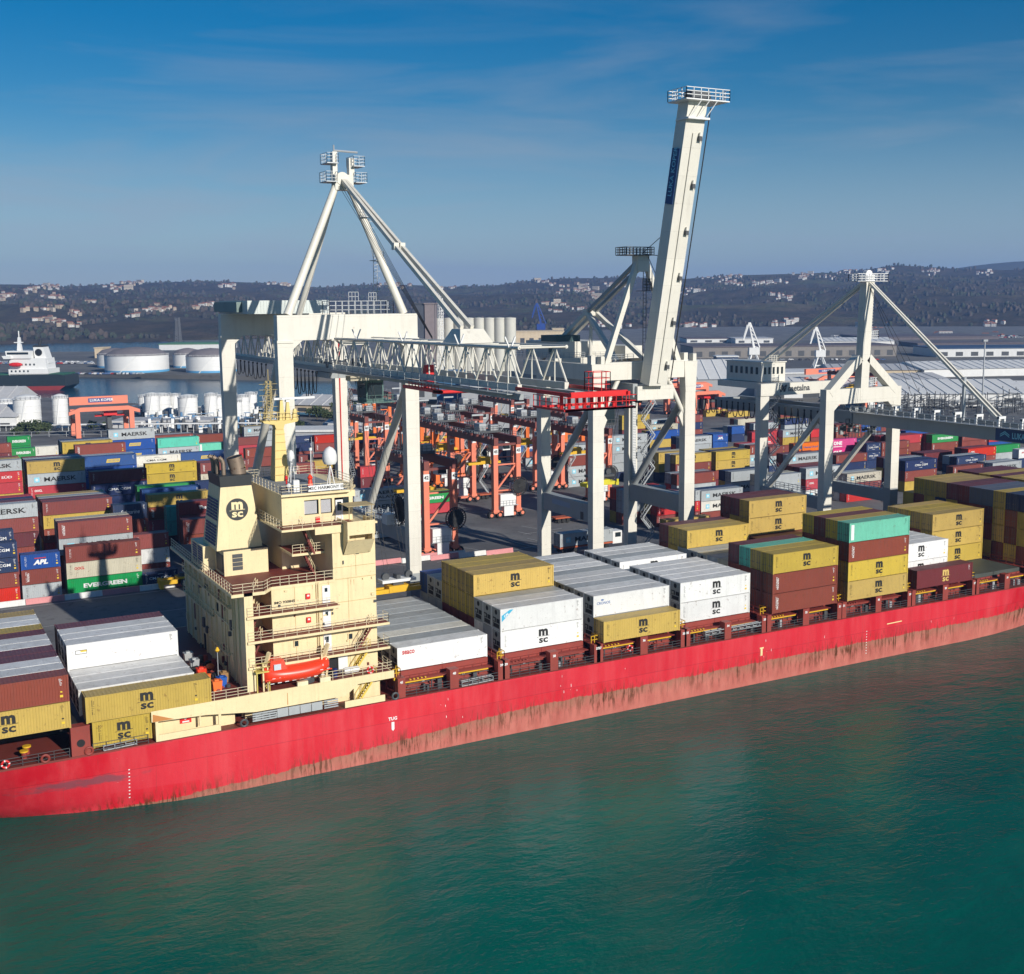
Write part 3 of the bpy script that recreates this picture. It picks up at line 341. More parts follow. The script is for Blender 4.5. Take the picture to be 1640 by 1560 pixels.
197.29,151.59,1.26,12.19,2.9,0,6,0,0,197.29,151.59,4.16,12.19,2.9,0,0,0,0,197.29,151.59,7.06,12.19,2.9,0,0,1,1,185.51,158,1.65,12.19,2.68,0,6,0,1,185.51,158,4.33,12.19,2.68,0,1,0,1,185.51,158,7.02,12.19,2.68,0,1,0,1,
185.51,158,9.7,12.19,2.68,0,1,3,1,185.51,158,12.39,12.19,2.68,0,1,3,1,232.08,152.91,0.99,6.06,2.9,0,1,0,0,232.08,152.91,3.89,6.06,2.9,0,1,3,0,232.08,152.91,6.79,6.06,2.9,0,3,9,0,235.06,147.49,0.99,6.06,2.9,0,6,0,0,
235.06,147.49,3.89,6.06,2.9,0,1,3,0,235.06,147.49,6.79,6.06,2.9,0,3,0,1,218.32,120,0.99,12.19,2.61,0,6,0,2,218.32,120,3.6,12.19,2.61,0,4,0,2,218.32,120,6.2,12.19,2.61,0,3,0,0,218.32,120,8.81,12.19,2.61,0,1,3,1,
212.52,106.82,0.99,12.19,2.9,0,2,3,1,212.52,106.82,3.89,12.19,2.9,0,5,8,1,212.52,106.82,6.79,12.19,2.9,0,1,3,1,220.16,172,0.99,12.19,2.5,0,1,0,2,220.16,172,3.49,12.19,2.5,0,8,0,2,220.16,172,5.98,12.19,2.5,0,1,0,1,
220.16,172,8.48,12.19,2.5,0,1,3,1,234.17,173.73,0.99,6.06,2.5,0,1,0,2,234.17,173.73,3.49,6.06,2.5,0,5,0,2,234.17,173.73,5.99,6.06,2.5,0,7,0,0,234.17,173.73,8.49,6.06,2.5,0,7,7,0,262.54,188.58,0.99,12.19,2.5,0,3,0,2,
262.54,188.58,3.49,12.19,2.5,0,5,21,0,262.54,188.58,5.99,12.19,2.5,0,5,21,1,274.07,186,0.99,12.19,2.59,0,3,0,0,274.07,186,3.58,12.19,2.59,0,0,0,1,274.07,186,6.16,12.19,2.59,0,1,3,1,295.67,195.59,0.99,12.19,2.9,0,3,0,0,
295.67,195.59,3.89,12.19,2.9,0,5,0,0,262.35,167.25,0.99,12.19,2.9,0,6,0,0,262.35,167.25,3.89,12.19,2.9,0,11,15,1,278.39,219.02,0.99,6.06,2.9,0,6,0,0,278.39,219.02,3.89,6.06,2.9,0,7,0,0,251.17,232,0.99,12.19,2.93,0,5,0,2,
251.17,232,3.92,12.19,2.93,0,1,0,2,251.17,232,6.86,12.19,2.93,0,1,4,0,240.49,217.68,0.99,12.19,2.9,0,5,0,2,240.49,217.68,3.89,12.19,2.9,0,7,0,2,240.49,217.68,6.79,12.19,2.9,0,12,3,1,240.2,235,0.99,12.19,2.66,0,5,0,2,
240.2,235,3.65,12.19,2.66,0,4,0,0,240.2,235,6.31,12.19,2.66,0,0,0,1,240.2,235,8.97,12.19,2.66,0,0,0,1,254.91,222,0.99,12.19,2.67,0,6,0,2,254.91,222,3.66,12.19,2.67,0,3,0,0,254.91,222,6.34,12.19,2.67,0,6,6,1,
254.91,222,9.01,12.19,2.67,0,3,9,1,228.69,200.68,0.99,12.19,2.9,0,6,0,0,228.69,200.68,3.89,12.19,2.9,0,0,0,1,228.69,200.68,6.79,12.19,2.9,0,7,0,1,329.09,300,0.99,12.19,2.9,0,0,1,0,335.2,292,0.99,12.19,2.55,0,0,0,0,
355.48,335.14,0.99,12.19,2.5,0,3,0,0,297.09,228.9,0.99,12.19,2.5,0,3,0,0,297.09,228.9,3.49,12.19,2.5,0,1,0,1,333.39,255.11,0.99,12.19,2.5,0,1,0,2,333.39,255.11,3.49,12.19,2.5,0,3,0,0,318.88,235.95,0.99,12.19,2.5,0,1,0,0,
318.88,235.95,3.49,12.19,2.5,0,6,0,1,302.41,244.97,0.99,12.19,2.5,0,1,0,0,302.41,244.97,3.49,12.19,2.5,0,12,0,0,220.38,99.98,0.99,12.19,2.5,0,5,0,1,220.38,99.98,3.49,12.19,2.5,0,3,0,1,220.38,99.98,5.99,12.19,2.5,0,12,3,1,
260.68,150,0.99,12.19,2.95,0,4,0,0,260.68,150,3.94,12.19,2.95,0,10,14,0,260.68,150,6.88,12.19,2.95,0,10,14,1,276.47,155.32,0.99,6.06,2.5,0,1,0,2,276.47,155.32,3.49,6.06,2.5,0,6,0,2,276.47,155.32,5.99,6.06,2.5,0,6,6,0,
244.44,129.19,0.99,12.19,2.5,0,1,0,2,244.44,129.19,3.49,12.19,2.5,0,6,0,1,244.44,129.19,5.99,12.19,2.5,0,3,0,1,245.58,104,0.99,12.19,2.88,0,0,0,0,245.58,104,3.87,12.19,2.88,0,3,0,1,245.58,104,6.74,12.19,2.88,0,6,6,1,
269.27,142,0.99,6.06,2.65,0,6,0,0,269.27,142,3.64,6.06,2.65,0,6,6,0,269.27,142,6.29,6.06,2.65,0,6,6,1,278.29,144.46,0.99,12.19,2.5,0,1,0,2,278.29,144.46,3.49,12.19,2.5,0,3,0,1,278.29,144.46,5.99,12.19,2.5,0,3,0,1,
289.88,150,0.99,12.19,2.77,0,3,0,0,289.88,150,3.76,12.19,2.77,0,3,0,0,289.88,150,6.52,12.19,2.77,0,5,0,1,289.28,156,0.99,6.06,2.54,0,5,0,2,289.28,156,3.53,6.06,2.54,0,3,0,2,289.28,156,6.08,6.06,2.54,0,5,0,0,
302.32,146,0.99,12.19,2.76,0,3,0,0,302.32,146,3.75,12.19,2.76,0,3,9,1,302.32,146,6.5,12.19,2.76,0,8,5,1,318.01,147.37,0.99,12.19,2.5,0,3,0,2,318.01,147.37,3.49,12.19,2.5,0,3,0,0,318.01,147.37,5.99,12.19,2.5,0,3,0,1,
337.48,152.64,0.99,12.19,2.9,0,7,0,0,337.48,152.64,3.89,12.19,2.9,0,5,8,1,286.55,118,0.99,12.19,2.57,0,6,0,2,286.55,118,3.56,12.19,2.57,0,3,0,0,286.55,118,6.14,12.19,2.57,0,5,8,1,278.84,127.85,0.99,12.19,2.9,0,3,0,0,
278.84,127.85,3.89,12.19,2.9,0,4,0,1,270.47,108.19,0.99,12.19,2.5,0,1,0,2,270.47,108.19,3.49,12.19,2.5,0,3,0,0,270.47,108.19,5.99,12.19,2.5,0,6,6,1,264.31,104,0.99,12.19,2.82,0,1,0,2,264.31,104,3.82,12.19,2.82,0,3,9,1,
278.72,102.54,0.99,12.19,2.9,0,1,0,2,278.72,102.54,3.89,12.19,2.9,0,1,3,1,317.29,133.67,0.99,12.19,2.5,0,1,0,0,317.29,133.67,3.49,12.19,2.5,0,8,0,1,310.76,119.23,0.99,12.19,2.9,0,6,0,0,310.76,119.23,3.89,12.19,2.9,0,2,8,0,
324.43,178,0.99,12.19,2.64,0,3,0,2,324.43,178,3.62,12.19,2.64,0,7,0,0,307.46,176,0.99,12.19,2.7,0,3,0,2,307.46,176,3.69,12.19,2.7,0,1,0,0,321.32,198.88,0.99,12.19,2.9,0,3,0,0,321.32,198.88,3.89,12.19,2.9,0,7,20,1,
342.59,210,0.99,6.06,2.51,0,3,0,0,342.59,210,3.5,6.06,2.51,0,1,0,0,302.45,190,0.99,12.19,2.56,0,3,0,0,302.45,190,3.55,12.19,2.56,0,3,0,1,302.45,190,6.11,12.19,2.56,0,3,0,1,349.47,184.18,0.99,12.19,2.5,0,3,0,0,
360.93,160,0.99,12.19,2.77,0,0,0,0,25.16,87.35,5.79,12.19,2.87,0,1,0,2,25.16,87.35,8.66,12.19,2.87,0,1,0,2,25.16,87.35,11.53,12.19,2.87,0,4,0,0,25.16,87.35,14.4,12.19,2.87,0,12,0,1,24.76,104.28,5.79,12.19,2.5,0,1,0,2,
24.76,104.28,8.29,12.19,2.5,0,0,0,0,24.76,104.28,10.79,12.19,2.5,0,3,0,0,24.76,104.28,13.29,12.19,2.5,0,1,0,0,24.76,104.28,15.79,12.19,2.5,0,4,0,1,24.76,107.03,5.79,12.19,2.5,0,3,0,2,24.76,107.03,8.29,12.19,2.5,0,1,0,0,
24.76,107.03,10.79,12.19,2.5,0,3,0,0,24.76,107.03,13.29,12.19,2.5,0,5,0,0,24.76,107.03,15.79,12.19,2.5,0,1,0,1,24.76,109.78,5.79,12.19,2.5,0,0,0,2,24.76,109.78,8.29,12.19,2.5,0,6,0,0,24.76,109.78,10.79,12.19,2.5,0,1,0,0,
24.76,109.78,13.29,12.19,2.5,0,4,0,0,24.76,109.78,15.79,12.19,2.5,0,0,0,1,11.32,100.75,5.79,12.19,2.66,0,3,0,2,11.32,100.75,8.45,12.19,2.66,0,0,0,2,11.32,100.75,11.11,12.19,2.66,0,1,0,2,11.32,100.75,13.77,12.19,2.66,0,5,0,2,
11.32,100.75,16.43,12.19,2.66,0,4,0,0,11.32,103.5,5.79,12.19,2.66,0,1,0,2,11.32,103.5,8.45,12.19,2.66,0,0,0,2,11.32,103.5,11.11,12.19,2.66,0,0,0,2,11.32,103.5,13.77,12.19,2.66,0,3,0,2,11.32,103.5,16.43,12.19,2.66,0,6,0,0,
11.32,106.25,5.79,12.19,2.66,0,5,0,2,11.32,106.25,8.45,12.19,2.66,0,4,0,2,11.32,106.25,11.11,12.19,2.66,0,4,0,2,11.32,106.25,13.77,12.19,2.66,0,3,0,2,11.32,106.25,16.43,12.19,2.66,0,5,0,0,14.14,152.75,5.79,12.19,2.47,0,3,0,2,
14.14,152.75,8.26,12.19,2.47,0,3,0,2,14.14,152.75,10.73,12.19,2.47,0,3,0,2,14.14,152.75,13.2,12.19,2.47,0,5,0,2,14.14,152.75,15.66,12.19,2.47,0,3,0,2,14.14,152.75,18.13,12.19,2.47,0,0,0,0,14.14,155.5,5.79,12.19,2.47,0,4,0,2,
14.14,155.5,8.26,12.19,2.47,0,5,0,2,14.14,155.5,10.73,12.19,2.47,0,1,0,2,14.14,155.5,13.2,12.19,2.47,0,3,0,2,14.14,155.5,15.66,12.19,2.47,0,6,0,2,14.14,155.5,18.13,12.19,2.47,0,3,0,0,27.57,154.75,5.79,12.19,2.77,0,3,0,2,
27.57,154.75,8.56,12.19,2.77,0,5,0,2,27.57,154.75,11.32,12.19,2.77,0,5,0,0,27.57,154.75,14.09,12.19,2.77,0,6,0,0,27.57,154.75,16.85,12.19,2.77,0,6,0,0,27.57,157.5,5.79,12.19,2.77,0,0,0,2,27.57,157.5,8.56,12.19,2.77,0,1,0,2,
27.57,157.5,11.32,12.19,2.77,0,3,0,0,27.57,157.5,14.09,12.19,2.77,0,0,0,0,27.57,157.5,16.85,12.19,2.77,0,1,0,0,27.57,160.25,5.79,12.19,2.77,0,3,0,2,27.57,160.25,8.56,12.19,2.77,0,5,0,2,27.57,160.25,11.32,12.19,2.77,0,0,0,0,
27.57,160.25,14.09,12.19,2.77,0,0,0,0,27.57,160.25,16.85,12.19,2.77,0,3,0,0,40.94,165.75,5.79,12.19,2.54,0,1,0,2,40.94,165.75,8.33,12.19,2.54,0,0,0,2,40.94,165.75,10.87,12.19,2.54,0,4,0,2,40.94,165.75,13.42,12.19,2.54,0,6,0,2,
40.94,165.75,15.96,12.19,2.54,0,1,0,0,70.35,174.75,5.45,12.19,2.81,0,0,0,2,70.35,174.75,8.26,12.19,2.81,0,4,0,0,70.35,174.75,11.07,12.19,2.81,0,3,0,0,39.78,190.75,5.79,12.19,2.74,0,0,0,2,39.78,190.75,8.53,12.19,2.74,0,1,0,2,
39.78,190.75,11.26,12.19,2.74,0,4,0,2,39.78,190.75,14,12.19,2.74,0,6,0,0,39.78,190.75,16.73,12.19,2.74,0,1,0,0,39.78,193.5,5.79,12.19,2.74,0,3,0,2,39.78,193.5,8.53,12.19,2.74,0,3,0,2,39.78,193.5,11.26,12.19,2.74,0,5,0,2,
39.78,193.5,14,12.19,2.74,0,6,0,0,39.78,193.5,16.73,12.19,2.74,0,6,0,0,72.4,242.75,5.38,12.19,2.9,0,5,0,2,72.4,242.75,8.28,12.19,2.9,0,6,0,2,72.4,242.75,11.17,12.19,2.9,0,1,0,0,108.91,272.75,4.18,12.19,2.58,0,1,0,2,
108.91,272.75,6.76,12.19,2.58,0,3,0,0,108.91,272.75,9.34,12.19,2.58,0,0,0,0,123.22,262.63,3.7,12.19,2.5,0,3,0,0,123.22,262.63,6.2,12.19,2.5,0,2,0,0,106.45,127.55,4.26,12.19,2.5,0,5,0,2,106.45,127.55,6.76,12.19,2.5,0,0,0,0,
181.12,212.57,1.79,12.19,2.9,0,1,0,0,181.12,212.57,4.69,12.19,2.9,0,1,0,0,181.12,215.32,1.79,12.19,2.9,0,6,0,0,181.12,215.32,4.69,12.19,2.9,0,3,0,0,167,154.75,2.26,12.19,2.94,0,6,0,0,167,154.75,5.2,12.19,2.94,0,3,0,0,
167,154.75,8.14,12.19,2.94,0,3,0,0,167,154.75,11.08,12.19,2.94,0,1,0,0,167,157.5,2.26,12.19,2.94,0,0,0,0,167,157.5,5.2,12.19,2.94,0,5,0,0,167,157.5,8.14,12.19,2.94,0,3,0,0,167,157.5,11.08,12.19,2.94,0,3,0,0,
191.01,172.75,1.47,12.19,2.57,0,0,0,2,191.01,172.75,4.04,12.19,2.57,0,3,0,2,191.01,172.75,6.61,12.19,2.57,0,6,0,2,191.01,172.75,9.18,12.19,2.57,0,1,0,0,180.77,237.75,1.8,12.19,2.51,0,5,0,0,180.77,237.75,4.31,12.19,2.51,0,3,0,0,
147.59,98.75,2.9,12.19,2.7,0,0,0,0,147.59,98.75,5.6,12.19,2.7,0,4,0,0,147.59,98.75,8.31,12.19,2.7,0,5,0,1,153.57,93.58,2.7,12.19,2.5,0,6,0,0,153.57,93.58,5.2,12.19,2.5,0,0,0,0,153.57,93.58,7.7,12.19,2.5,0,3,0,1,
166.43,93.99,2.28,12.19,2.5,0,3,0,2,166.43,93.99,4.78,12.19,2.5,0,1,0,2,166.43,93.99,7.28,12.19,2.5,0,6,0,0,174.71,114.75,2,12.19,2.79,0,1,0,2,174.71,114.75,4.79,12.19,2.79,0,5,0,0,174.71,114.75,7.58,12.19,2.79,0,1,0,1,
191.89,114.75,1.44,12.19,2.77,0,3,0,2,191.89,114.75,4.21,12.19,2.77,0,0,0,0,191.89,114.75,6.99,12.19,2.77,0,6,0,0,192.37,102.75,1.42,12.19,2.91,0,3,0,2,192.37,102.75,4.33,12.19,2.91,0,1,0,0,192.37,102.75,7.24,12.19,2.91,0,12,0,1,
191.7,138.47,1.44,12.19,2.5,0,1,0,2,191.7,138.47,3.94,12.19,2.5,0,6,0,2,191.7,138.47,6.44,12.19,2.5,0,1,0,0,191.7,138.47,8.94,12.19,2.5,0,1,0,0,205.78,138.75,0.99,12.19,2.6,0,3,0,2,205.78,138.75,3.58,12.19,2.6,0,6,0,2,
205.78,138.75,6.18,12.19,2.6,0,3,0,2,205.78,138.75,8.77,12.19,2.6,0,6,0,0,205.78,141.5,0.99,12.19,2.6,0,3,0,2,205.78,141.5,3.58,12.19,2.6,0,3,0,2,205.78,141.5,6.18,12.19,2.6,0,1,0,2,205.78,141.5,8.77,12.19,2.6,0,0,0,0,
197.29,154.34,1.26,12.19,2.9,0,1,0,0,197.29,154.34,4.16,12.19,2.9,0,3,0,0,197.29,154.34,7.06,12.19,2.9,0,12,0,0,232.08,155.66,0.99,6.06,2.9,0,6,0,2,232.08,155.66,3.89,6.06,2.9,0,4,0,2,232.08,155.66,6.79,6.06,2.9,0,1,0,0,
232.08,158.41,0.99,6.06,2.9,0,3,0,2,232.08,158.41,3.89,6.06,2.9,0,3,0,2,232.08,158.41,6.79,6.06,2.9,0,5,0,0,235.06,150.24,0.99,6.06,2.9,0,5,0,0,235.06,150.24,3.89,6.06,2.9,0,6,0,0,235.06,150.24,6.79,6.06,2.9,0,3,0,0,
218.32,122.75,0.99,12.19,2.61,0,6,0,2,218.32,122.75,3.6,12.19,2.61,0,4,0,2,218.32,122.75,6.2,12.19,2.61,0,5,0,0,218.32,122.75,8.81,12.19,2.61,0,4,0,0,212.52,109.57,0.99,12.19,2.9,0,0,0,2,212.52,109.57,3.89,12.19,2.9,0,0,0,2,
212.52,109.57,6.79,12.19,2.9,0,4,0,0,212.52,112.32,0.99,12.19,2.9,0,0,0,2,212.52,112.32,3.89,12.19,2.9,0,5,0,2,212.52,112.32,6.79,12.19,2.9,0,3,0,0,220.16,174.75,0.99,12.19,2.5,0,0,0,2,220.16,174.75,3.49,12.19,2.5,0,3,0,2,
220.16,174.75,5.98,12.19,2.5,0,5,0,0,220.16,174.75,8.48,12.19,2.5,0,6,0,0,234.17,176.48,0.99,6.06,2.5,0,1,0,2,234.17,176.48,3.49,6.06,2.5,0,3,0,2,234.17,176.48,5.99,6.06,2.5,0,1,0,2,234.17,176.48,8.49,6.06,2.5,0,7,0,0,
278.39,221.77,0.99,6.06,2.9,0,0,0,2,278.39,221.77,3.89,6.06,2.9,0,1,0,0,254.91,224.75,0.99,12.19,2.67,0,0,0,2,254.91,224.75,3.66,12.19,2.67,0,6,0,2,254.91,224.75,6.34,12.19,2.67,0,1,0,0,254.91,224.75,9.01,12.19,2.67,0,4,0,0,
228.69,203.43,0.99,12.19,2.9,0,1,0,2,228.69,203.43,3.89,12.19,2.9,0,6,0,2,228.69,203.43,6.79,12.19,2.9,0,0,0,0,329.09,302.75,0.99,12.19,2.9,0,3,0,0,335.2,294.75,0.99,12.19,2.55,0,3,0,0,297.09,231.65,0.99,12.19,2.5,0,3,0,0,
297.09,231.65,3.49,12.19,2.5,0,3,0,0,318.88,238.7,0.99,12.19,2.5,0,5,0,0,318.88,238.7,3.49,12.19,2.5,0,0,0,0,302.41,247.72,0.99,12.19,2.5,0,0,0,2,302.41,247.72,3.49,12.19,2.5,0,3,0,0,220.38,102.73,0.99,12.19,2.5,0,1,0,0,
220.38,102.73,3.49,12.19,2.5,0,6,0,0,220.38,102.73,5.99,12.19,2.5,0,1,0,0,244.44,131.94,0.99,12.19,2.5,0,1,0,2,244.44,131.94,3.49,12.19,2.5,0,3,0,0,244.44,131.94,5.99,12.19,2.5,0,4,0,0,245.58,106.75,0.99,12.19,2.88,0,4,0,0,
245.58,106.75,3.87,12.19,2.88,0,3,0,0,245.58,106.75,6.74,12.19,2.88,0,6,0,0,245.58,109.5,0.99,12.19,2.88,0,3,0,0,245.58,109.5,3.87,12.19,2.88,0,3,0,0,245.58,109.5,6.74,12.19,2.88,0,1,0,0,245.58,112.25,0.99,12.19,2.88,0,6,0,0,
245.58,112.25,3.87,12.19,2.88,0,0,0,0,245.58,112.25,6.74,12.19,2.88,0,4,0,0,269.27,144.75,0.99,6.06,2.65,0,3,0,2,269.27,144.75,3.64,6.06,2.65,0,6,0,2,269.27,144.75,6.29,6.06,2.65,0,4,0,0,289.88,152.75,0.99,12.19,2.77,0,3,0,2,
289.88,152.75,3.76,12.19,2.77,0,6,0,2,289.88,152.75,6.52,12.19,2.77,0,3,0,0,289.28,158.75,0.99,6.06,2.54,0,0,0,2,289.28,158.75,3.53,6.06,2.54,0,3,0,2,289.28,158.75,6.08,6.06,2.54,0,4,0,0,302.32,148.75,0.99,12.19,2.76,0,1,0,2,
302.32,148.75,3.75,12.19,2.76,0,3,0,0,302.32,148.75,6.5,12.19,2.76,0,4,0,0,318.01,150.12,0.99,12.19,2.5,0,3,0,2,318.01,150.12,3.49,12.19,2.5,0,3,0,2,318.01,150.12,5.99,12.19,2.5,0,3,0,0,337.48,155.39,0.99,12.19,2.9,0,6,0,2,
337.48,155.39,3.89,12.19,2.9,0,3,0,0,286.55,120.75,0.99,12.19,2.57,0,3,0,2,286.55,120.75,3.56,12.19,2.57,0,0,0,2,286.55,120.75,6.14,12.19,2.57,0,4,0,0,278.84,130.6,0.99,12.19,2.9,0,6,0,2,278.84,130.6,3.89,12.19,2.9,0,4,0,0,
270.47,110.94,0.99,12.19,2.5,0,1,0,0,270.47,110.94,3.49,12.19,2.5,0,6,0,0,270.47,110.94,5.99,12.19,2.5,0,1,0,0,278.72,105.29,0.99,12.19,2.9,0,6,0,2,278.72,105.29,3.89,12.19,2.9,0,1,0,0,324.43,180.75,0.99,12.19,2.64,0,6,0,2,
324.43,180.75,3.62,12.19,2.64,0,3,0,0,324.43,183.5,0.99,12.19,2.64,0,5,0,2,324.43,183.5,3.62,12.19,2.64,0,5,0,0,307.46,178.75,0.99,12.19,2.7,0,6,0,2,307.46,178.75,3.69,12.19,2.7,0,4,0,0,302.45,192.75,0.99,12.19,2.56,0,1,0,0,
302.45,192.75,3.55,12.19,2.56,0,6,0,0,302.45,192.75,6.11,12.19,2.56,0,4,0,0,360.93,162.75,0.99,12.19,2.77,0,3,0,0,]
HAZE=0.00012
# ---------------------------------------------------------------- ground, water, land
def ground(x,y):
    t=min(1,max(0,(y-58)/24)); t=t*t*(3-2*t)
    return 5.79-min(4.8,.033*max(0,x-60))*t
def asphalt(name,a,b_,sc_=.05):
    m,t,b=nodes(name); n=t.nodes.new; l=t.links.new; b.inputs['Roughness'].default_value=.9
    tcn=n('ShaderNodeTexCoord'); c=None
    for s_,d,lo_,hi,col in ((sc_,6,.35,.65,None),(sc_*14,6,.55,.8,(.03,.03,.03))):
        x=n('ShaderNodeTexNoise'); x.inputs['Scale'].default_value=s_; x.inputs['Detail'].default_value=d; x.inputs['Distortion'].default_value=.3; l(tcn.outputs['Object'],x.inputs['Vector'])
        r=n('ShaderNodeMapRange'); r.inputs['From Min'].default_value=lo_; r.inputs['From Max'].default_value=hi; l(x.outputs['Fac'],r.inputs['Value'])
        mx_=n('ShaderNodeMix'); mx_.data_type='RGBA'; 
        if col is None: l(r.outputs[0],mx_.inputs['Factor']); mx_.inputs['A'].default_value=(*a,1); mx_.inputs['B'].default_value=(*b_,1)
        else:
            r.inputs['To Max'].default_value=.6; l(r.outputs[0],mx_.inputs['Factor']); l(c,mx_.inputs['A']); mx_.inputs['B'].default_value=(*col,1)
        c=mx_.outputs['Result']
    l(c,b.inputs['Base Color']); return m
M_asph=asphalt('port_asphalt',(.095,.096,.10),(.19,.187,.183)); M_far=asphalt('far_yard',(.10,.10,.10),(.19,.18,.16),.01); M_grass=asphalt('grass',(.035,.06,.018),(.07,.09,.03),.05)
W0=MB()
def land(pts,z,name,mat,kind='structure',depth=8):
    b_=MB(); b_.add([(p[0],p[1],z) for p in pts],[tuple(range(len(pts)))])
    n=len(pts); b_.add([(p[0],p[1],z) for p in pts]+[(p[0],p[1],z-depth) for p in pts],[(i,(i+1)%n,n+(i+1)%n,n+i) for i in range(n)])
    o=b_.build(name,mat,fix=False); return tag(o,kind=kind)
# near port ground: a gently falling sheet from the quay edge to the inner basin
sh=[gz(*p,1.) for p in ((-260,700),(-30,646),(110,651),(330,660),(440,668),(500,672),(560,652),(610,618))]
shore=[(p.x,p.y) for p in sh]
def shore_y(x):
    for (x0,y0),(x1,y1) in zip(shore[:-1],shore[1:]):
        if x0<=x<=x1: return y0+(y1-y0)*(x-x0)/(x1-x0)
    return shore[0][1] if x<shore[0][0] else 9e9
gx=[-500,-300,-200,-120,-60,-20,20,60,80,100,120,140,160,180,205,240,280,340,420,520,650,800,1000,1300,1700,2200,2800]
M_land=MB(); nx_=len(gx); ys_t=[0,.01,.05,.09,.12,.15,.18,.22,.3,.4,.55,.75,1]
vs=[]
for x in gx:
    ye=min(shore_y(x),2000 if x>340 else 1100)
    ylist=[34.2,40,56,60,66,72,78,84,100,130,200]+[200+(ye-200)*k/6 for k in range(1,7)]
    for y in ylist: vs.append((x,y,ground(x,y)))
k=17; M_land.add(vs,[(i*k+j,(i+1)*k+j,(i+1)*k+j+1,i*k+j+1) for i in range(nx_-1) for j in range(k-1)])
M_land.add([(x,34.2,5.79) for x in gx]+[(x,34.2,-6) for x in gx],[(i,i+1,nx_+i+1,nx_+i) for i in range(nx_-1)],0)
e=[vs[i*k+k-1] for i in range(nx_)]; M_land.add(e+[(a,b_,-6) for a,b_,c in e],[(i,i+1,nx_+i+1,nx_+i) for i in range(nx_-1)],0)
tag(M_land.build('port_ground',M_asph,fix=False),kind='structure')
b_=MB(); b_.box(-400,33.6,4.9,900,34.3,5.95); tag(b_.build('quay_edge',paint('quay_concrete',(.33,.32,.30),.8,.1,.3)),kind='structure')
for x in range(-60,330,16):
    b_=MB(); b_.lathe((x,33.2,3.4),[(.9,-.9),(.9,.9)],14,0); solo(b_,'quay_fender',M_rubber,'black rubber fender on the quay face behind the ship','fender',(x,33.2,3.4),'fenders along the quay face') if 0<x<0 else None
# far jetty with the big tanks, the strip of car storage behind it
jet=[gz(*p,3.) for p in ((-200,592),(40,596),(440,603),(560,604),(720,600),(760,585),(760,562),(420,556),(250,562),(-200,566))]
land([(p.x,p.y) for p in jet],3.,'jetty_ground',M_far)
p0=[gz(*p,2.) for p in ((700,600),(760,560),(1000,549),(1640,541),(2300,536),(2600,570),(2300,640),(1400,640),(900,640))]
land([(p.x,p.y) for p in p0],2.6,'east_port_ground',M_far)
for pp_,nm in (([(1330,590),(1640,592),(1640,586),(1440,583),(1330,583)],'inner_basin'),):
    pz=[gz(*p,2.62) for p in pp_]; b_=MB(); b_.add([(p.x,p.y,2.62) for p in pz],[tuple(range(len(pz)))]); tag(b_.build(nm,flat('basin_water',(.015,.05,.07),.15),fix=False),kind='structure')
# water
m,t,b=nodes('sea_water'); n=t.nodes.new; l=t.links.new
b.inputs['IOR'].default_value=1.333; b.inputs['Roughness'].default_value=.11; b.inputs['Specular IOR Level'].default_value=.33
tcn=n('ShaderNodeTexCoord')
def wn(sc_,det,ms,rot=0,dist=0.):
    x=n('ShaderNodeTexNoise'); x.inputs['Scale'].default_value=sc_; x.inputs['Detail'].default_value=det; x.inputs['Roughness'].default_value=.6; x.inputs['Distortion'].default_value=dist
    q=n('ShaderNodeMapping'); q.inputs['Scale'].default_value=ms; q.inputs['Rotation'].default_value=(0,0,rot); l(tcn.outputs['Object'],q.inputs[0]); l(q.outputs[0],x.inputs['Vector']); return x.outputs['Fac']
hgt=None
for s_,d,ms,ro,wt in ((.10,2,(1,1.7,1),.5,1.5),(.45,3,(1,1.9,1),.35,.70),(1.7,4,(1,1.5,1),.8,.30)):
    v=n('ShaderNodeMath'); v.operation='MULTIPLY'; l(wn(s_,d,ms,ro),v.inputs[0]); v.inputs[1].default_value=wt
    if hgt is None: hgt=v.outputs[0]
    else:
        a_=n('ShaderNodeMath'); a_.operation='ADD'; l(hgt,a_.inputs[0]); l(v.outputs[0],a_.inputs[1]); hgt=a_.outputs[0]
bp=n('ShaderNodeBump'); bp.inputs['Strength'].default_value=.36; bp.inputs['Distance'].default_value=.45; l(hgt,bp.inputs['Height']); l(bp.outputs[0],b.inputs['Normal'])
cr_=n('ShaderNodeValToRGB'); cr_.color_ramp.elements[0].color=(.0,.076,.056,1); cr_.color_ramp.elements[1].color=(.001,.130,.090,1); cr_.color_ramp.elements[0].position=.35; cr_.color_ramp.elements[1].position=.7
l(wn(.02,4,(1,1.5,1),.4),cr_.inputs[0])
# the open bay is bluer than the shallow dock
sp=n('ShaderNodeSeparateXYZ'); l(tcn.outputs['Object'],sp.inputs[0]); r_=n('ShaderNodeMapRange'); r_.inputs['From Min'].default_value=250; r_.inputs['From Max'].default_value=700; l(sp.outputs['Y'],r_.inputs['Value'])
mx_=n('ShaderNodeMix'); mx_.data_type='RGBA'; l(r_.outputs[0],mx_.inputs['Factor']); l(cr_.outputs[0],mx_.inputs['A']); mx_.inputs['B'].default_value=(.006,.055,.105,1); l(mx_.outputs['Result'],b.inputs['Base Color'])
o=MB(); o.add([(-4500,-1500,0),(5500,-1500,0),(5500,6500,0),(-4500,6500,0)],[(0,1,2,3)]); tag(o.build('sea',m,fix=False),kind='structure')
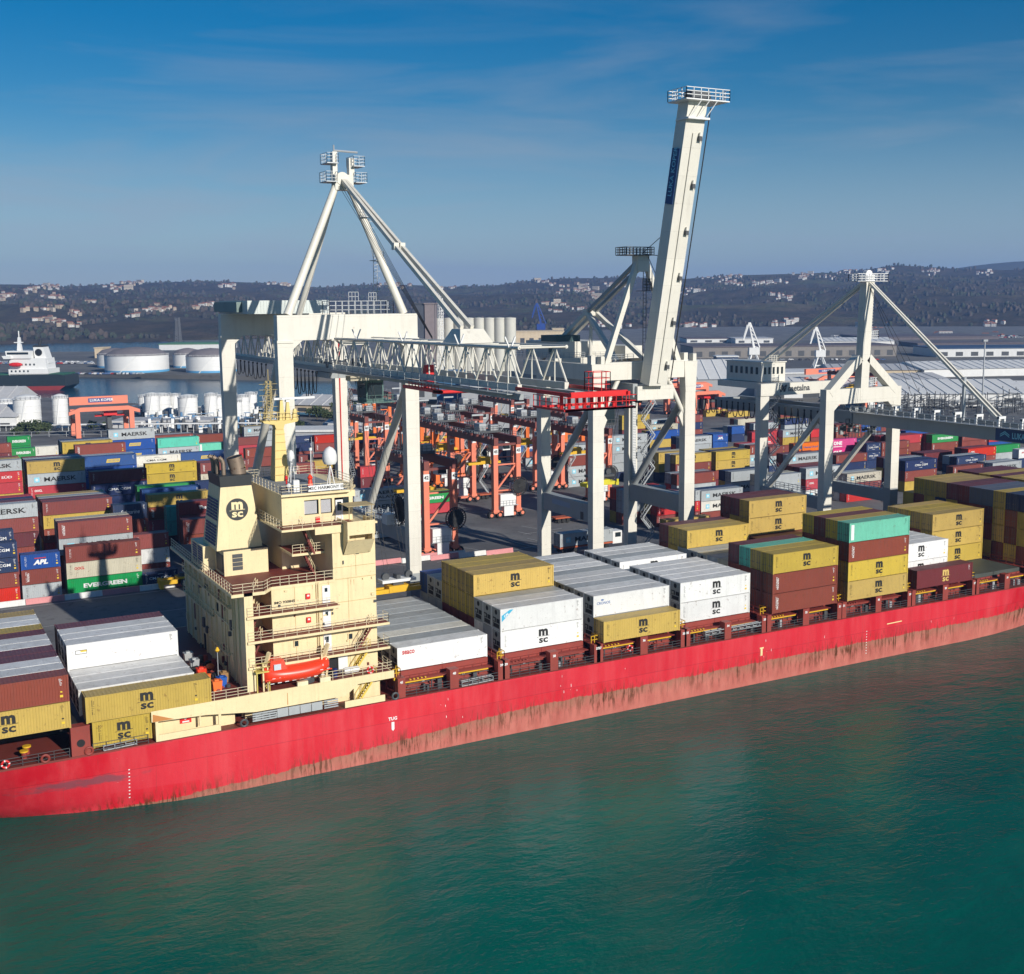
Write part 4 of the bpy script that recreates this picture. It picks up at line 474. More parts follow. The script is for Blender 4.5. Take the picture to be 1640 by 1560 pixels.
# ---------------------------------------------------------------- hills
def lerp_tab(tab,x):
    if x<=tab[0][0]: return tab[0][1]
    for (a,b_),(c,d) in zip(tab[:-1],tab[1:]):
        if a<=x<=c: return b_+(d-b_)*(x-a)/(c-a)
    return tab[-1][1]
SKY=[(-500,452),(0,455),(60,455),(110,459),(170,456),(250,452),(360,450),(440,454),(520,460),(600,456),(660,456),(720,459),(790,458),(850,450),(900,446),(1000,444),(1100,446),(1150,442),(1250,439),(1330,437),(1390,430),(1430,424),(1470,427),(1520,430),(1600,432),(1700,430),(2300,425)]
def az_px(a):     # the column that the bearing a (rad, from +Y) crosses at eye level
    return CCX+CF*math.tan(a-CYW)
from mathutils import noise as mn
def hill_h(x,y):
    dx,dy=x-CPOS.x,y-CPOS.y; d=math.hypot(dx,dy); a=math.atan2(dx,dy); px=az_px(a)
    d0=1750+ (0 if px<700 else min(1,(px-700)/400)*500); d1=4100
    sky_=lerp_tab(SKY,px); rz=gd(px,sky_,d1).z
    t=(d-d0)/(d1-d0)
    if t<0: return -3
    v=Vector((x*.0016,y*.0016,0)); nn=mn.fractal(v,1,2,5); v2=Vector((x*.006,y*.006,3)); n2=mn.fractal(v2,1,2,4)
    f=min(1,t); prof=.10*min(1,f*9)+.90*(f**1.15)
    rdg=(.25*nn+.07*n2)*math.sin(min(1,f)*math.pi)
    h=2+ (rz-2)*max(.0,prof+rdg) if t<=1 else rz-(t-1)*200
    return h+n2*4*min(1,f*4)*(1 if t<.97 else .3)
hm,t,b=nodes('hill_woodland'); n=t.nodes.new; l=t.links.new; b.inputs['Roughness'].default_value=1; b.inputs['Specular IOR Level'].default_value=0
tcn=n('ShaderNodeTexCoord')
def hn(s_,d,ms=(1,1,1),di=0):
    x=n('ShaderNodeTexNoise'); x.inputs['Scale'].default_value=s_; x.inputs['Detail'].default_value=d; x.inputs['Roughness'].default_value=.7; x.inputs['Distortion'].default_value=di
    q=n('ShaderNodeMapping'); q.inputs['Scale'].default_value=ms; l(tcn.outputs['Object'],q.inputs[0]); l(q.outputs[0],x.inputs['Vector']); return x.outputs['Fac']
def ramp(src,a,b_,ca,cb):
    c=n('ShaderNodeValToRGB'); c.color_ramp.elements[0].position=a; c.color_ramp.elements[1].position=b_; c.color_ramp.elements[0].color=(*ca,1); c.color_ramp.elements[1].color=(*cb,1); l(src,c.inputs[0]); return c.outputs[0]
w1=ramp(hn(.02,9),.35,.65,(.045,.045,.030),(.105,.080,.055))
fields=ramp(hn(.0022,5,(1,1,1),.8),.52,.58,(0,0,0),(1,1,1)); fc=ramp(hn(.006,3,(1,2.5,1)),.4,.6,(.17,.13,.08),(.09,.11,.045))
mx_=n('ShaderNodeMix'); mx_.data_type='RGBA'; 
mf=n('ShaderNodeMath'); mf.operation='MULTIPLY'; l(fields,mf.inputs[0]); mf.inputs[1].default_value=.7; l(mf.outputs[0],mx_.inputs['Factor']); l(w1,mx_.inputs['A']); l(fc,mx_.inputs['B']); l(mx_.outputs['Result'],b.inputs['Base Color'])
bp=n('ShaderNodeBump'); bp.inputs['Strength'].default_value=1; bp.inputs['Distance'].default_value=9; l(hn(.05,6),bp.inputs['Height']); l(bp.outputs[0],b.inputs['Normal'])
H_=MB(); A0,A1,NA=math.radians(-4),math.radians(62),330; ds=[1650+i*42 for i in range(64)]+[4450,4700,5000]; 
vs=[]
for i in range(NA+1):
    a=A0+(A1-A0)*i/NA
    for d in ds: x=CPOS.x+d*math.sin(a); y=CPOS.y+d*math.cos(a); vs.append((x,y,hill_h(x,y)))
k=len(ds); H_.add(vs,[(i*k+j,(i+1)*k+j,(i+1)*k+j+1,i*k+j+1) for i in range(NA) for j in range(k-1)])
tag(H_.build('hills',hm,fix=False,smooth=False),kind='structure')
b_=MB(); cc=gd(1690,470,4800); 
for i in range(1): pass
vs=[]; K=24
for i in range(K+1):
    for j in range(9):
        u=i/K*2-1; v=j/8*2-1; h=(gd(1680,418,4800).z+8)*max(0,1-u*u*.9)*max(0,1-v*v) ; vs.append((cc.x+u*900*.85+v*200,cc.y-u*500+v*300,h-5))
b_.add(vs,[(i*9+j,(i+1)*9+j,(i+1)*9+j+1,i*9+j+1) for i in range(K) for j in range(8)]); tag(b_.build('distant_mountain',flat('distant_rock',(.06,.075,.09),1),smooth=True),kind='structure')
# ---------------------------------------------------------------- houses on the hillside
roofm=[paint('roof_tile_'+str(i),c,.8,.1,.1) for i,c in enumerate(((.30,.12,.07),(.24,.10,.065),(.35,.17,.11),(.20,.19,.18)))]
wallm=[paint('house_plaster_'+str(i),c,.8,.05,.1) for i,c in enumerate(((.55,.53,.48),(.46,.38,.28),(.60,.59,.56),(.48,.42,.34)))]
HM=[]
for i in range(6):
    b_=MB(); r=random.Random(i); a=r.uniform(9,14); d=r.uniform(7,10); h=r.uniform(5,8.5)
    b_.box(-a/2,-d/2,-4,a/2,d/2,h,0); b_.prism([(-d/2-.5,h),(d/2+.5,h),(0,h+2.4)],-a/2-.5,a/2+.5,'x',1)
    for k in range(3):
        for z in (1.2,4.2):
            if z<h-1.5: b_.box(-a/2+1+k*a/3,-d/2-.05,z,-a/2+2.2+k*a/3,-d/2+.02,z+1.5,2)
    if i==3: b_=MB(); b_.box(-14,-6,-4,14,6,12,0); b_.box(-14.4,-6.4,12,14.4,6.4,12.6,1); [b_.box(-13+k*3,-6.05,2+q*3,-11.5+k*3,-5.95,3.6+q*3,2) for k in range(9) for q in range(3)]
    me=b_.mesh('hillside_house'); me.materials.append(wallm[i%4]); me.materials.append(roofm[i%4]); me.materials.append(M_glass); HM.append(me)
clusters=[ # px0,px1, py0,py1, count, wide
 (0,60,463,474,9),(60,330,452,464,30),(10,110,476,500,30),(120,150,484,505,9),(0,420,500,524,26),(200,270,496,512,10),(260,420,488,500,16),(340,470,452,462,16),(560,760,455,464,22),
 (800,1010,446,470,44),(760,1000,462,480,10),(840,1000,480,500,8),(1090,1310,440,456,62),(1310,1345,440,452,4),(1320,1640,430,440,40),(1095,1140,462,478,10),(1215,1290,474,480,12),(1100,1180,520,528,12),(1240,1300,514,520,8),(1370,1440,520,530,7),(1550,1640,505,536,8),(1500,1640,531,540,6),(900,1000,520,530,6),(860,1000,497,512,8)]
rr=random.Random(77); allh=[]
def hit(px,py):
    d=ray(px,py); dh=math.hypot(d.x,d.y); s_=1760.
    while s_<4300:
        P=CPOS+d*(s_/dh)
        if P.z<hill_h(P.x,P.y): return P
        s_+=14
    return None
for ci,(a,c,d,e,cnt) in enumerate(clusters):
    subs=[(rr.uniform(a,c),rr.uniform(d,e)) for _ in range(max(2,cnt//6))]
    for k in range(int(cnt*1.25)):
        for tr in range(4):
            q0=rr.choice(subs); px=q0[0]+rr.gauss(0,9); py=q0[1]+rr.gauss(0,1.8)+.05*(px-q0[0])*(1 if ci%2 else -1); P=hit(px,py+ (3 if tr else 0))
            if P: break
        if P: allh.append((P,px,py,ci))
where=['at far left edge','along the left ridge','in the dense left village','on the left slope','near the left shore','low on the left slope','mid slope left of the tall crane','on the ridge behind the left crane','on the ridge right of the left crane','in the hilltop village at centre','under the hilltop village','mid slope at centre','on the long ridge right of the boom','by the right crane top','along the right skyline','in a small hamlet right of the boom','in a short row mid slope right','near the flat behind the warehouses','by the right foot','right of the crane mast','on the far right slope','at the far right foot','low at centre','low slope at centre']
rest=MB()
hs_=[]
for i,(P,px,py,ci) in enumerate(allh):
    q=rr.randrange(6); 
    if q==3 and rr.random()<.6: q=2
    if i<600 and len(hs_)<295 and (ci not in (12,14) or rr.random()<.75):
        o=bpy.data.objects.new('hillside_house',HM[q]); COL.objects.link(o); o.location=(P.x,P.y,hill_h(P.x,P.y)+.4); o.rotation_euler=(0,0,-CYW+rr.uniform(-.7,.7)); s_=rr.uniform(.55,.85)*(1.1 if P.y>2500 else .9); o.scale=(s_,s_,s_)
        tag(o,('tiny pale house with grey roof ' if q%4==3 else 'tiny pale house with reddish tiled roof ')+where[ci],'house','houses '+where[ci]); hs_.append(o)
    else:
        me=HM[q]; a=rr.uniform(-1,1)-CYW; c_,s1=math.cos(a),math.sin(a); n0=len(rest.v)
        rest.v+=[(P.x+(v.co.x*c_-v.co.y*s1)*.65,P.y+(v.co.x*s1+v.co.y*c_)*.65,hill_h(P.x,P.y)+v.co.z*.65) for v in me.vertices]; rest.f+=[tuple(x+n0 for x in p.vertices) for p in me.polygons]; rest.m+=[p.material_index for p in me.polygons]
if rest.v: tag(rest.build('distant_houses',[wallm[2],roofm[0],M_glass],fix=False),'more tiny houses scattered over the hillside','houses',None,'stuff')
# woodland on the slopes: uncountable crowns
wd=MB(); rr=random.Random(5)
ico=[(math.cos(a)*math.cos(b_),math.sin(a)*math.cos(b_),math.sin(b_)) for b_ in (-.6,.3,1.1) for a in (0,1.26,2.51,3.77,5.03)]
for i in range(12000):
    a=A0+(A1-A0)*rr.random(); d=1780+2400*rr.random()**1.3; x=CPOS.x+d*math.sin(a); y=CPOS.y+d*math.cos(a); z=hill_h(x,y)
    if z<1.5 or mn.noise(Vector((x*.004,y*.004,1)))<-.05: continue
    s_=rr.uniform(2.2,5.5); hh_=rr.uniform(.8,1.5); n0=len(wd.v)
    wd.v+=[(x+p[0]*s_*rr.uniform(.7,1.2),y+p[1]*s_*rr.uniform(.7,1.2),z+s_*.4+p[2]*s_*hh_*rr.uniform(.8,1.2)) for p in ico]
    for j in range(2):
        for q in range(5): wd.f.append((n0+j*5+q,n0+j*5+(q+1)%5,n0+(j+1)*5+(q+1)%5,n0+(j+1)*5+q)); wd.m.append(i%3)
    wd.f.append(tuple(n0+10+q for q in range(5))); wd.m.append(i%3)
tag(wd.build('hillside_woodland',[flat('wood_a',(.05,.046,.032),1),flat('wood_b',(.085,.065,.048),1),flat('wood_c',(.04,.05,.026),1)],fix=False),'bare and evergreen woodland on the far hills','woodland',None,'stuff')
# ---------------------------------------------------------------- haze
hz=MB(); hz.box(-4700,-1700,-12.0,7000,6700,262); vm=bpy.data.materials.new('haze_air'); vm.use_nodes=True; t=vm.node_tree; t.nodes.clear()
pv=t.nodes.new('ShaderNodeVolumePrincipled'); pv.inputs['Density'].default_value=HAZE; pv.inputs['Color'].default_value=(.30,.52,1,1); pv.inputs['Anisotropy'].default_value=0.0; om=t.nodes.new('ShaderNodeOutputMaterial'); t.links.new(pv.outputs[0],om.inputs['Volume'])
if HAZE>0: tag(hz.build('haze',vm),kind='stuff')
# ---------------------------------------------------------------- the container ship
def hull_material():
    m,t,b=nodes('hull_paint'); n=t.nodes.new; l=t.links.new
    b.inputs['Roughness'].default_value=.42
    tcn=n('ShaderNodeTexCoord'); sp=n('ShaderNodeSeparateXYZ'); l(tcn.outputs['Object'],sp.inputs[0]); Xs,Zs=sp.outputs['X'],sp.outputs['Z']
    def math_(op,a,b_=None,c_=None):
        x=n('ShaderNodeMath'); x.operation=op
        for i,v in enumerate((a,b_,c_)):
            if v is None: continue
            if isinstance(v,(int,float)): x.inputs[i].default_value=v
            else: l(v,x.inputs[i])
        return x.outputs[0]
    def noise(sc_,det,ms,rough=.65):
        x=n('ShaderNodeTexNoise'); x.inputs['Scale'].default_value=sc_; x.inputs['Detail'].default_value=det; x.inputs['Roughness'].default_value=rough
        mp_=n('ShaderNodeMapping'); mp_.inputs['Scale'].default_value=ms; l(tcn.outputs['Object'],mp_.inputs[0]); l(mp_.outputs[0],x.inputs['Vector']); return x.outputs['Fac']
    def mr(src,a,b_,c,d):
        x=n('ShaderNodeMapRange'); x.inputs['From Min'].default_value=a; x.inputs['From Max'].default_value=b_; x.inputs['To Min'].default_value=c; x.inputs['To Max'].default_value=d; l(src,x.inputs['Value']); return x.outputs[0]
    def mix(f,a,b_):
        x=n('ShaderNodeMix'); x.data_type='RGBA'; l(f,x.inputs['Factor'])
        for s_,v in (('A',a),('B',b_)):
            if isinstance(v,tuple): x.inputs[s_].default_value=(*v,1)
            else: l(v,x.inputs[s_])
        return x.outputs['Result']
    red=mix(mr(noise(.06,5,(1,1,1.5)),.38,.62,0,1),(.55,.007,.020),(.62,.016,.030))
    red=mix(mr(noise(.5,6,(1.2,1,.12)),.42,.72,0,.6),red,(.68,.075,.085))
    red=mix(mr(noise(.9,6,(1.5,1,.10)),.58,.74,0,.5),red,(.36,.03,.03))
    cb=n('ShaderNodeCombineXYZ'); l(math_('FLOOR',math_('MULTIPLY',Xs,1/9.4)),cb.inputs[0]); l(math_('FLOOR',math_('MULTIPLY',math_('ADD',Zs,.4),1/2.45)),cb.inputs[1])
    wn_=n('ShaderNodeTexWhiteNoise'); wn_.noise_dimensions='3D'; l(cb.outputs[0],wn_.inputs['Vector']); red=mix(mr(wn_.outputs['Value'],.2,1,0,.34),red,(.66,.05,.07))
    wn2=math_('FRACT',math_('MULTIPLY',wn_.outputs['Value'],7.7)); red=mix(mr(wn2,.6,1,0,.22),red,(.30,.01,.02))
    # rubbed grey-violet patch near the stern quarter
    dx=math_('DIVIDE',math_('SUBTRACT',Xs,15.5),7.5); dz=math_('DIVIDE',math_('SUBTRACT',math_('SUBTRACT',Zs,3.9),math_('MULTIPLY',math_('SUBTRACT',Xs,15.5),.02)),.75)
    ell=math_('SUBTRACT',1.,math_('ADD',math_('MULTIPLY',dx,dx),math_('MULTIPLY',dz,dz)))
    sc1=mr(math_('ADD',ell,math_('MULTIPLY',math_('SUBTRACT',noise(.5,7,(1,1,3)),.5),3.)),.1,.7,0,.75)
    red=mix(sc1,red,(.16,.07,.09))
    red=mix(mr(noise(2.4,7,(.5,1,3)),.70,.73,0,.7),red,(.75,.5,.5))
    edge=math_('SUBTRACT',math_('MINIMUM',math_('ADD',math_('MULTIPLY',math_('SUBTRACT',Xs,20.),.061),.1),3.05),math_('MULTIPLY',math_('SUBTRACT',noise(.5,8,(1,1,1),.75),.5),1.3))
    below=mr(math_('SUBTRACT',edge,Zs),-.04,.04,0,1)
    pinkc=mix(mr(noise(.4,6,(1,1,.5)),.35,.65,0,1),(.42,.105,.08),(.54,.17,.13))
    # a dirty band just under the paint edge, then paler towards the water
    band=mr(math_('SUBTRACT',edge,Zs),.0,1.5,1.,0.)
    pinkc=mix(math_('MULTIPLY',band,mr(noise(.8,6,(1.2,1,.4)),.35,.65,.25,.95)),pinkc,(.26,.14,.085))
    c=mix(below,red,pinkc)
    rust=math_('MULTIPLY',mr(noise(1.5,9,(1.6,1,.18),.75),.50,.565,0,1),mr(math_('ABSOLUTE',math_('SUBTRACT',Zs,math_('SUBTRACT',edge,.6))),.5,2.2,1.,0.))
    patch=mr(noise(.07,3,(1,1,.2)),.40,.56,.35,1.)
    c=mix(math_('MULTIPLY',math_('MULTIPLY',rust,patch),1.),c,(.10,.03,.010))
    pw=n('ShaderNodeMath'); fx=math_('ABSOLUTE',math_('SUBTRACT',math_('FRACT',math_('MULTIPLY',Xs,1/9.4)),.5))
    seam=math_('MULTIPLY',mr(fx,.0,.0045,1,0),.30); c=mix(seam,c,(.25,.05,.04))
    z2=mr(math_('ABSOLUTE',math_('SUBTRACT',Zs,4.55)),.02,.05,.45,0); c=mix(z2,c,(.22,.01,.02))
    l(c,b.inputs['Base Color']); bp=n('ShaderNodeBump'); bp.inputs['Strength'].default_value=.35; bp.inputs['Distance'].default_value=.2; l(noise(.55,4,(1,1,.7)),bp.inputs['Height']); l(bp.outputs[0],b.inputs['Normal'])
    return m
M_hull=hull_material()
SH=thing('container_ship','long red container ship with cream deckhouse moored along the quay','ship',(0,0,0))
CY=16.15
def bw(x,zf):     # half breadth at height fraction zf 0 (water) .. 1 (deck)
    d=16.15
    if x<25: dk=d-2.2*max(0,(0-x)/30)**2*3 if x<0 else d
    else: dk=d
    wl=d-(max(0,(33-x))/25)**1.9*5.4
    if x>150: wl=d-(x-150)**1.75*.0135-max(0,x-150)*.004
    if x>195: dk=d-((x-195)/50)**2*14.5
    dk=max(dk,.4); wl=max(min(wl,dk),.25)
    t=zf**(.75 if x<60 else 1.6)
    return wl+(dk-wl)*t
xs=[-34,-30,-24,-16,-8,0,5,10,15,20,26,33,45,70,100,130,150,156,162,168,175,182,190,198,206,214,222,230,238,244]
zs=[-2.5,-1,0,.8,1.6,2.4,3.2,4.2,5.2,6.2,7.2]
mb=MB(); vs=[]
for side in (-1,1):
    vs=[(x,CY+side*bw(x,min(1,max(0,(z)/7.2))),z) for x in xs for z in zs]; nz_=len(zs)
    mb.add(vs,[(i*nz_+j,(i+1)*nz_+j,(i+1)*nz_+j+1,i*nz_+j+1) for i in range(len(xs)-1) for j in range(nz_-1)])
nx=len(xs)
for e in (0,nx-1):
    for j in range(len(zs)-1):
        a=[(xs[e],CY-bw(xs[e],max(0,zs[k]/7.2)),zs[k]) for k in (j,j+1)]; b_=[(xs[e],CY+bw(xs[e],max(0,zs[k]/7.2)),zs[k]) for k in (j,j+1)]
        mb.add([a[0],b_[0],b_[1],a[1]],[(0,1,2,3)])
hull=mb.build('hull',M_hull,SH,smooth=True)
mk=MB(); X_=(1,0,0);Z_=(0,0,1)
def hy(x,z): return CY-bw(x,max(0,min(1,z/7.2)))-.03
for px,py,s,sz in ((596,1152,'TUG',.55),):
    p=gy(px+33,py-1,0); text(mk,s,(p.x,-.03,p.z),X_,Z_,.55,.02); 
    poly2(mk,[(-.18,-.4),(-.18,-1.3),(0,-1.5),(.18,-1.3),(.18,-.4)],(p.x,-.03,p.z),X_,Z_)
for x0 in (20.6,127.3):
    for k in range(9):
        z=1.2+.42*k; 
        if z<6.4: mk.add([(x0,hy(x0,z),z),(x0+.16,hy(x0,z),z),(x0+.16,hy(x0,z+.12),z+.12),(x0,hy(x0,z+.12),z+.12)],[(0,1,2,3)])
rr=random.Random(8)
for i in range(22):
    x=rr.choice((58,59,75,76,77,83,108,109,118,140,147))+rr.uniform(-1.2,1.2); z=rr.uniform(3.2,6.2); ww=rr.uniform(.02,.08); hh_=rr.uniform(.08,.4)
    mk.add([(x,-.025,z),(x+ww,-.025,z),(x+ww*.8,-.025,z+hh_),(x,-.025,z+hh_)],[(0,1,2,3)])
poly2(mk,[(0,0),(3.1,.05),(3.1,.2),(0,.15)],(131.5,-.03,5.1),X_,Z_,1)
poly2(mk,[(-.15,0),(.2,0),(.2,1),(.4,1),(.4,1.2),(-.3,1.2),(-.3,1),(-.15,1)],(107.2,-.03,4.0),X_,Z_,1)
for x in (): poly2(mk,[(0,0),(.08,0),(.08,.9),(.3,.95),(.3,1.05),(0,1.05)],(x,-.03,4.6),X_,Z_)
setp(mk.build('hull_markings',[M_white,flat('pale_yellow_mark',(.75,.6,.3)),],None,fix=False),hull)
dk=MB(); dk.prism([(x,CY-bw(x,1)+.02) for x in xs]+[(x,CY+bw(x,1)-.02) for x in reversed(xs)],7.05,7.18,'z')
# narrow rounded edge and side walkway plating
dk.beam((-20,.06,7.22),(196,.06,7.22),.12,.12)
dk.build('main_deck',M_deck,SH)
# hatch coamings and covers, one per bay
BX=[(2.9,-1),(16.3,-1),(52.8,1),(66.9,1),(80.75,1),(94.83,1),(109.03,1),(123.3,1),(137.5,1),(151.6,1),(165.9,1),(180.1,1)]
for bx,_ in BX:
    if bx<20: continue
    c=MB(); c.box(bx-.1,2.3,7.18,bx+12.3,30.0,9.05)
    for i in range(10): c.box(bx+.25+i*1.22,2.18,7.2,bx+.37+i*1.22,2.3,9.0)
    for i in (1,4,6,9): c.box(bx+i*1.2,2.12,7.7,bx+i*1.2+.9,2.2,8.7)
    c.box(bx-.1,1.2,8.75,bx+12.3,2.3,8.83)
    co=c.build('hatch_coaming',M_shipred,SH)
    h=MB(); h.box(bx,2.45,9.07,bx+12.2,30,9.70)
    h.box(bx+5.9,2.4,9.06,bx+6.3,2.47,9.72)
    h.build('hatch_cover',M_shipred if bx<150 else paint('hatch_grey_green',(.06,.07,.06),.6,.2,.3),SH)
    y_=MB(); 
    for k in range(5): y_.box(bx+1.0+k*.5,1.2,8.85,bx+1.2+k*.5,1.5,8.95)
    y_.beam((bx+.4,1.18,8.66),(bx+5.4,1.18,8.66),.1,.14); y_.beam((bx+6.9,1.18,8.66),(bx+11.6,1.18,8.66),.1,.14)
    setp(y_.build('yellow_edge_beam',M_yellow if int(bx)%3 else M_shipred,None),co)
    t_=MB(); 
    for q,xx in enumerate((bx+3.1,bx+8.6)): text(t_,str(42-int((bx-50)/7.1)-q),(xx,2.1,8.3),X_,Z_,.5,.02)
    setp(t_.build('coaming_number',M_white,None,fix=False),co)
# lashing posts along the near side
POST=[(5.2,2.2),(15.0,1.9)]
for bx,_ in BX:
    if bx>20: POST+=[(bx-1.0,.95),(bx+5.85,1.15),(bx+12.45,.95)]
for x,wd in POST:
    p=MB(); p.box(x,.08,7.16,x+wd,1.15,9.66 if x>20 else 10.4); p.box(x-.03,.05,9.55 if x>20 else 10.3,x+wd+.03,1.2,9.68 if x>20 else 10.42)
    if x<20: p.lathe((x+wd*.5,.07,8.6),[(.42,0),(.42,-.02),(0,-.02)],16,1,axis='y')
    po=p.build('lashing_post',[M_shipred,M_dark],SH)
    if x>20 and int(x*10)%3: 
        t_=MB(); text(t_,str(41-int((x-50)/7.1)),(x+wd/2,.06,9.15),X_,Z_,.42,.02); setp(t_.build('post_number',M_white,None,fix=False),po)
# lashing bridge with yellow platforms between bays
for bx,_ in BX:
    if bx<50: continue
    x=bx-1.35; m_=MB(); m_.box(x,1.0,9.5,x+1.1,31,9.6,0); m_.rail([(x+.05,1.0,9.6),(x+.05,31,9.6)],1.0,1.6,.06,0); m_.rail([(x+1.05,1.0,9.6),(x+1.05,2.4,9.6)],1.0,.7,.07,1); m_.rail([(x+.05,1.0,9.6),(x+1.05,1.0,9.6)],1.0,.5,.07,1)
    m_.box(x+.1,.7,9.3,x+1.0,1.2,9.62,1)
    for k in range(12): m_.box(x+.45,1.6+k*2.5,7.2,x+.6,1.75+k*2.5,9.5,0)
    m_.build('lashing_bridge',[M_shipred,M_yellow],SH)
# bulwark rail
r_=MB()
seg=[(-6,5.0)]+[(7.2,14.8),(17.1,22.8)]+[(POST[i][0]+POST[i][1],POST[i+1][0]) for i in range(2,len(POST)-1)]
for a,b_ in seg:
    r_=MB(); r_.rail([(a,.18,7.2),(b_,.18,7.2)],1.05,1.4,.05,0,3); r_.build('deck_railing',M_steel,SH)
# gear lying in the side walkway
g=random.Random(4)
gear=MB()
for bx,_ in BX:
    if bx<50: continue
    for k in range(5):
        x=bx+g.uniform(.2,11.6); gear.box(x,1.4,7.18,x+g.uniform(.2,.6),1.9,7.18+g.uniform(.5,1.3),g.choice((0,0,1,2)))
        gear.tube((x+.7,1.6,7.2),(x+.7,1.6,7.2+g.uniform(.5,1.5)),.09,n=8,mi=g.choice((0,1)))
    gear.tube((bx+1,2.05,7.75),(bx+12,2.05,7.75),.07,n=6,mi=1); gear.tube((bx-1,1.9,8.15),(bx+12,1.9,8.15),.05,n=6,mi=0)
gear.build('deck_fittings',[M_steel,M_shipred,M_galv],SH)
def ladder_gear(x0,x1,z,mat,nm):
    b_=MB(); n_=max(3,int((x1-x0)/1.1))
    for s in (0,.5): 
        b_.beam((x0,.25,z+s),(x1,.25,z+s+.12),.10,.10); b_.beam((x0,.75,z+s),(x1,.75,z+s+.12),.10,.10)
    for i in range(n_+1):
        t=i/n_; x=x0+(x1-x0)*t; b_.box(x-.03,.2,z,x+.03,.8,z+.62)
    return b_.build(nm,mat,SH)
ladder_gear(34.6,37.0,7.55,M_galv,'accommodation_ladder')
pl=MB(); 
for i in range(4): pl.box(37.05+i*1.35,.12,7.55+i*.01,38.33+i*1.35,.2,8.55)
for k in range(4): pl.box(34.2,.12,7.55+k*.27,37.0,.22,7.70+k*.27); pl.box(42.6,.12,7.6+k*.27,44.3,.22,7.74+k*.27)
pl.build('folded_gangway_panels',M_galv,SH)
ladder_gear(97.5,108.2,8.2,M_galv,'pilot_ladder_gangway'); ladder_gear(18.2,21.6,7.3,M_galv,'mooring_rail'); ladder_gear(60.3,64.6,7.3,M_galv,'spare_ladder')
# mooring bollards, aft
for (x,y) in ((10.6,2.3),(11.0,3.6)):
    b_=MB(); b_.lathe((x,y,7.2),[(.28,0),(.28,.75)],12,0); b_.lathe((x,y,7.2),[(.44,.75),(.44,.9),(0,.92)],14,1); b_.build('mooring_bollard',[M_shipred,M_yellow],SH)
b_=MB(); b_.box(3.2,2.2,7.2,6.4,4.2,8.9); b_.lathe((5.1,2.15,8.3),[(.3,0),(.3,-.06),(0,-.06)],12,1,axis='y'); b_.build('mooring_winch',[M_shipred,M_yellow],SH)
b_=MB(); b_.box(-6,8,7.2,15.9,29,10.3); b_.box(-6,1.6,9.9,15.9,8,10.35)
b_.build('aft_hatch_shade_fill',M_dark,SH)  # near-black fill stands in for shade in the open space below the containers
for x in (12.4,16.7,33.2,51.4):
    b_=MB()
    for i in range(20):
        t=i*math.pi/10; t2=(i+1)*math.pi/10
        b_.tube((x+.38*math.cos(t),.0,7.65+.38*math.sin(t)),(x+.38*math.cos(t2),.0,7.65+.38*math.sin(t2)),.13,n=6)
    b_.build('fairlead',M_shipred if x<20 else M_steel,SH)
# ---- deckhouse
DH=SH
def dh(mbx,nm,mat,smooth=False,label=None): return mbx.build(nm,mat,DH,smooth=smooth,label=label)
wl=MB()
# main block with the recessed aft corner, then upper blocks
wl.box(37.6,2.6,7.2,50.3,31,22.1); wl.box(34,6.8,7.2,37.6,30,22.1)
wl.box(34,1.0,10.75,35.0,1.9,22.1); wl.box(34,1.9,10.75,34.25,6.8,22.1)
wl.box(34,2.5,7.2,37.6,6.8,10.7)
wl.box(45.0,2.55,22.1,50.3,20,28.3); wl.box(46.4,20,27.4,50.3,31.2,28.3)                 # forward tower below the bridge
wl.box(41.4,10.5,22.1,45.0,20,28.3)                   # upper aft block
wl.box(39.9,5.0,28.5,41.9,19,32.0); wl.box(41.9,5.0,28.5,42.4,19,29.55); wl.box(42.4,5.0,28.5,48.5,19.3,29.5)
# wheelhouse frame round the windows
wl.box(41.9,5.0,31.25,48.9,19.3,32.0)
for x0,x1 in ((41.9,42.6),(44.35,44.6),(46.0,46.3),(48.1,48.5)): wl.box(x0,5.02,29.5,x1,5.2,31.25)
for k in range(8): y=5.1+k*1.98; wl.box(48.35,y,29.5,48.6,y+.2,31.25)
wl.box(42.2,18.9,29.5,48.5,19.3,31.25); wl.box(41.9,9,29.5,42.2,19,31.25)
dh(wl,'house_wall',M_cream)
pl_=MB()   # plate seams and soot-free trim lines
for z in (13.4,16.35,19.25,22.0): pl_.box(37.6,2.575,z-.02,50.3,2.6,z+.02)
for x in (40.3,43.2,46.8): pl_.box(x,2.575,10.8,x+.035,2.6,27.9 if x>45 else 22)
pl_.box(47.8,2.53,22.2,47.84,2.55,28.2); pl_.box(45.0,2.53,23.4,50.3,2.55,23.44)
dh(pl_,'wall_seams',paint('seam_ochre',(.42,.28,.10),.6,.1,.1))
# decks (red floor, cream edge)
def slab(x0,y0,x1,y1,z,th=.28,lab='deck_slab'):
    s=MB(); s.box(x0,y0,z-th,x1,y1,z,0); s.box(x0+.12,y0+.12,z,x1-.12,y1-.12,z+.025,1); return dh(s,lab,[M_cream,M_deck])
slab(43.2,.75,51.2,2.9,13.6); slab(34.2,.75,43.2,6.6,13.6)
slab(43.2,.75,51.2,2.9,16.55); slab(34.2,.75,43.2,6.6,16.55)
slab(34.2,.75,45.2,6.6,19.4)
sd=MB(); sd.prism([(32.6,1.0),(32.6,31.5),(45.2,31.5),(45.2,2.5),(37.6,2.5),(36.4,1.0)],21.75,22.1,'z',0); sd.prism([(32.8,1.2),(32.8,31.3),(45.0,31.3),(45.0,2.7),(37.5,2.7),(36.3,1.2)],22.1,22.13,'z',1); dh(sd,'funnel_deck',[M_cream,M_deck])
slab(41.0,5.2,45.2,11,25.0); 
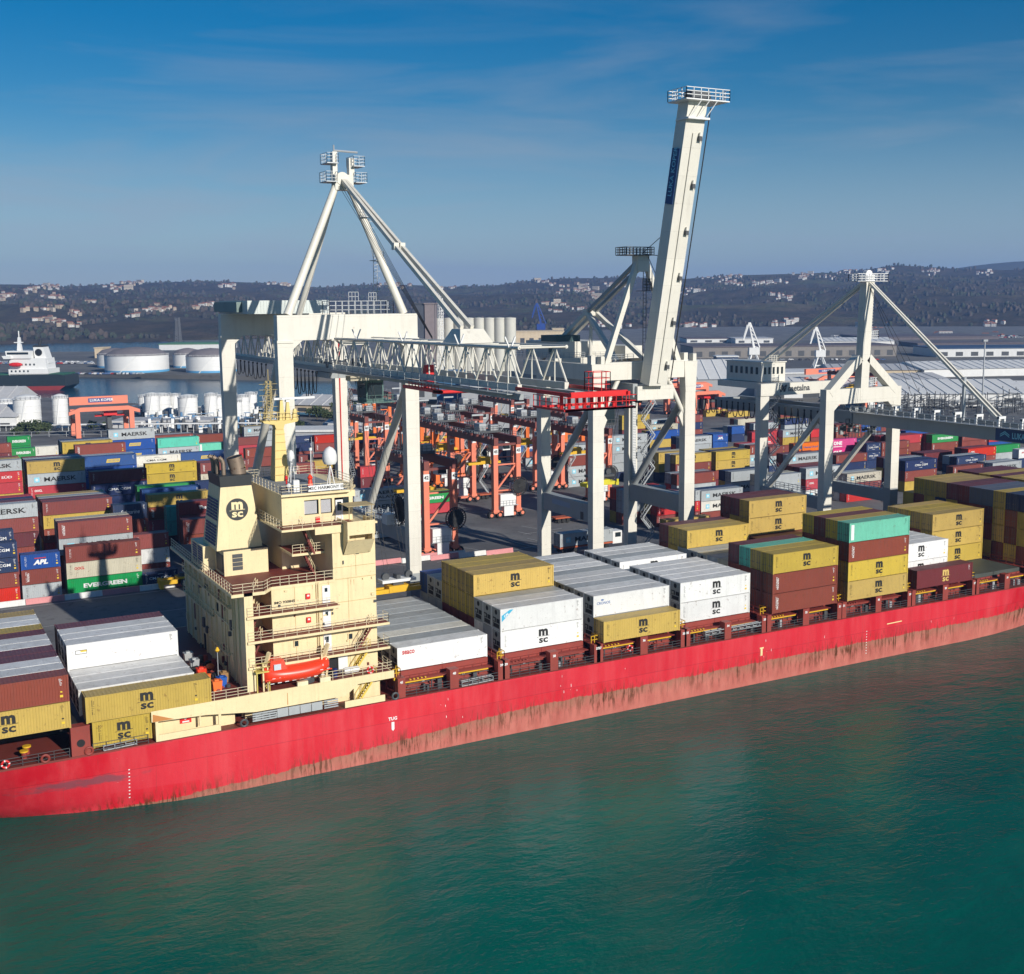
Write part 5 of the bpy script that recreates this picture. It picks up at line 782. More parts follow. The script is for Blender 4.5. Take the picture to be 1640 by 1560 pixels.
sb=MB(); sb.prism([(39.0,2.4),(39.0,20.4),(46.3,20.4),(46.3,31.3),(50.6,31.3),(50.6,2.4)],28.25,28.5,'z',0); sb.box(39.1,2.5,28.5,48.0,5.0,28.53,1); dh(sb,'bridge_deck',[M_cream,M_deck])
rf=MB(); rf.prism([(39.7,4.4),(39.7,19.7),(48.0,19.7),(49.9,17.5),(49.9,7.5),(48.0,4.2)],31.95,32.2,'z',0); rf.box(39.9,4.6,32.2,47.8,19.5,32.23,1); dh(rf,'wheelhouse_roof',[M_cream,M_grdeck])
# boat deck with deep cream edge band
bd=MB(); bd.prism([(23.2,0),(23.2,32.3),(51.2,32.3),(51.2,0)],10.45,10.7,'z',0); bd.box(23.4,.15,10.7,51.0,32.1,10.73,1)
bd.prism([(23.2,10.75),(23.2,9.55),(29.0,9.35),(34.6,8.7),(45.2,8.75),(46.8,9.9),(51.3,9.95),(51.3,10.85)],-.02,.14,'y',0)
dh(bd,'boat_deck',[M_cream,M_deck])
lw=MB(); lw.box(45.1,.02,7.16,50.1,.16,8.05,0); dh(lw,'lower_bulwark',M_cream); lw=MB(); lw.box(23.9,.02,7.16,30.6,.16,8.0,0); dh(lw,'lower_bulwark',M_cream); lw=MB(); lw.box(46.8,1.6,7.2,50.1,1.75,10.4,0); dh(lw,'side_house_wall',M_cream); lw=MB(); lw.box(24.1,1.6,7.2,32.6,1.75,10.4,0); lw.box(30.4,.1,8.0,30.7,.3,9.4,0); lw.box(28.4,.6,8.0,28.6,.9,10.4,0); lw.box(23.6,.05,7.2,23.9,1.7,9.8,0)
dh(lw,'side_house_wall',M_cream)
ws=MB(); ws.add([(23.3,-.03,9.56),(25.6,-.03,9.52),(23.35,-.03,10.4)],[(0,1,2)]); ws.add([(38.2,-.03,8.9),(38.3,-.03,8.9),(38.28,-.03,10.3),(38.22,-.03,10.3)],[(0,1,2,3)]); dh(ws,'rust_stain',flat('rust_orange',(.50,.2,.05)))
# bridge wing with bulwark and braces
wg=MB(); wg.box(46.3,.85,27.55,49.7,.97,29.0); wg.box(46.3,.85,27.4,49.7,5,27.55); wg.box(46.3,.97,27.55,46.42,4.4,29.0); wg.box(49.58,.97,27.55,49.7,4.4,29.0)
for x in (46.3,49.35): wg.prism([(.9,27.4),(2.5,27.4),(2.5,25.0),(2.2,25.0),(.9,26.9)],x,x+.22,'x'); 
wg.prism([(.85,26.75),(1.05,26.75),(2.55,25.0),(2.35,24.9)],46.3,49.6,'x')
wg.box(42.9,2.3,27.6,46.3,2.5,28.5)
wo=dh(wg,'bridge_wing',M_cream)
cn=MB(); cn.box(46.6,1.6,30.6,50.0,4.4,30.66)
for x in (46.9,49.7): cn.tube((x,1.8,29),(x,1.8,30.6),.05,n=6)
cn.rail([(48.6,.9,29.0),(49.65,.9,29.0)],.9,.6,.05)
setp(cn.build('wing_canopy',paint('canopy_canvas',(.48,.38,.20),.8,.1,.2),None,off=(0,0,0)),wo)
# windows, doors
gl=MB()
for x0,x1 in ((42.6,44.35),(44.6,46.0)): gl.box(x0,5.3,29.5,x1,5.35,31.25)
gl.box(47.4,5.1,29.6,48.1,5.15,31.25)
for k in range(7): y=5.3+k*1.98; gl.box(48.42,y,29.5,48.47,y+1.78,31.25)
go=dh(gl,'wheelhouse_window',M_glass)
cu=MB()
for x0,x1 in ((42.65,44.2),(44.7,45.9)):
    for i in range(12): a=x0+(x1-x0)*i/12; cu.box(a,5.2,29.6,a+(x1-x0)/18,5.25,31.1)
dh(cu,'curtain',flat('curtain_cloth',(.6,.6,.62),.9))
for (x,z) in ((43.6,19.45),(43.6,16.6),(43.6,13.65)):
    d=MB(); d.box(x,2.50,z,x+.95,2.58,z+2.05,0); do=dh(d,'door',[M_wht]); p=MB(); p.box(x+.3,2.46,z+1.3,x+.62,2.5,z+1.75); setp(p.build('door_window',M_glass,None),do)
d=MB(); d.box(46.4,4.92,28.6,47.3,5.0,31.0); do=dh(d,'door',M_wht); p=MB(); p.box(46.6,4.88,29.7,47.1,4.93,30.75); setp(p.build('door_window',M_glass,None),do)
d=MB(); d.box(44.0,2.5,10.75,45.2,2.57,12.9,1); d.box(45.25,2.3,10.75,46.4,2.4,12.9,0); dh(d,'open_door',[M_wht,M_dark])
for (x,z) in ((47.7,25.3-.6),(40.0,14.7),(46.6,14.6)):
    p=MB(); p.box(x,2.47,z,x+.62,2.5,z+.8,0); p.box(x+.09,2.45,z+.09,x+.53,2.475,z+.71,1); dh(p,'porthole',[M_cream,M_glass])
p=MB(); p.box(44.1,10.42,29,44.2,10.5,30); 
for (x,z,s) in ((41.6,20.2,.5),(41.6,17.4,.5)):
    p=MB(); p.box(x,2.35,z,x+s,2.6,z+.6,0); p.box(x+.12,2.33,z+.3,x+.38,2.35,z+.5,1); dh(p,'fire_hose_box',[M_red,M_wht])
p=MB(); p.box(43.9,4.8,28.55,44.4,5.0,29.2,0); dh(p,'fire_box',[M_red])
p=MB(); p.box(26.5,1.5,8.3,27.75,1.6,10.1,0)
for k in range(3): p.lathe((27.1,1.49,9.75-.45*k),[(.16,0),(0,-.01)],8,1,axis='y')
p.box(26.75,1.47,8.4,27.5,1.5,8.55,1); dh(p,'fire_plan_sign',[M_red,M_wht])
t_=MB(); text(t_,'IMO 930845',(39.1,2.56,20.15),X_,Z_,.42,.012,0,1.15); dh(t_,'ship_number',M_black)
# name board
nb=MB(); nb.box(42.9,4.25,32.35,47.2,4.32,33.05,0); text(nb,'MSC HARMONY III',(45.05,4.24,32.7),X_,Z_,.5,.01,1,1.05); dh(nb,'name_board',[M_wht,M_black])
# louvres on aft wall of casing, lower house
lv=MB()
for y,z in ((9.4,18.2),(12.6,17.4),(16.5,18.4),(21.5,17.6),(11.2,12.6)): lv.box(33.92,y,z,34.0,y+.6,z+1.0)
dh(lv,'aft_wall_window',M_dark)
rr=random.Random(41)
for k in range(11):
    y=3.2+k*2.55; q=MB(); q.box(33.82,y,7.3,34.0,y+.16,21.7); dh(q,'wall_stiffener',M_cream)
for (y0,y1,z) in ((7,16,13.4),(14,29,16.4),(6,29,19.2)): q=MB(); q.box(33.5,y0,z,34.0,y1,z+.10); q.rail([(33.52,y0,z+.1),(33.52,y1,z+.1)],1.0,1.3,.05,0,2); dh(q,'aft_gallery',M_cream)
for k in range(22):
    y=rr.uniform(4,29); z=rr.uniform(9,20.5); q=MB(); q.box(33.7,y,z,34.0,y+rr.uniform(.2,.9),z+rr.uniform(.2,1.2)); dh(q,'wall_fitting',rr.choice((M_cream,M_steel,M_galv,M_deck)))
for (y,z,h_) in ((8.5,10.8,2.0),(13.8,10.8,2.0),(19.5,10.8,2.0),(24.3,13.6,2.0),(10.5,16.6,2.0)): q=MB(); q.box(33.93,y,z,34.0,y+.85,z+h_); dh(q,'aft_door',M_dark if int(y)%2 else M_deck)
pp=MB()
for y in (5.0,9.5,14,18.5,23): pp.tube((33.9,y,7.3),(33.9,y,21.7),.08,n=6); 
pp.tube((43.15,2.45,10.8),(43.15,2.45,22),.09,n=6); pp.tube((42.9,2.45,10.8),(42.9,2.45,22),.06,n=6); pp.tube((33.85,5,17),(33.85,30,17),.07,n=6)
dh(pp,'pipes',M_cream)
rr=random.Random(12)
for k in range(26):
    x=rr.uniform(38,50); z=rr.uniform(11,27) if x>45.5 else rr.uniform(11,21.5); q=MB(); q.box(x,2.42,z,x+rr.uniform(.12,.4),2.6,z+rr.uniform(.12,.45)); dh(q,'wall_fitting',rr.choice((M_cream,M_steel,M_deck,M_cream)))
for k in range(9):
    x=rr.uniform(38,50); z=rr.choice((13.2,16.1,19.0,21.8)); q=MB(); w_=rr.uniform(.03,.07); q.add([(x,2.57,z),(x+w_,2.57,z),(x+w_*.6,2.57,z-rr.uniform(.6,1.8)),(x+w_*.3,2.57,z-.6)],[(0,1,2,3)]); dh(q,'rust_stain',bpy.data.materials.get('rust_orange') or M_deck)
# railings
rl=MB()
for z in (13.6,16.55): rl.rail([(34.3,.85,z),(51.1,.85,z),(51.1,2.6,z)],1.05,1.35,.045,0,3)
rl.rail([(34.3,.85,19.4),(44.9,.85,19.4)],1.05,1.35,.045,0,3)
rl.rail([(32.75,31.3,22.1),(32.75,1.1,22.1),(36.3,1.1,22.1),(37.6,2.6,22.1),(45,2.6,22.1)],1.1,1.1,.05,0,3)
rl.rail([(41.1,5.3,25),(45,5.3,25)],1.05,1,.045,0,3)
rl.rail([(39.1,20,28.5),(39.1,2.5,28.5),(46.2,2.5,28.5)],1.05,1.1,.05,0,3)
rl.rail([(49.7,17.4,32.2),(48,19.6,32.2),(39.8,19.6,32.2),(39.8,4.6,32.2),(48,4.3,32.2),(49.7,7.6,32.2),(49.7,17.4,32.2)],1.0,1.2,.045,0,3)
rl.rail([(23.4,.12,10.72),(34,.12,10.72)],1.05,1.4,.045,0,3); rl.rail([(42.5,.12,10.85),(51.1,.12,10.85),(51.1,3,10.85)],1.05,1.2,.045,0,3)
dh(rl,'railing',paint('railing_cream',(.72,.62,.42),.5,.05,.1))
st=MB()
st.stairs((42.0,4.6,28.5),(43.4,4.6,25.0),.8,mi=0,mr=1); st.stairs((42.6,6.2,25.0),(43.9,6.2,22.15),.8,mi=0,mr=1)
st.stairs((36.2,3.5,22.1),(34.9,3.5,19.45),.8,mi=0,mr=1); st.stairs((36.2,3.2,19.4),(34.9,3.2,16.6),.8,mi=0,mr=1); st.stairs((36.4,3.0,16.5),(35.0,3.0,13.6),.8,mi=0,mr=1)
st.stairs((49.4,1.6,16.55),(47.3,1.6,13.6),.7,mi=0,mr=1); dh(st,'staircase',[M_deck,M_cream])
st=MB(); st.stairs((49.0,1.9,13.6),(46.8,1.9,10.75),.7); st.stairs((49.3,1.0,10.4),(46.9,1.0,7.3),.75); dh(st,'yellow_staircase',paint('yellow_stair',(.70,.50,.08),.5,.05,.2))
# funnel
FN=MB()
FN.box(34.3,10.2,22.13,39.6,14.5,25.1); FN.box(32.9,14.5,22.13,39.0,20.5,25.1); 
def frust(mbx,b0,b1,z0,z1,mi=0):
    (a,b_,c,d),(e,f,g_,h)=b0,b1
    mbx.add([(a,b_,z0),(c,b_,z0),(c,d,z0),(a,d,z0),(e,f,z1),(g_,f,z1),(g_,h,z1),(e,h,z1)],[(0,3,2,1),(4,5,6,7),(0,1,5,4),(1,2,6,5),(2,3,7,6),(3,0,4,7)],mi)
fcas=dh(FN,'funnel_casing',M_cream)
fr=MB(); frust(fr,(33.7,11.0,39.2,17.6),(34.5,11.2,38.2,16.6),25.1,32.6,0); frust(fr,(34.5,11.2,38.2,16.6),(34.4,11.1,38.3,16.7),32.6,33.9,1)
fr.box(34.2,10.25,25.1,39.7,14.5,25.16,1)
fun=fr.build('funnel',[M_cream,M_funnel],SH)
fx=MB()
for i in range(2):
    for j in range(2):
        for k in range(7):
            z0=25.6+j*3.0+k*.36; t=(z0-25.1)/7.5; xx=33.7+.8*t-.03; fx.box(xx-.05,11.8+i*2.5,z0,xx+.1,14.0+i*2.5,z0+.22)
    for k in range(8): fx.box(32.85,15+i*2.6,22.6+k*.3,32.95,17+i*2.6,22.78+k*.3)
setp(fx.build('funnel_louvre',M_blue,None),fun)
lv=MB(); 
for k in range(4): lv.box(35.3,10.12,22.75+k*.5,36.5,10.2,23.18+k*.5)
lv.box(34.24,10.6,22.5,34.3,13.6,24.6); setp(lv.build('vent_grille',M_steel,None),fun)
fl=MB()
def fpt(x,z): t=(z-25.1)/7.5; return (x,11.0+.2*t-.03,z)
cx_,cz_=36.35,29.85
vs=[fpt(cx_+1.32*math.cos(2*math.pi*i/40),cz_+1.32*math.sin(2*math.pi*i/40)) for i in range(40)]
fl.add(vs,[tuple(range(40))],0)
n0=len(fl.v); msc(fl,(cx_,11.08,cz_),(1,0,0),(0,.0265,1),1.85,1); fl.v[n0:]=[(v[0],v[1]-.045,v[2]) for v in fl.v[n0:]]
setp(fl.build('funnel_emblem',[M_funnel,flat('emblem_cream',(.78,.66,.38))],None,fix=False),fun)
def pipe(pts,r,nm,n=14,cut=True):
    b_=MB()
    for a,c in zip(pts[:-1],pts[1:]): b_.tube(a,c,r,n=n,cap=False)
    e=Vector(pts[-1]); d=(e-Vector(pts[-2])).normalized(); b_.tube(e-d*.05,e-d*.04,r*.93,n=n,mi=1)
    b_.build(nm,[M_exh,M_dark],fun,smooth=True,off=(0,0,0))
pipe([(37.2,13.0,33.2),(37.1,13.0,34.5),(36.75,13.0,35.9)],.95,'main_exhaust',20)
for i,(x,y) in enumerate(((35.3,12.6),(34.9,13.8),(34.7,15.0))): pipe([(x,y,33.2),(x,y,35.2),(x-.15,y,35.7),(x-.5,y,36.0)],.26,'exhaust_pipe',10)
# mast
ms=MB(); frust(ms,(42.2,14.8,44.0,16.8),(42.6,15.3,43.7,16.5),32.2,38.6)
for k in range(6): ms.box(42.15+.07*k,14.7+.09*k,33+k,44.05-.05*k,14.8+.09*k,33.05+k)
ms.prism([(41.0,39.7),(45.6,39.7),(45.4,39.45),(43.8,39.2),(43.6,38.6),(42.7,38.6),(42.5,39.2),(41.2,39.45)],15.2,16.6,'y'); ms.rail([(41,15.0,39.7),(45.6,15.0,39.7),(45.6,16.8,39.7),(41,16.8,39.7),(41,15,39.7)],1,.9,.05)
for (x,y,h_) in ((44.4,15.8,2.2),(45.3,15.8,1.3),(43.6,15.8,2.5)): frust(ms,(x-.35,y-.3,x+.35,y+.3),(x-.15,y-.15,x+.15,y+.15),39.7,39.7+h_)
mast=ms.build('mast',paint('mast_yellow',(.72,.55,.20),.5,.05,.15,.1),SH)
lt=MB()
for dx,dy in ((-.45,-.45),(.45,-.45),(.45,.45),(-.45,.45)): lt.beam((42.0+dx,15.9+dy,39.7),(42.1+dx*.5,15.9+dy*.5,44.6),.09)
for k in range(7):
    z=39.7+k*.7; lt.beam((41.55,15.45,z),(42.45,15.45,z+.6),.06); lt.beam((42.45,15.45,z),(41.6,15.45,z+.6),.06); lt.beam((41.55,16.35,z),(41.55,15.45,z+.6),.06); lt.beam((41.55,15.45,z),(42.45,15.45,z),.06)
    lt.beam((40.9,15.8,z+.3),(43.2,15.8,z+.3),.05)
lt.tube((42.1,15.9,44.6),(42.1,15.9,46),.05,n=6); setp(lt.build('lattice_spire',paint('spire_tan',(.42,.33,.14),.6),None),mast)
ra=MB(); ra.cbox((45.2,15.5,42.35),(5.2,.25,.26)); ra.cbox((44.4,15.8,42.1),(.5,.5,.4)); text(ra,'SAM',(43.4,15.36,42.35),X_,Z_,.22,0,1); setp(ra.build('radar_scanner',[M_wht,M_black],None),mast)
for (x,y,z,r,hh_) in ((46.4,6.5,35.2,.85,2.0),(43.9,13.5,34.9,.42,1.3)):
    b_=MB(); b_.lathe((x,y,z),[(r*.8,-.1),(r,.25),(r,hh_*.45),(r*.85,hh_*.72),(r*.5,hh_*.9),(0,hh_)],18,0)
    for q in range(3):
        t=q*2.1; b_.beam((x+.6*math.cos(t),y+.6*math.sin(t),32.2),(x,y,z),.09,mi=0)
    b_.build('satellite_dome',M_wht,SH,smooth=True,off=(0,0,0))
b_=MB(); b_.box(41.6,5.6,32.2,42.3,6.3,33.6,0); b_.lathe((41.1,5.9,33.0),[(0,.3),(.3,.1),(.3,-.1),(0,-.3)],10,0); b_.tube((41.1,5.9,32.2),(41.1,5.9,32.8),.06,n=6)
for (x,y) in ((44.3,14.2),(45.4,9.5),(42.9,9.3),(46.9,14.5)): b_.tube((x,y,32.2),(x,y,37.5),.025,n=5)
b_.tube((44.9,9.0,32.2),(44.9,9.0,36.6),.05,n=6); b_.cbox((44.9,9,36.7),(.3,.3,.3)); b_.build('roof_instruments',M_wht,SH)
b_=MB(); b_.lathe((44.2,7.4,32.2),[(.28,0),(.34,.4),(.22,1.1),(.36,1.3),(.1,1.7)],9); b_.build('orange_buoy',M_boat,SH)
b_=MB(); b_.lathe((41.5,8,33),[(.1,-.8),(.1,.4),(.22,.5),(.1,.9)],8); b_.build('red_lamp_post',M_red,SH)
# yellow cradles, boxes and odds and ends on the boat deck
b_=MB(); 
for (x,z) in ((39.5,10.73),(42.2,10.8)): b_.box(x,.05,z-.2,x+1.25,.5,z+.55)
b_.build('deck_locker',paint('locker_cream',(.76,.70,.45),.5),SH)
# lifeboat davits
dv=MB()
for x in (36.2,43.1):
    dv.beam((x,2.3,10.7),(x,1.0,13.6),.35,.4); dv.beam((x,1.0,13.6),(x+.3,.6,15.1),.35,.4); dv.beam((x+.6,2.3,10.7),(x+.5,1.1,13.6),.25); dv.beam((x,1.1,12.2),(x+.6,1.3,12.2),.15); dv.beam((x,2.6,13.4),(x+.2,.7,15),.2)
    dv.beam((x-.5,.5,10.7),(x-.5,.5,14.0),.16); dv.beam((x+.0,.4,10.7),(x,.4,13.5),.14)
dv.build('lifeboat_davit',M_cream,SH)
b_=MB(); b_.box(34.8,.1,13.0,36.4,1.6,13.15); b_.rail([(34.8,.1,13.15),(36.4,.1,13.15),(36.4,1.6,13.15)],1,.7,.05)
for x,y in ((34.9,.2),(36.3,.2),(34.9,1.5),(36.3,1.5)): b_.beam((x,y,10.7),(x,y,13),.12)
b_.build('boarding_platform',paint('platform_yellow',(.60,.48,.12),.5),SH)
# ---- things carried on deck
def lifeboat(x,y,z,L=8.3):
    root=thing('lifeboat','enclosed orange-red lifeboat hanging in davits beside the deckhouse','lifeboat',(x+L/2,y+1.2,z))
    m_=MB(); prof=[]; n=24; rings=[]
    for i in range(n+1):
        t=i/n; xx=x+L*t; wdt=1.4*(1-abs(2*t-1)**3.0*.92)**.5 if 0<t<1 else .12; sheer=.55*(2*t-1)**2*(1.3 if t>.5 else .7); kz=z+.15+sheer*.6+ (max(0,t-.8)*2.4); 
        top=z+2.15+.35*sheer
        if t<.03 or t>.97: top-=.5
        rings.append([(xx,y+1.2+wdt*math.sin(a),(kz+top)/2+(top-kz)/2*math.cos(a) if True else 0) for a in [2*math.pi*k/14 for k in range(14)]])
    vs=[v for r in rings for v in r]; m_.add(vs,[(i*14+k,i*14+(k+1)%14,(i+1)*14+(k+1)%14,(i+1)*14+k) for i in range(n) for k in range(14)]+[tuple(range(14)),tuple(range(n*14+13,n*14-1,-1))])
    h=m_.build('boat_hull',M_boat,root,smooth=True)
    c=MB(); c.add([(x+.6,y+.35,z+1.4),(x+2.9,y+.2,z+1.4),(x+2.7,y+2.15,z+1.4),(x+.6,y+2.15,z+1.4),(x+.9,y+.4,z+3.0),(x+2.4,y+.4,z+3.0),(x+2.3,y+1.9,z+3.0),(x+.9,y+1.9,z+3.0)],[(0,3,2,1),(4,5,6,7),(0,1,5,4),(1,2,6,5),(2,3,7,6),(3,0,4,7)]); c.build('canopy_cabin',M_boat,root)
    w_=MB(); w_.box(x+1.2,y+.18,z+1.95,x+2.0,y+.34,z+2.6); w_.build('cabin_window',flat('pale_window',(.55,.6,.65),.2),root)
    s=MB()
    for k in range(9): s.box(x+.9+k*.8,y-.06,z+1.05+.012*k*k*.3,x+1.25+k*.8,y-.03,z+1.12+.012*k*k*.3)
    for k in range(8): s.box(x+.7+k*.85,y+.12,z+.42+.02*k,x+1.15+k*.85,y+.2,z+.49+.02*k)
    text(s,'1',(x+L-1.1,y+.12,z+1.6),X_,Z_,.6,.01); s.build('reflective_dash',M_wht,root,fix=False)
    g_=MB(); g_.rail([(x+2.9,y+.8,z+1.75),(x+6.6,y+.8,z+1.85)],.22,.9,.05,0,1); g_.beam((x+.1,y-.02,z+.98),(x+L-.1,y-.02,z+1.2),.1,.12); g_.build('grab_rail',M_boat,root)
lifeboat(35.6,-.3,11.2,8.0)
b_=MB(); b_.lathe((0,0,0),[(0,-.95),(.3,-.93),(.38,-.75),(.38,.75),(.3,.93),(0,.95)],14,0,axis='x')
solo(MB().add([(v[0]+46.3,v[1]+.9,v[2]+11.45) for v in b_.v],b_.f),'liferaft_canister',M_wht,'white liferaft canister lying on the boat deck rail','liferaft',(46.3,.9,11.05),smooth=True)
def ring(x,y,z,lab):
    b_=MB(); 
    for i in range(20):
        t=i*math.pi/10; t2=(i+1)*math.pi/10; b_.tube((x+.36*math.cos(t),y,z+.36*math.sin(t)),(x+.36*math.cos(t2),y,z+.36*math.sin(t2)),.11,n=8,mi=1 if i%5==0 else 0)
    return solo(b_,'life_ring',[M_red,M_wht],lab,'life ring',(x,y,z),smooth=True)
ring(48.3,.0,11.35,'orange life ring on the rail beside the white liferaft canister')
ring(8.6,-.02,7.8,'red and white life ring on the deck rail at far left')
ring(80.9+4.6,1.0,8.1,'small red life ring beside the walkway under a yellow container')
b_=MB(); b_.lathe((0,0,0),[(.75,-.5),(.8,.0),(.55,.45),(.2,.6),(0,.62)],9); solo(MB().add([(v[0]*1.2+40.9+.12*math.sin(v[2]*9),v[1]+1.2,v[2]+11.3) for v in b_.v],b_.f),'covered_winch',M_steel,'dark tarpaulin-covered winch on deck below the lifeboat','winch',(40.9,1.2,10.73))
b_=MB(); b_.lathe((44.4,1.2,10.75),[(.3,0),(.3,1.0),(.22,1.1),(0,1.1)],12); solo(b_,'drum',flat('navy_plastic',(.01,.02,.12),.4),'small navy blue drum standing beside the liferaft','drum',(44.4,1.2,10.75))
cl=random.Random(31)
for k in range(34):
    x=cl.uniform(30.2,33.2); y=cl.uniform(3.2,15); h=cl.uniform(.2,1.0); s=cl.uniform(.15,.6); kind=cl.choice(('crate','sack','drum','coil')); lab_=dict(crate='small wooden or metal crate',sack='dark slumped sack',drum='short metal drum',coil='coil of mooring rope')[kind]
    q=MB(); a=cl.uniform(0,1.5)
    if kind=='crate': q.beam((x-s*math.cos(a),y-s*math.sin(a),10.74+h*.35),(x+s*math.cos(a),y+s*math.sin(a),10.74+h*.35),s,h*.7)
    elif kind=='sack': q.lathe((x,y,10.74),[(s,0),(s*1.15,h*.25),(s*.8,h*.5),(s*.2,h*.62),(0,h*.62)],9)
    elif kind=='drum': q.lathe((x,y,10.74),[(.29,0),(.29,.86),(.24,.9),(0,.9)],12)
    else:
        for z_ in range(3): q.lathe((x,y,10.8+z_*.12),[(s*.6,-.05),(s*.75,0),(s*.6,.06),(s*.45,0),(s*.6,-.05)],12)
    col=cl.choice((M_steel,M_shipred,M_galv,M_rubber,M_cable,M_orange)); cn_={M_steel:'dark',M_shipred:'reddish',M_galv:'grey',M_rubber:'black',M_cable:'black',M_orange:'orange'}[col]
    solo(q,'rope_coil' if kind=='coil' else kind,col,cn_+' '+lab_+' in the clutter just aft of the deckhouse',kind,(x,y,10.74),'clutter aft of the deckhouse: '+cn_+' '+kind)
sp_=random.Random(2)
for i,(x,y,c,lab) in enumerate(((30.8,9.0,M_boat,'bright orange bin on the aft deck behind the white container'),(32.0,4.6,flat('blue_plastic',(.01,.09,.4),.5),'blue tub among clutter behind the deckhouse'),(31.2,3.6,M_orange,'orange cone-like bucket beside the blue tub'),(32.8,6.2,paint('cardboard_brown',(.32,.18,.07),.8),'brown cardboard carton in clutter by the aft wall'),(30.9,13,M_galv,'grey pump unit beside the aft wall of the deckhouse'),(30.9,16,M_galv,'grey ribbed cabinet by the aft wall, further inboard'))):
    b_=MB(); z0=10.74; s=.9; frust(b_,(x-s*.5,y-s*.5,x+s*.5,y+s*.5),(x-s*.6,y-s*.55,x+s*.6,y+s*.55),z0,z0+1.1); b_.box(x-s*.62,y-s*.57,z0+1.05,x+s*.62,y+s*.57,z0+1.15); b_.box(x-s*.3,y-s*.3,z0+1.15,x+s*.2,y+s*.25,z0+1.3)
    solo(b_,'deck_bin' if i!=3 else 'carton',c,lab,'bin' if i<3 else ('carton' if i==3 else 'machine'),(x,y,z0))
b_=MB(); b_.tube((31.9,5.5,10.74),(31.9,5.5,14.6),.05,n=6,mi=1); b_.lathe((31.9,5.5,14.8),[(0,-.3),(.28,-.05),(.1,.35),(0,.36)],8,0); solo(b_,'deck_lamp',[M_yellow,M_galv],'thin deck lamp pole with a yellow head, aft of deckhouse','lamp',(31.9,5.5,10.74))
# ---------------------------------------------------------------- shipping containers
W=2.44
def corr_side(mb,L,h,y,out,z0,z1,pitch=.28,dp=.036,x0=.16,x1=None):
    x1=L-.16 if x1 is None else x1
    n=max(4,int(round((x1-x0)/pitch))); p=(x1-x0)/n; xs=[]
    for i in range(n):
        a=x0+i*p; xs+=[(a,0),(a+p*.25,0),(a+p*.5,1),(a+p*.75,1)]
    xs.append((x1,0)); vs=[];k=len(xs)
    for z in (z0,z1):
        for x,d in xs: vs.append((x,y-out*dp*d,z))
    mb.add(vs,[(i,i+1,k+i+1,k+i) for i in range(k-1)])
def corr_roof(mb,L,z,x0=.16,x1=None,pitch=.42,dp=.025):
    x1=L-.16 if x1 is None else x1
    n=int(round((x1-x0)/pitch)); p=(x1-x0)/n; xs=[]
    for i in range(n):
        a=x0+i*p; xs+=[(a,0),(a+p*.3,0),(a+p*.42,1),(a+p*.88,1)]
    xs.append((x1,0)); k=len(xs); vs=[(x,yy,z-dp*d) for yy in (.08,W-.08) for x,d in xs]
    mb.add(vs,[(i,i+1,k+i+1,k+i) for i in range(k-1)])
def frame(mb,L,h):
    g=.015
    for x in (0,L-.17):
        for y in (0,W-.16): mb.box(x,y,g,x+.17,y+.16,h-g)
    for x in (0,L-.18):
        for y in (-.012,W-.165):
            for z in (0,h-.125): mb.box(x-.006,y,z,x+.186,y+.177,z+.122)
    for y in (0,W-.10):
        mb.box(.17,y+.004,.06,L-.17,y+.10,.17); mb.box(.17,y+.004,h-.11,L-.17,y+.10,h-.035)
    for x in (.0,L-.12):
        mb.box(x+.004,.16,.06,x+.12,W-.16,.17); mb.box(x+.004,.16,h-.12,x+.12,W-.16,h-.035)
    mb.box(.1,.1,.06,L-.1,W-.1,.14)
DES={}
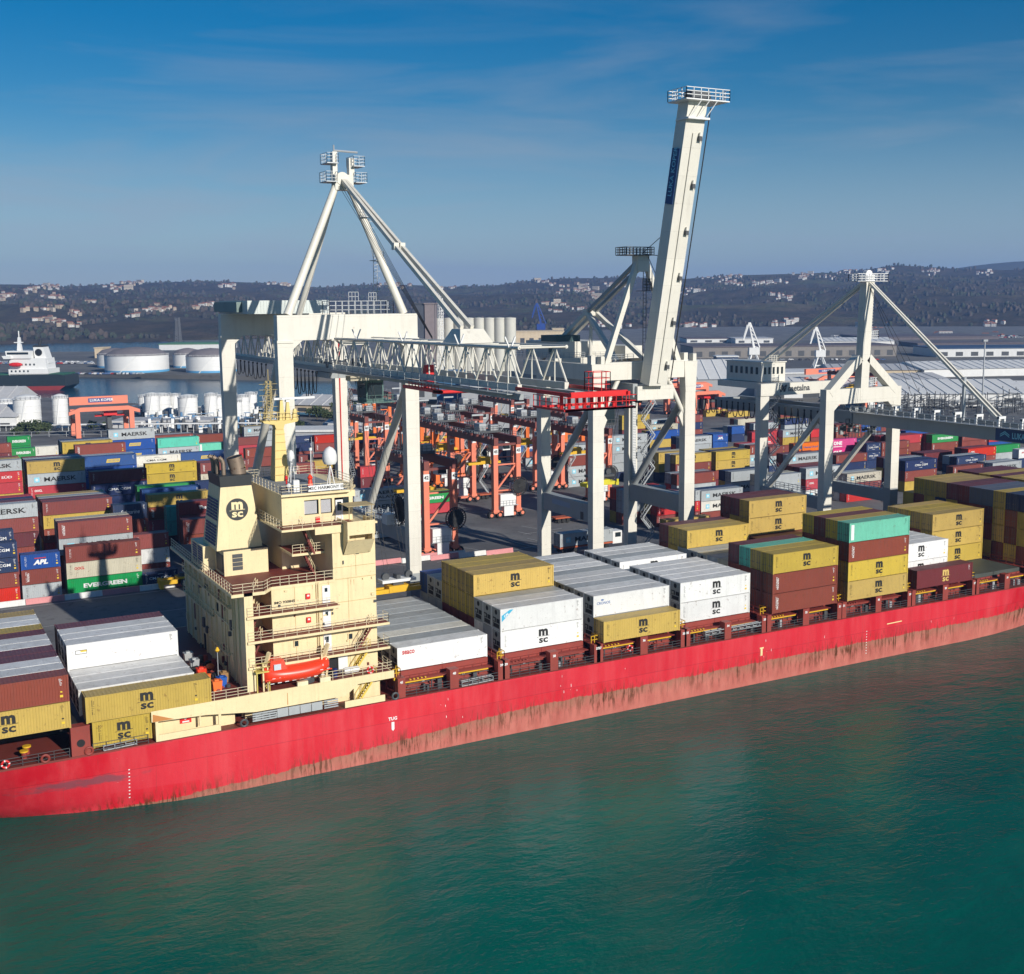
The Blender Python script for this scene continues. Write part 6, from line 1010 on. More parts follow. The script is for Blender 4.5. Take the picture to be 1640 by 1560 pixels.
def design(L,h,ty):
    L=round(L,2); h=round(h*20)/20; key=(L,h,ty)
    if key in DES: return DES[key]
    b=MB(); frame(b,L,h); d={}
    if ty=='D':
        corr_side(b,L,h,.045,-1,.16,h-.09); corr_side(b,L,h,W-.045,1,.16,h-.09); corr_roof(b,L,h-.022)
        b.box(.16,.08,h-.03,.42,W-.08,h-.012); b.box(L-.42,.08,h-.03,L-.16,W-.08,h-.012)
        # far end wall, corrugated
        vs=[];ys=[];n=8;p=(W-.32)/n
        for i in range(n): a=.16+i*p; ys+=[(a,0),(a+p*.25,0),(a+p*.5,1),(a+p*.75,1)]
        ys.append((W-.16,0)); k=len(ys)
        for z in (.16,h-.1):
            for yy,dd in ys: vs.append((L-.03-.036*dd,yy,z))
        b.add(vs,[(i,i+1,k+i+1,k+i) for i in range(k-1)])
        dm=MB()
        for s in (0,1):
            y0=.165+s*1.06; dm.box(.05,y0+.02,.19,.09,y0+1.03,h-.14)
            for q in range(1,5):
                z=.17+(h-.29)*q/5; dm.box(.03,y0+.08,z-.12,.05,y0+.96,z+.10)
        bm_=MB()
        for yy in (.42,.82,1.62,2.02):
            bm_.tube((-.005,yy,.06),(-.005,yy,h-.04),.022,n=6)
            for z in (.25,h*.4,h*.72,h-.2): bm_.box(-.03,yy-.05,z-.03,.03,yy+.05,z+.03)
            bm_.box(-.04,yy,h*.36,-.02,yy+.3,h*.36+.05)
        d['doors']=dm; d['locking_bars']=bm_
    else:
        nseg=int(L/.76)
        for y,o_ in ((.03,-1),(W-.03,1)):
            x=.17
            for i in range(nseg):
                a=.17+(L-.34)*i/nseg; c=.17+(L-.34)*(i+1)/nseg
                b.box(a+.012,min(y,y-o_*-.03),.165,c-.012,max(y,y-o_*-.03),h-.1) if False else b.add([(a+.006,y,.165),(c-.006,y,.165),(c-.006,y,h-.1),(a+.006,y,h-.1),(c+.006,y+o_*-.006,.165),(c+.006,y+o_*-.006,h-.1)],[(0,1,2,3),(1,4,5,2)])
        for i in range(nseg//2):
            a=.17+(L-.34)*i/(nseg//2); c=.17+(L-.34)*(i+1)/(nseg//2)
            b.box(a+.01,.08,h-.07,c-.01,W-.08,h-.022)
        b.box(.12,.08,h-.09,L-.12,W-.08,h-.045); b.box(L-.07,.15,.16,L-.03,W-.15,h-.1)
        u=MB(); u.box(.03,.17,.17,.10,W-.17,h-.12,0)
        u.box(.018,.32,h-1.05,.03,W-.32,h-.22,0); 
        u.lathe((.012,W/2,h-.62),[(.33,0),(.33,-.02),(.0,-.02)],16,1,axis='x')
        u.box(.0,.3,.95,.03,1.1,1.5,1); u.box(.0,1.3,.95,.03,2.1,1.55,1); u.box(-.01,.45,.3,.03,1.95,.8,1); u.box(-.02,1.55,1.05,.0,2.0,1.4,0)
        u.box(-.012,.3,.86,.02,2.14,.92,0)
        d['cooling_unit']=u
    out={'body':b.mesh('body')}
    out['body'].materials.append(MC['y'])
    for k,v in d.items():
        me=v.mesh(k); me.materials.append(M_unit if k=='cooling_unit' else (M_frame if k=='locking_bars' else MC['y']))
        if k=='cooling_unit': me.materials.append(M_dark)
        out[k]=me
    import bmesh
    for me in out.values():
        bm=bmesh.new(); bm.from_mesh(me); bmesh.ops.recalc_face_normals(bm,faces=bm.faces); bm.to_mesh(me); bm.free()
    DES[key]=out; return out
LM=[M_black,M_white,M_gold,M_redl,M_bluel,M_sky,M_yel,M_cai]
LETT={}
def lettering(mb,L,h,logo,c,small=False):
    X=(1,0,0);Z=(0,0,1); y=.016; cx=L/2; cz=h/2
    def T(s,x,z,size,bold=0,mi=0,sx_=1,rot=0,shear=0): text(mb,s,(x,y,z),X,Z,size,bold,mi,sx_,rot,shear)
    def B(x0,z0,x1,z1,mi,dy=0): mb.add([(x0,y+dy,z0),(x1,y+dy,z0),(x1,y+dy,z1),(x0,y+dy,z1)],[(0,1,2,3)],mi)
    dark=c in 'bmdruGps'
    mk=1 if dark else 0
    rr=random.Random(hash((L>8,logo,c))&255 if False else len(logo)+int(L)+ord(c[0]))
    # small identification marks: rows of dashes, too small to read
    xr=L-.95 if L>8 else L-.7
    for i in range(6 if not small else 4):
        B(xr+.02*i,h-.40-.13*i,xr+.40-.22*rr.random(),h-.355-.13*i,mk)
    if logo in '-MTCAOH' and not small:
        for k in range(16):
            if rr.random()<.85: B(.62,h*.82-.105*k,.70,h*.82-.105*k+.065,mk); 
            if rr.random()<.6: B(.80,h*.82-.105*k,.86,h*.82-.105*k+.06,mk)
        B(xr+.05,.55,xr+.35,.80,6)
        B(xr+.1,1.05,xr+.3,1.2,6 if c!='y' else 0)
    if logo=='M': msc(mb,(cx+.15,y,cz+.05),X,Z,min(1.85,h*.66),0)
    elif logo=='m': msc(mb,(cx+.15,y,cz+.05),X,Z,min(1.85,h*.66),2)
    elif logo in 'Kk':
        s=h*.40 if L>8 else h*.36; x0=L*.155
        if logo=='K' or True:
            B(x0-s/2,cz-s/2,x0+s/2,cz+s/2,5)
            pts=[]
            for i in range(14):
                r_=s*(.43 if i%2==0 else .16); t=math.pi/2+i*math.pi/7; pts.append((r_*math.cos(t),r_*math.sin(t)))
            for i in range(14):
                a_,b_=pts[i],pts[(i+1)%14]; mb.add([(x0,y-.004,cz),(x0+a_[0],y-.004,cz+a_[1]),(x0+b_[0],y-.004,cz+b_[1])],[(0,1,2)],1)
        if logo=='K': tfit(mb,'MAERSK',(L*.56,y,cz),X,Z,L*.56,h*.36 if L>8 else h*.26,.022,0)
        else: tfit(mb,'MAERSK',(L*.57,y,cz+h*.15),X,Z,L*.5,h*.27,.02,0); tfit(mb,'SEALAND',(L*.57,y,cz-h*.2),X,Z,L*.5,h*.23,.008,0)
    elif logo=='V': tfit(mb,'EVERGREEN',(cx,y,cz),X,Z,L*.58,h*.27,.045,1)
    elif logo=='C':
        mi=0 if c in 'cw' else 1; tfit(mb,'CMA CGM',(cx,y,cz),X,Z,L*.40 if L>8 else L*.62,h*.19,.02,mi)
        for sg in (1,-1):
            pp=[]; R_=L*.085 if L>8 else L*.16
            for i in range(9): t=math.pi*(.15+.45*i/8); pp.append((R_*math.cos(t)*1.3*sg,sg*(R_*math.sin(t)*.7+h*.02)))
            for i in range(8):
                a_,b_=pp[i],pp[i+1]; w_=.05*(i+1)/4
                mb.add([(cx+a_[0],y,cz+a_[1]),(cx+b_[0],y,cz+b_[1]),(cx+b_[0],y,cz+b_[1]-sg*w_),(cx+a_[0],y,cz+a_[1]-sg*w_)],[(0,1,2,3)],mi)
    elif logo=='A': tfit(mb,'APL',(cx,y,cz-.15),X,Z,2.3,h*.32,.06,1,0,.25); B(cx-.95,cz+.46,cx+.85,cz+.60,3)
    elif logo=='O':
        mi=1 if dark else 3; tfit(mb,'OOCL',(L*.17,y,h*.62),X,Z,1.6,h*.18,.04,mi)
    elif logo=='T': tfit(mb,'TRITON',(L*.075 if L>8 else L*.16,y,cz),X,Z,h*.56,.36,.02,1,-math.pi/2)
    elif logo=='H': tfit(mb,'HAMBURG SÜD',(cx,y,cz),X,Z,L*.66,h*.26,.015,1)
    elif logo=='P':
        mb.add([(cx-.9,y,cz-.42),(cx+2.1,y,cz-.42),(cx+2.35,y,cz+.42),(cx-.65,y,cz+.42)],[(0,1,2,3)],6)
        for i in range(9): mb.add([(cx-.55+.3*i,y-.004,cz-.28),(cx-.43+.3*i,y-.004,cz-.28),(cx-.33+.3*i,y-.004,cz+.28),(cx-.45+.3*i,y-.004,cz+.28)],[(0,1,2,3)],4)
    elif logo=='S': tfit(mb,'seaco',(L*.12,y,h*.76),X,Z,1.65,h*.17,.03,3)
    elif logo=='F':
        tfit(mb,'The',(L*.37,y,cz),X,Z,1.5,h*.27,.03,1); B(L*.46,cz-h*.2,L*.53,cz+h*.2,4); B(L*.475,cz-h*.02,L*.52,cz+h*.17,1,-.004); tfit(mb,'Florens',(L*.69,y,cz),X,Z,3.4,h*.27,.03,1)
    elif logo=='N': tfit(mb,'ONE',(L*.35,y,cz+.2),X,Z,3.6,h*.4,.05,1); B(L*.2,.5,L*.5,.72,1)
    elif logo=='L': tfit(mb,'Hapag-Lloyd',(L*.6,y,cz-.1),X,Z,L*.5,h*.27,.02,4); mb.add([(L*.2,y,cz-.5),(L*.27,y,cz-.5),(L*.30,y,cz+.5),(L*.23,y,cz+.5)],[(0,1,2,3)],4)
    elif logo=='a': tfit(mb,'Safmarine',(cx,y,cz),X,Z,3.4,h*.26,.0,1,0,.3)
    elif logo=='X': B(.9,h*.58,2.15,h*.74,0); B(.95,h*.60,2.1,h*.72,1,-.004); mb.add([(1.5,y-.008,h*.66),(2.1,y-.008,h*.66),(2.1,y-.008,h*.72),(1.4,y-.008,h*.72)],[(0,1,2,3)],6); B(3.5,.35,5.6,1.05,1,-.004)
    elif logo=='R': tfit(mb,'CRONOS',(L*.13,y,h*.62),X,Z,2.1,h*.13,.01,4); B(L*.10,h*.73,L*.13,h*.80,4)
    elif logo=='I':
        mb.add([(.2,y,h*.42),(.2,y,h*.70),(1.35,y,h*.93),(1.35,y,h*.90),(1.35,y,h*.93)][:3]+[(1.9,y,h*.93)],[(0,1,2,3)],7)
        text(mb,'CAI',(.85,y-.004,h*.70),(.78,0,.62),(-.62,0,.78),.42,.02,1)
    elif logo=='Q': B(.35,.35,.95,h-.3,1) if c=='t' else B(cx-.9,cz-.4,cx+.9,cz+.4,1)
    elif logo=='Z': T('antos',L*.6,cz+.1,h*.36,.04,1,1.05); B(L*.5,cz-.55,L*.75,cz-.42,1)
def lett_mesh(L,h,logo,c):
    key=(L>8,round(h*20),logo,c)
    if key in LETT: return LETT[key]
    mb=MB(); lettering(mb,L,h,logo,c); me=mb.mesh('lettering')
    for m in LM: me.materials.append(m)
    LETT[key]=me; return me
PAINTS='ygwbmrduGtpoecs'; MARKS='-MmKkVCAOTHPSFNLaXRIQZ'
BOX=[(q[0],q[1],q[2],q[3],q[4],'DR'[q[5]],PAINTS[q[6]],MARKS[q[7]],q[8]) for q in [LAYOUT[i:i+9] for i in range(0,len(LAYOUT),9)]]
LOGOD={'M':'black three-letter logo','m':'gold three-letter logo','K':'blue star square and black word','k':'two black words','V':'white block lettering','C':'swoosh-framed lettering','A':'slanted white letters','O':'small four-letter mark','T':'vertical white lettering','H':'white two-word lettering','P':'yellow side panel','S':'small red lettering','F':'big white words','N':'tall white letters','L':'dark blue lettering','a':'white script','X':'framed yellow-black sticker','R':'small dark blue lettering','I':'blue corner ribbon','Q':'pale side panel','Z':'white word','-':''}
ORD=['first','second','third','fourth','fifth','sixth','seventh','eighth','ninth','tenth','eleventh','twelfth','thirteenth','fourteenth','fifteenth','sixteenth','seventeenth','eighteenth','nineteenth','twentieth']
BAYS=[(2.9,'bay cut by left edge'),(16.6,'bay just aft of deckhouse')]+[(x,ORD[i]+' bay ahead of deckhouse') for i,x in enumerate((52.8,66.9,80.75,94.83,109.03,123.3,137.5,151.6,165.9,180.1))]
yard_stacks=sorted({(round(b[1]),round(b[0])) for b in BOX if b[1]>40 and b[8]==1})
def yard_part(x): return 'left yard' if x<100 else ('middle yard' if x<200 else 'right yard')
YR={}
for part in ('left yard','middle yard','right yard'):
    st=[s for s in yard_stacks if yard_part(s[1])==part]; rows_=[]
    for s in st:
        if rows_ and s[0]-rows_[-1][0][0]<6.5: rows_[-1].append(s)
        else: rows_.append([s])
    for ri,r_ in enumerate(rows_):
        for si,s in enumerate(sorted(r_,key=lambda q:q[1])): YR[s]=(part,ri,si)
used_labels={}
def place_container(b):
    x,y,z,L,h,ty,c,lg,fl=b; des=design(L,h,ty); hh=round(h*20)/20
    ship=y<40
    under=sum(1 for q in BOX if abs(q[0]-x)<1.5 and abs(q[1]-y)<.6 and q[2]<z-.5)
    over=any(abs(q[0]-x)<1.5 and abs(q[1]-y)<.6 and q[2]>z+.5 for q in BOX)
    tier='single tier' if under==0 and not over else ('top tier' if not over else ('bottom tier' if under==0 else ORD[under]+' tier'))
    kind='refrigerated container' if ty=='R' else ('short container' if L<8 else 'container')
    lab=CN[c]+' '+kind+(', '+LOGOD[lg] if LOGOD[lg] else '')+', '+tier+', '
    if ship:
        bay=min(BAYS,key=lambda q:abs(q[0]-x))[1]; row=int(round(y/2.5)); lab+=(ORD[row] if row else 'outermost')+' row, '+bay
    else:
        p,ri,si=YR[(round(y),round(x))]; lab+=ORD[min(si,19)]+' stack of '+('front' if ri==0 else ORD[min(ri,19)])+' row, '+p
    ws=lab.split()
    if len(ws)>16: lab=lab.replace('three-letter ','').replace(' ahead of deckhouse',' before deckhouse').replace('blue star square and black word','star and word')
    r_=thing('refrigerated_container' if ty=='R' else 'shipping_container',lab,'container',(x+L/2,y+W/2,z),'containers stacked on the ship' if ship else 'containers stacked in the yard')
    used_labels[lab]=used_labels.get(lab,0)+1
    parts=list(des.items())
    for nm,me in parts:
        o=bpy.data.objects.new(nm,me); COL.objects.link(o); o.location=(-L/2,-W/2,.003)
        sc_=h/hh; o.scale=(1,1,sc_*.997)
        if nm in ('body','doors'):
            o.material_slots[0].link='OBJECT'; o.material_slots[0].material=MC[c]
        if nm=='locking_bars':
            o.parent=dr; o.location=(0,0,0); o.scale=(1,1,1)
        else: o.parent=r_
        if nm=='doors': dr=o
    o=bpy.data.objects.new('lettering',lett_mesh(L,h,lg,c)); COL.objects.link(o); o.location=(-L/2,-W/2,0); o.parent=r_
for b in BOX:
    if b[8]==1: place_container(b)
# the containers past the three hundred that show largest: one object
far=MB(); keys=list(MC); offs=len(keys)
for b in BOX:
    if b[8]==1: continue
    x,y,z,L,h,ty,c,lg,fl=b; mi=keys.index(c); t=MB()
    if fl==0:
        frame(t,L,h); corr_side(t,L,h,.045,-1,.16,h-.09,pitch=.56,dp=.04); t.add([(.1,W-.05,.1),(L-.1,W-.05,.1),(L-.1,W-.05,h-.05),(.1,W-.05,h-.05)],[(0,1,2,3)])
        corr_roof(t,L,h-.022,pitch=.8); t.box(.09,.19,.19,.12,W/2-.03,h-.14); t.box(.09,W/2+.03,.19,.12,W-.19,h-.14); t.box(.12,.16,.17,.13,W-.16,h-.12); t.box(L-.07,.16,.17,L-.03,W-.16,h-.12)
        for yy in (.42,.82,1.62,2.02): t.box(.02,yy-.02,.1,.06,yy+.02,h-.06)
    else: t.box(.03,.03,.03,L-.03,W-.03,h-.04)
    far.add([(v[0]+x,v[1]+y,v[2]+z) for v in t.v],t.f,mi)
    if fl==0:
        t=MB(); lettering(t,L,h,lg,c,True)
        n0=len(far.v); far.v+=[(v[0]+x,v[1]+y,v[2]+z) for v in t.v]; far.f+=[tuple(i+n0 for i in f) for f in t.f]; far.m+=[offs+m for m in t.m]
fm=[paint('far_'+MC[k].name,CC[k],.5,.16,.18,.35,roof=.36 if k in 'wgce' else .42) for k in keys]
fo=far.build('distant_containers',fm+LM,fix=False); tag(fo,'smaller containers further back in the yard, in many colours','containers',None,'stuff')
# ---------------------------------------------------------------- ship-to-shore cranes
G0=5.79
def leg_box(m_,x,y,z0,z1,wx=2.0,wy=1.7,wx1=None,mi=0):
    wx1=wx1 or wx; m_.add([(x-wx/2,y-wy/2,z0),(x+wx/2,y-wy/2,z0),(x+wx/2,y+wy/2,z0),(x-wx/2,y+wy/2,z0),(x-wx1/2,y-wy/2,z1),(x+wx1/2,y-wy/2,z1),(x+wx1/2,y+wy/2,z1),(x-wx1/2,y+wy/2,z1)],[(0,3,2,1),(4,5,6,7),(0,1,5,4),(1,2,6,5),(2,3,7,6),(3,0,4,7)],mi)
def haunch(m_,x,y,z,dx,dz,th,axis='x'):
    if axis=='x': m_.prism([(x,z),(x+dx,z),(x,z-dz)],y-th/2,y+th/2,'y')
    else: m_.prism([(y,z),(y+dx,z),(y,z-dz)],x-th/2,x+th/2,'x')
def bogies(root,xs_,ys_,z=G0):
    for y in ys_:
        for x in xs_:
            b_=MB(); b_.box(x-4.2,y-.7,z+1.5,x+4.2,y+.7,z+2.4); 
            for q in (-3,3): b_.box(x+q-1.5,y-.5,z+.8,x+q+1.5,y+.5,z+1.5)
            for q in (-4,-2.4,2.4,4): b_.lathe((x+q,y,z+.5),[(.45,-.2),(.45,.2)],12,1,axis='y')
            b_.build('bogie',[M_craneg,M_steel],root)
# crane one: lattice boom lowered over the ship
C1=thing('gantry_crane','cream quay crane with lowered lattice boom and four-legged peak, behind the deckhouse','crane',(60.45,52,G0))
x1,x2,y1,y2,zt=50.8,70.1,37.0,67.5,52.3
for x in (x1,x2):
    for y in (y1,y2):
        m_=MB(); leg_box(m_,x,y,G0+7.2,48.6,1.9,1.6,2.25); m_.box(x-1.2,y-.95,48.4,x+1.2,y+.95,48.75); o=m_.build('leg',M_crane,C1)
        m_=MB(); leg_box(m_,x,y,G0+2.4,G0+7.2,1.92,1.62); m_.build('leg_foot',M_craneg,C1)
for y in (y1,y2):
    m_=MB(); m_.box(x1-1.05,y-.8,48.75,x2+1.05,y+.8,zt); haunch(m_,x1+1.0,y,48.75,1.6,1.4,1.5); haunch(m_,x2-1.0,y,48.75,-1.6,1.4,1.5); m_.prism([(58.5,48.75),(64.0,48.75),(63,47.9),(59.5,47.9)],y-.7,y+.7,'y'); m_.build('portal_beam',M_crane,C1)
for x in (x1,x2):
    m_=MB(); m_.box(x-.7,y1+.8,17.2,x+.7,y2-.8,19.4); m_.build('sill_beam',M_craneg,C1)
    m_=MB(); m_.tube((x,y1+1.0,47.8 if x==x1 else 41.9),(x,y2-12 if x==x2 else 60,19.5),.62,n=12); m_.build('diagonal_brace',M_crane,C1,smooth=True)
bogies(C1,(x1,x2),(y1,y2))
ax,ay,az=61.4,40,72.3
for nm,a,r in (('peak_leg',(51.6,37.2,zt),.62),('peak_leg',(69.4,37.2,zt),.62),('peak_rear_leg',(57.5,50.0,zt),.5)):
    m_=MB(); m_.tube(a,(ax+(-.8 if a[0]<60 else .8),ay,az-1),r,r*.85,n=14); m_.build(nm,M_crane,C1,smooth=True)
m_=MB(); m_.box(ax-1.4,ay-.8,az-2.2,ax+1.4,ay+.8,az); m_.box(ax-1.6,ay-.5,az,ax-.9,ay+.5,az+3.2); m_.box(ax+.9,ay-.5,az,ax+1.7,ay+.5,az+2.4); m_.lathe((ax-.3,ay,az-.6),[(.95,-.9),(.95,.9)],16,0,axis='y'); m_.build('peak_head',M_crane,C1)
m_=MB()
for z,xx in ((az-1.0,-2.9),(az-1.0,1.6),(az+1.6,-2.7),(az+1.3,1.3)):
    m_.box(ax+xx,ay-1.3,z-.12,ax+xx+1.7,ay+1.6,z); m_.rail([(ax+xx,ay-1.3,z),(ax+xx+1.7,ay-1.3,z),(ax+xx+1.7,ay+1.6,z),(ax+xx,ay+1.6,z),(ax+xx,ay-1.3,z)],1.35,.8,.05,0,3)
m_.tube((ax-1.2,ay,az+2.6),(ax-1.2,ay,az+4.2),.12,n=6); m_.tube((ax-1.2,ay,az+3.4),(ax+2.4,ay,az+3.3),.16,n=6); m_.build('peak_platform',M_galv,C1)
m_=MB()
for dx in (-.55,.55):
    mid=Vector((60.9,ay,az)).lerp(Vector((60.4,-2.3,50.9)),.52)
    m_.beam((ax+dx*.4,ay,az-.5),(mid.x+dx*.8,mid.y,mid.z),.42,.55); m_.beam((mid.x+dx*.8,mid.y,mid.z),(60.4+dx*1.2,-2.3,51),.42,.55)
    m_.cbox((mid.x+dx*.8,mid.y,mid.z),(.7,.9,.9))
m_.build('boom_stay',M_crane,C1)
m_=MB()
for k in range(5): m_.tube((ax-.8+.4*k,ay,az-1.2),(58.4+1.0*k,3+2.2*k,49.6),.035,n=5)
m_.build('boom_hoist_rope',M_cable,C1)
m_=MB(); prev=None
for (a,b_) in (((64.8,39.5,66.5),(66.6,41,60.5)),((66.6,41,60.5),(66.9,42,53.5))):
    for s in (-.3,.3): m_.beam(Vector(a)+Vector((s,0,0)),Vector(b_)+Vector((s,0,0)),.07)
    for k in range(14):
        p=Vector(a).lerp(Vector(b_),k/14); m_.beam(p+Vector((-.3,0,0)),p+Vector((.3,0,0)),.05); 
    for k in range(7):
        p=Vector(a).lerp(Vector(b_),k/7); m_.rail([p+Vector((-.5,-.5,0)),p+Vector((.5,-.5,0))],.1,1,.05,0,1)
for p in ((64.5,39,66.4),(66.8,41,60.2)): m_.box(p[0]-.8,p[1]-.8,p[2]-.1,p[0]+.8,p[1]+.8,p[2]); m_.rail([(p[0]-.8,p[1]-.8,p[2]),(p[0]+.8,p[1]-.8,p[2]),(p[0]+.8,p[1]+.8,p[2])],1.3,.5,.05,0,3)
m_.build('peak_ladder',M_galv,C1)
m_=MB(); m_.box(61,36.9,zt+.02,68.5,37,zt+.04); m_.rail([(58.5,39,zt),(68.5,39,zt),(68.5,42,zt),(58.5,42,zt),(58.5,39,zt)],1.9,1.0,.07,0,3); m_.rail([(61.5,39,zt+1.9),(63,39,zt+1.9)],1.3,.5,.06); m_.rail([(65.0,40,zt+1.9),(66.2,40,zt+1.9)],1.2,.4,.06); m_.build('beam_top_platform',M_galv,C1)
m_=MB(); m_.box(51.5,57,zt+.02,64.8,74,zt+2.1,0); 
for k in range(26): m_.box(51.6+k*.5,56.95,zt+.2,51.7+k*.5,57,zt+2.0,0)
m_.box(50.6,60,zt+.3,51.5,74,zt+1.9,1); m_.build('machinery_house',[paint('house_cladding',(.60,.64,.60),.5,.05,.1),paint('cladding_shade',(.16,.22,.20),.5)],C1)  # dark box on the left carries the house's shaded face in its colour
# lattice boom: two side trusses, hinge at the sea side portal
def truss(m_,xA,xB,ya,yb,za,zb,zta,ztb,n,r=.17,top=True):
    for x in (xA,xB):
        m_.box(x-.25,min(ya,yb),za-.7,x+.25,max(ya,yb),za,0) if abs(za-zb)<.01 else m_.beam((x,ya,za-.35),(x,yb,zb-.35),.5,.7)
        m_.tube((x,ya,zta),(x,yb,ztb),.19,n=8)
        for i in range(n):
            t0,t1,tm=i/n,(i+1)/n,(i+.5)/n; Y=lambda t:ya+(yb-ya)*t; ZB=lambda t:za+(zb-za)*t; ZT=lambda t:zta+(ztb-zta)*t
            m_.tube((x,Y(t0),ZB(t0)),(x,Y(tm),ZT(tm)),r*.8,n=6,cap=False); m_.tube((x,Y(tm),ZT(tm)),(x,Y(t1),ZB(t1)),r*.8,n=6,cap=False); m_.tube((x,Y(tm),ZT(tm)),(x,Y(tm),ZB(tm)),r*.55,n=6,cap=False)
    for i in range(n+1):
        Y=ya+(yb-ya)*i/n; m_.tube((xA,Y,zta+(ztb-zta)*i/n),(xB,Y,zta+(ztb-zta)*i/n),r*.6,n=6,cap=False)
        if i<n: Y2=ya+(yb-ya)*(i+1)/n; m_.tube((xA,Y,zta+(ztb-zta)*i/n),(xB,Y2,zta+(ztb-zta)*(i+1)/n),r*.5,n=5,cap=False)
m_=MB(); truss(m_,57.6,63.2,34.5,-20.0,45.3,45.6,48.9,49.3,11,.145); m_.build('boom',M_crane,C1)
m_=MB(); truss(m_,57.6,63.2,35.5,88,45.2,45.0,48.7,48.6,12,.145); m_.build('rear_girder',M_crane,C1)
m_=MB(); m_.box(57.0,-21,44.1,57.5,88,44.7); m_.box(63.4,-21,44.1,63.8,88,44.7); m_.rail([(56.2,33,44.7),(56.2,-20,44.7)],1.0,2.2,.05); m_.box(56.1,-20,44.6,57,33,44.68); m_.build('trolley_rail',M_craneg,C1)
m_=MB()
for y in (26,10,-6,-18):
    m_.beam((57.6,y,49),(57.0,y,50.4),.14); m_.beam((57.6,y,49),(58.2,y,50.4),.14)
m_.build('rope_support',M_wht,C1)
m_=MB(); m_.add([(58.4,-4.6,49.3),(62.6,-4.6,49.3),(62.6,.2,49.3),(58.4,.2,49.3),(59,-3.4,50.9),(62.0,-3.4,50.9),(62.0,-1.2,50.9),(59,-1.2,50.9)],[(0,3,2,1),(4,5,6,7),(0,1,5,4),(1,2,6,5),(2,3,7,6),(3,0,4,7)]); m_.build('stay_anchor',M_crane,C1)
m_=MB()
ro=gy(870,640,-26)
m_.box(56.4,-31.0,43.7,64.4,-30.3,43.9); m_.box(56.4,-26.0,43.7,64.4,-25.4,43.9); m_.beam((57.2,-31,45.2),(57.2,-20,45.2),.25,.35); m_.beam((63.6,-31,45.2),(63.6,-20,45.2),.25,.35); m_.beam((57.2,-30.6,45.2),(63.6,-30.6,45.2),.25,.55); m_.beam((56.4,-30.9,43.8),(64.4,-30.9,43.8),.2); m_.beam((56.4,-25,43.8),(56.4,-31,43.8),.2)
m_.rail([(56.4,-25,43.9),(56.4,-31,43.9),(64.4,-31,43.9),(64.4,-25,43.9)],1.1,1.1,.06,0,2); m_.rail([(60.4,-29.5,45.4),(60.4,-28,45.4),(62.4,-28,45.4),(62.4,-29.5,45.4),(60.4,-29.5,45.4)],1.8,.9,.06,0,3)
for k in range(8): m_.tube((57.2+k*.85,-29,45.2),(57.2+k*.85,-29,43.6),.18,n=6)
m_.build('boom_tip_platform',M_red,C1)
m_=MB(); m_.box(57.0,-1.5,43.4,63.8,0,43.8); m_.rail([(57,-1.5,43.8),(57,7,43.8)],.9,.9,.1); m_.box(57,-1.5,43.5,57.6,9,43.9); m_.box(58,4,43.8,59,5,46.5); m_.build('boom_inspection_walkway',M_red,C1)
def festoon(root,x,ya,yb,z,n,drop,nm='festoon_cable',t=.07,mi=M_cable):
    m_=MB(); s=(yb-ya)/n
    for i in range(n):
        for j in range(8):
            f=lambda q:(x,ya+s*(i+q),z-drop*(1-(2*q-1)**4)*(0.85+.3*((i*37)%5)/5))
            m_.tube(f(j/8),f((j+1)/8),t,n=5,cap=False)
        m_.box(x-.12,ya+s*i-.12,z-.15,x+.12,ya+s*i+.12,z+.15)
    m_.build(nm,mi,root)
festoon(C1,56.6,40,60,43.9,11,3.6); festoon(C1,56.8,66,84,43.9,7,2.5)
# trolley with operator's cab, hanging ropes
m_=MB(); m_.box(57,36,43.2,64,42,44.0,0); m_.box(57.6,36.5,44.0,60,41,45.5,1); 
for k in range(8): m_.box(57.2+k*.8,37+(k*7%4),44,57.7+k*.8,37.7+(k*7%4),45.2+.1*k,1)
m_.build('trolley',[M_craneg,M_steel],C1)
m_=MB(); m_.box(62.3,35,39.6,65.0,38.6,42.9,0); m_.box(62.5,34.95,40,64.8,35.0,42.4,1); m_.box(62.25,35.3,40.2,62.3,38.4,42.3,1); m_.rail([(61.5,34.4,39.6),(66.5,34.4,39.6),(66.5,39,39.6)],1.0,1,.05); m_.box(61.5,34.4,39.45,66.5,39,39.6,0); m_.build('operator_cab',[paint('cab_teal',(.09,.17,.15),.5),M_glass],C1)
m_=MB(); m_.box(59.2,33,42.9,66.5,35.0,43.6); m_.build('head_walkway',paint('walkway_tan',(.50,.44,.32),.6,.1,.3),C1)
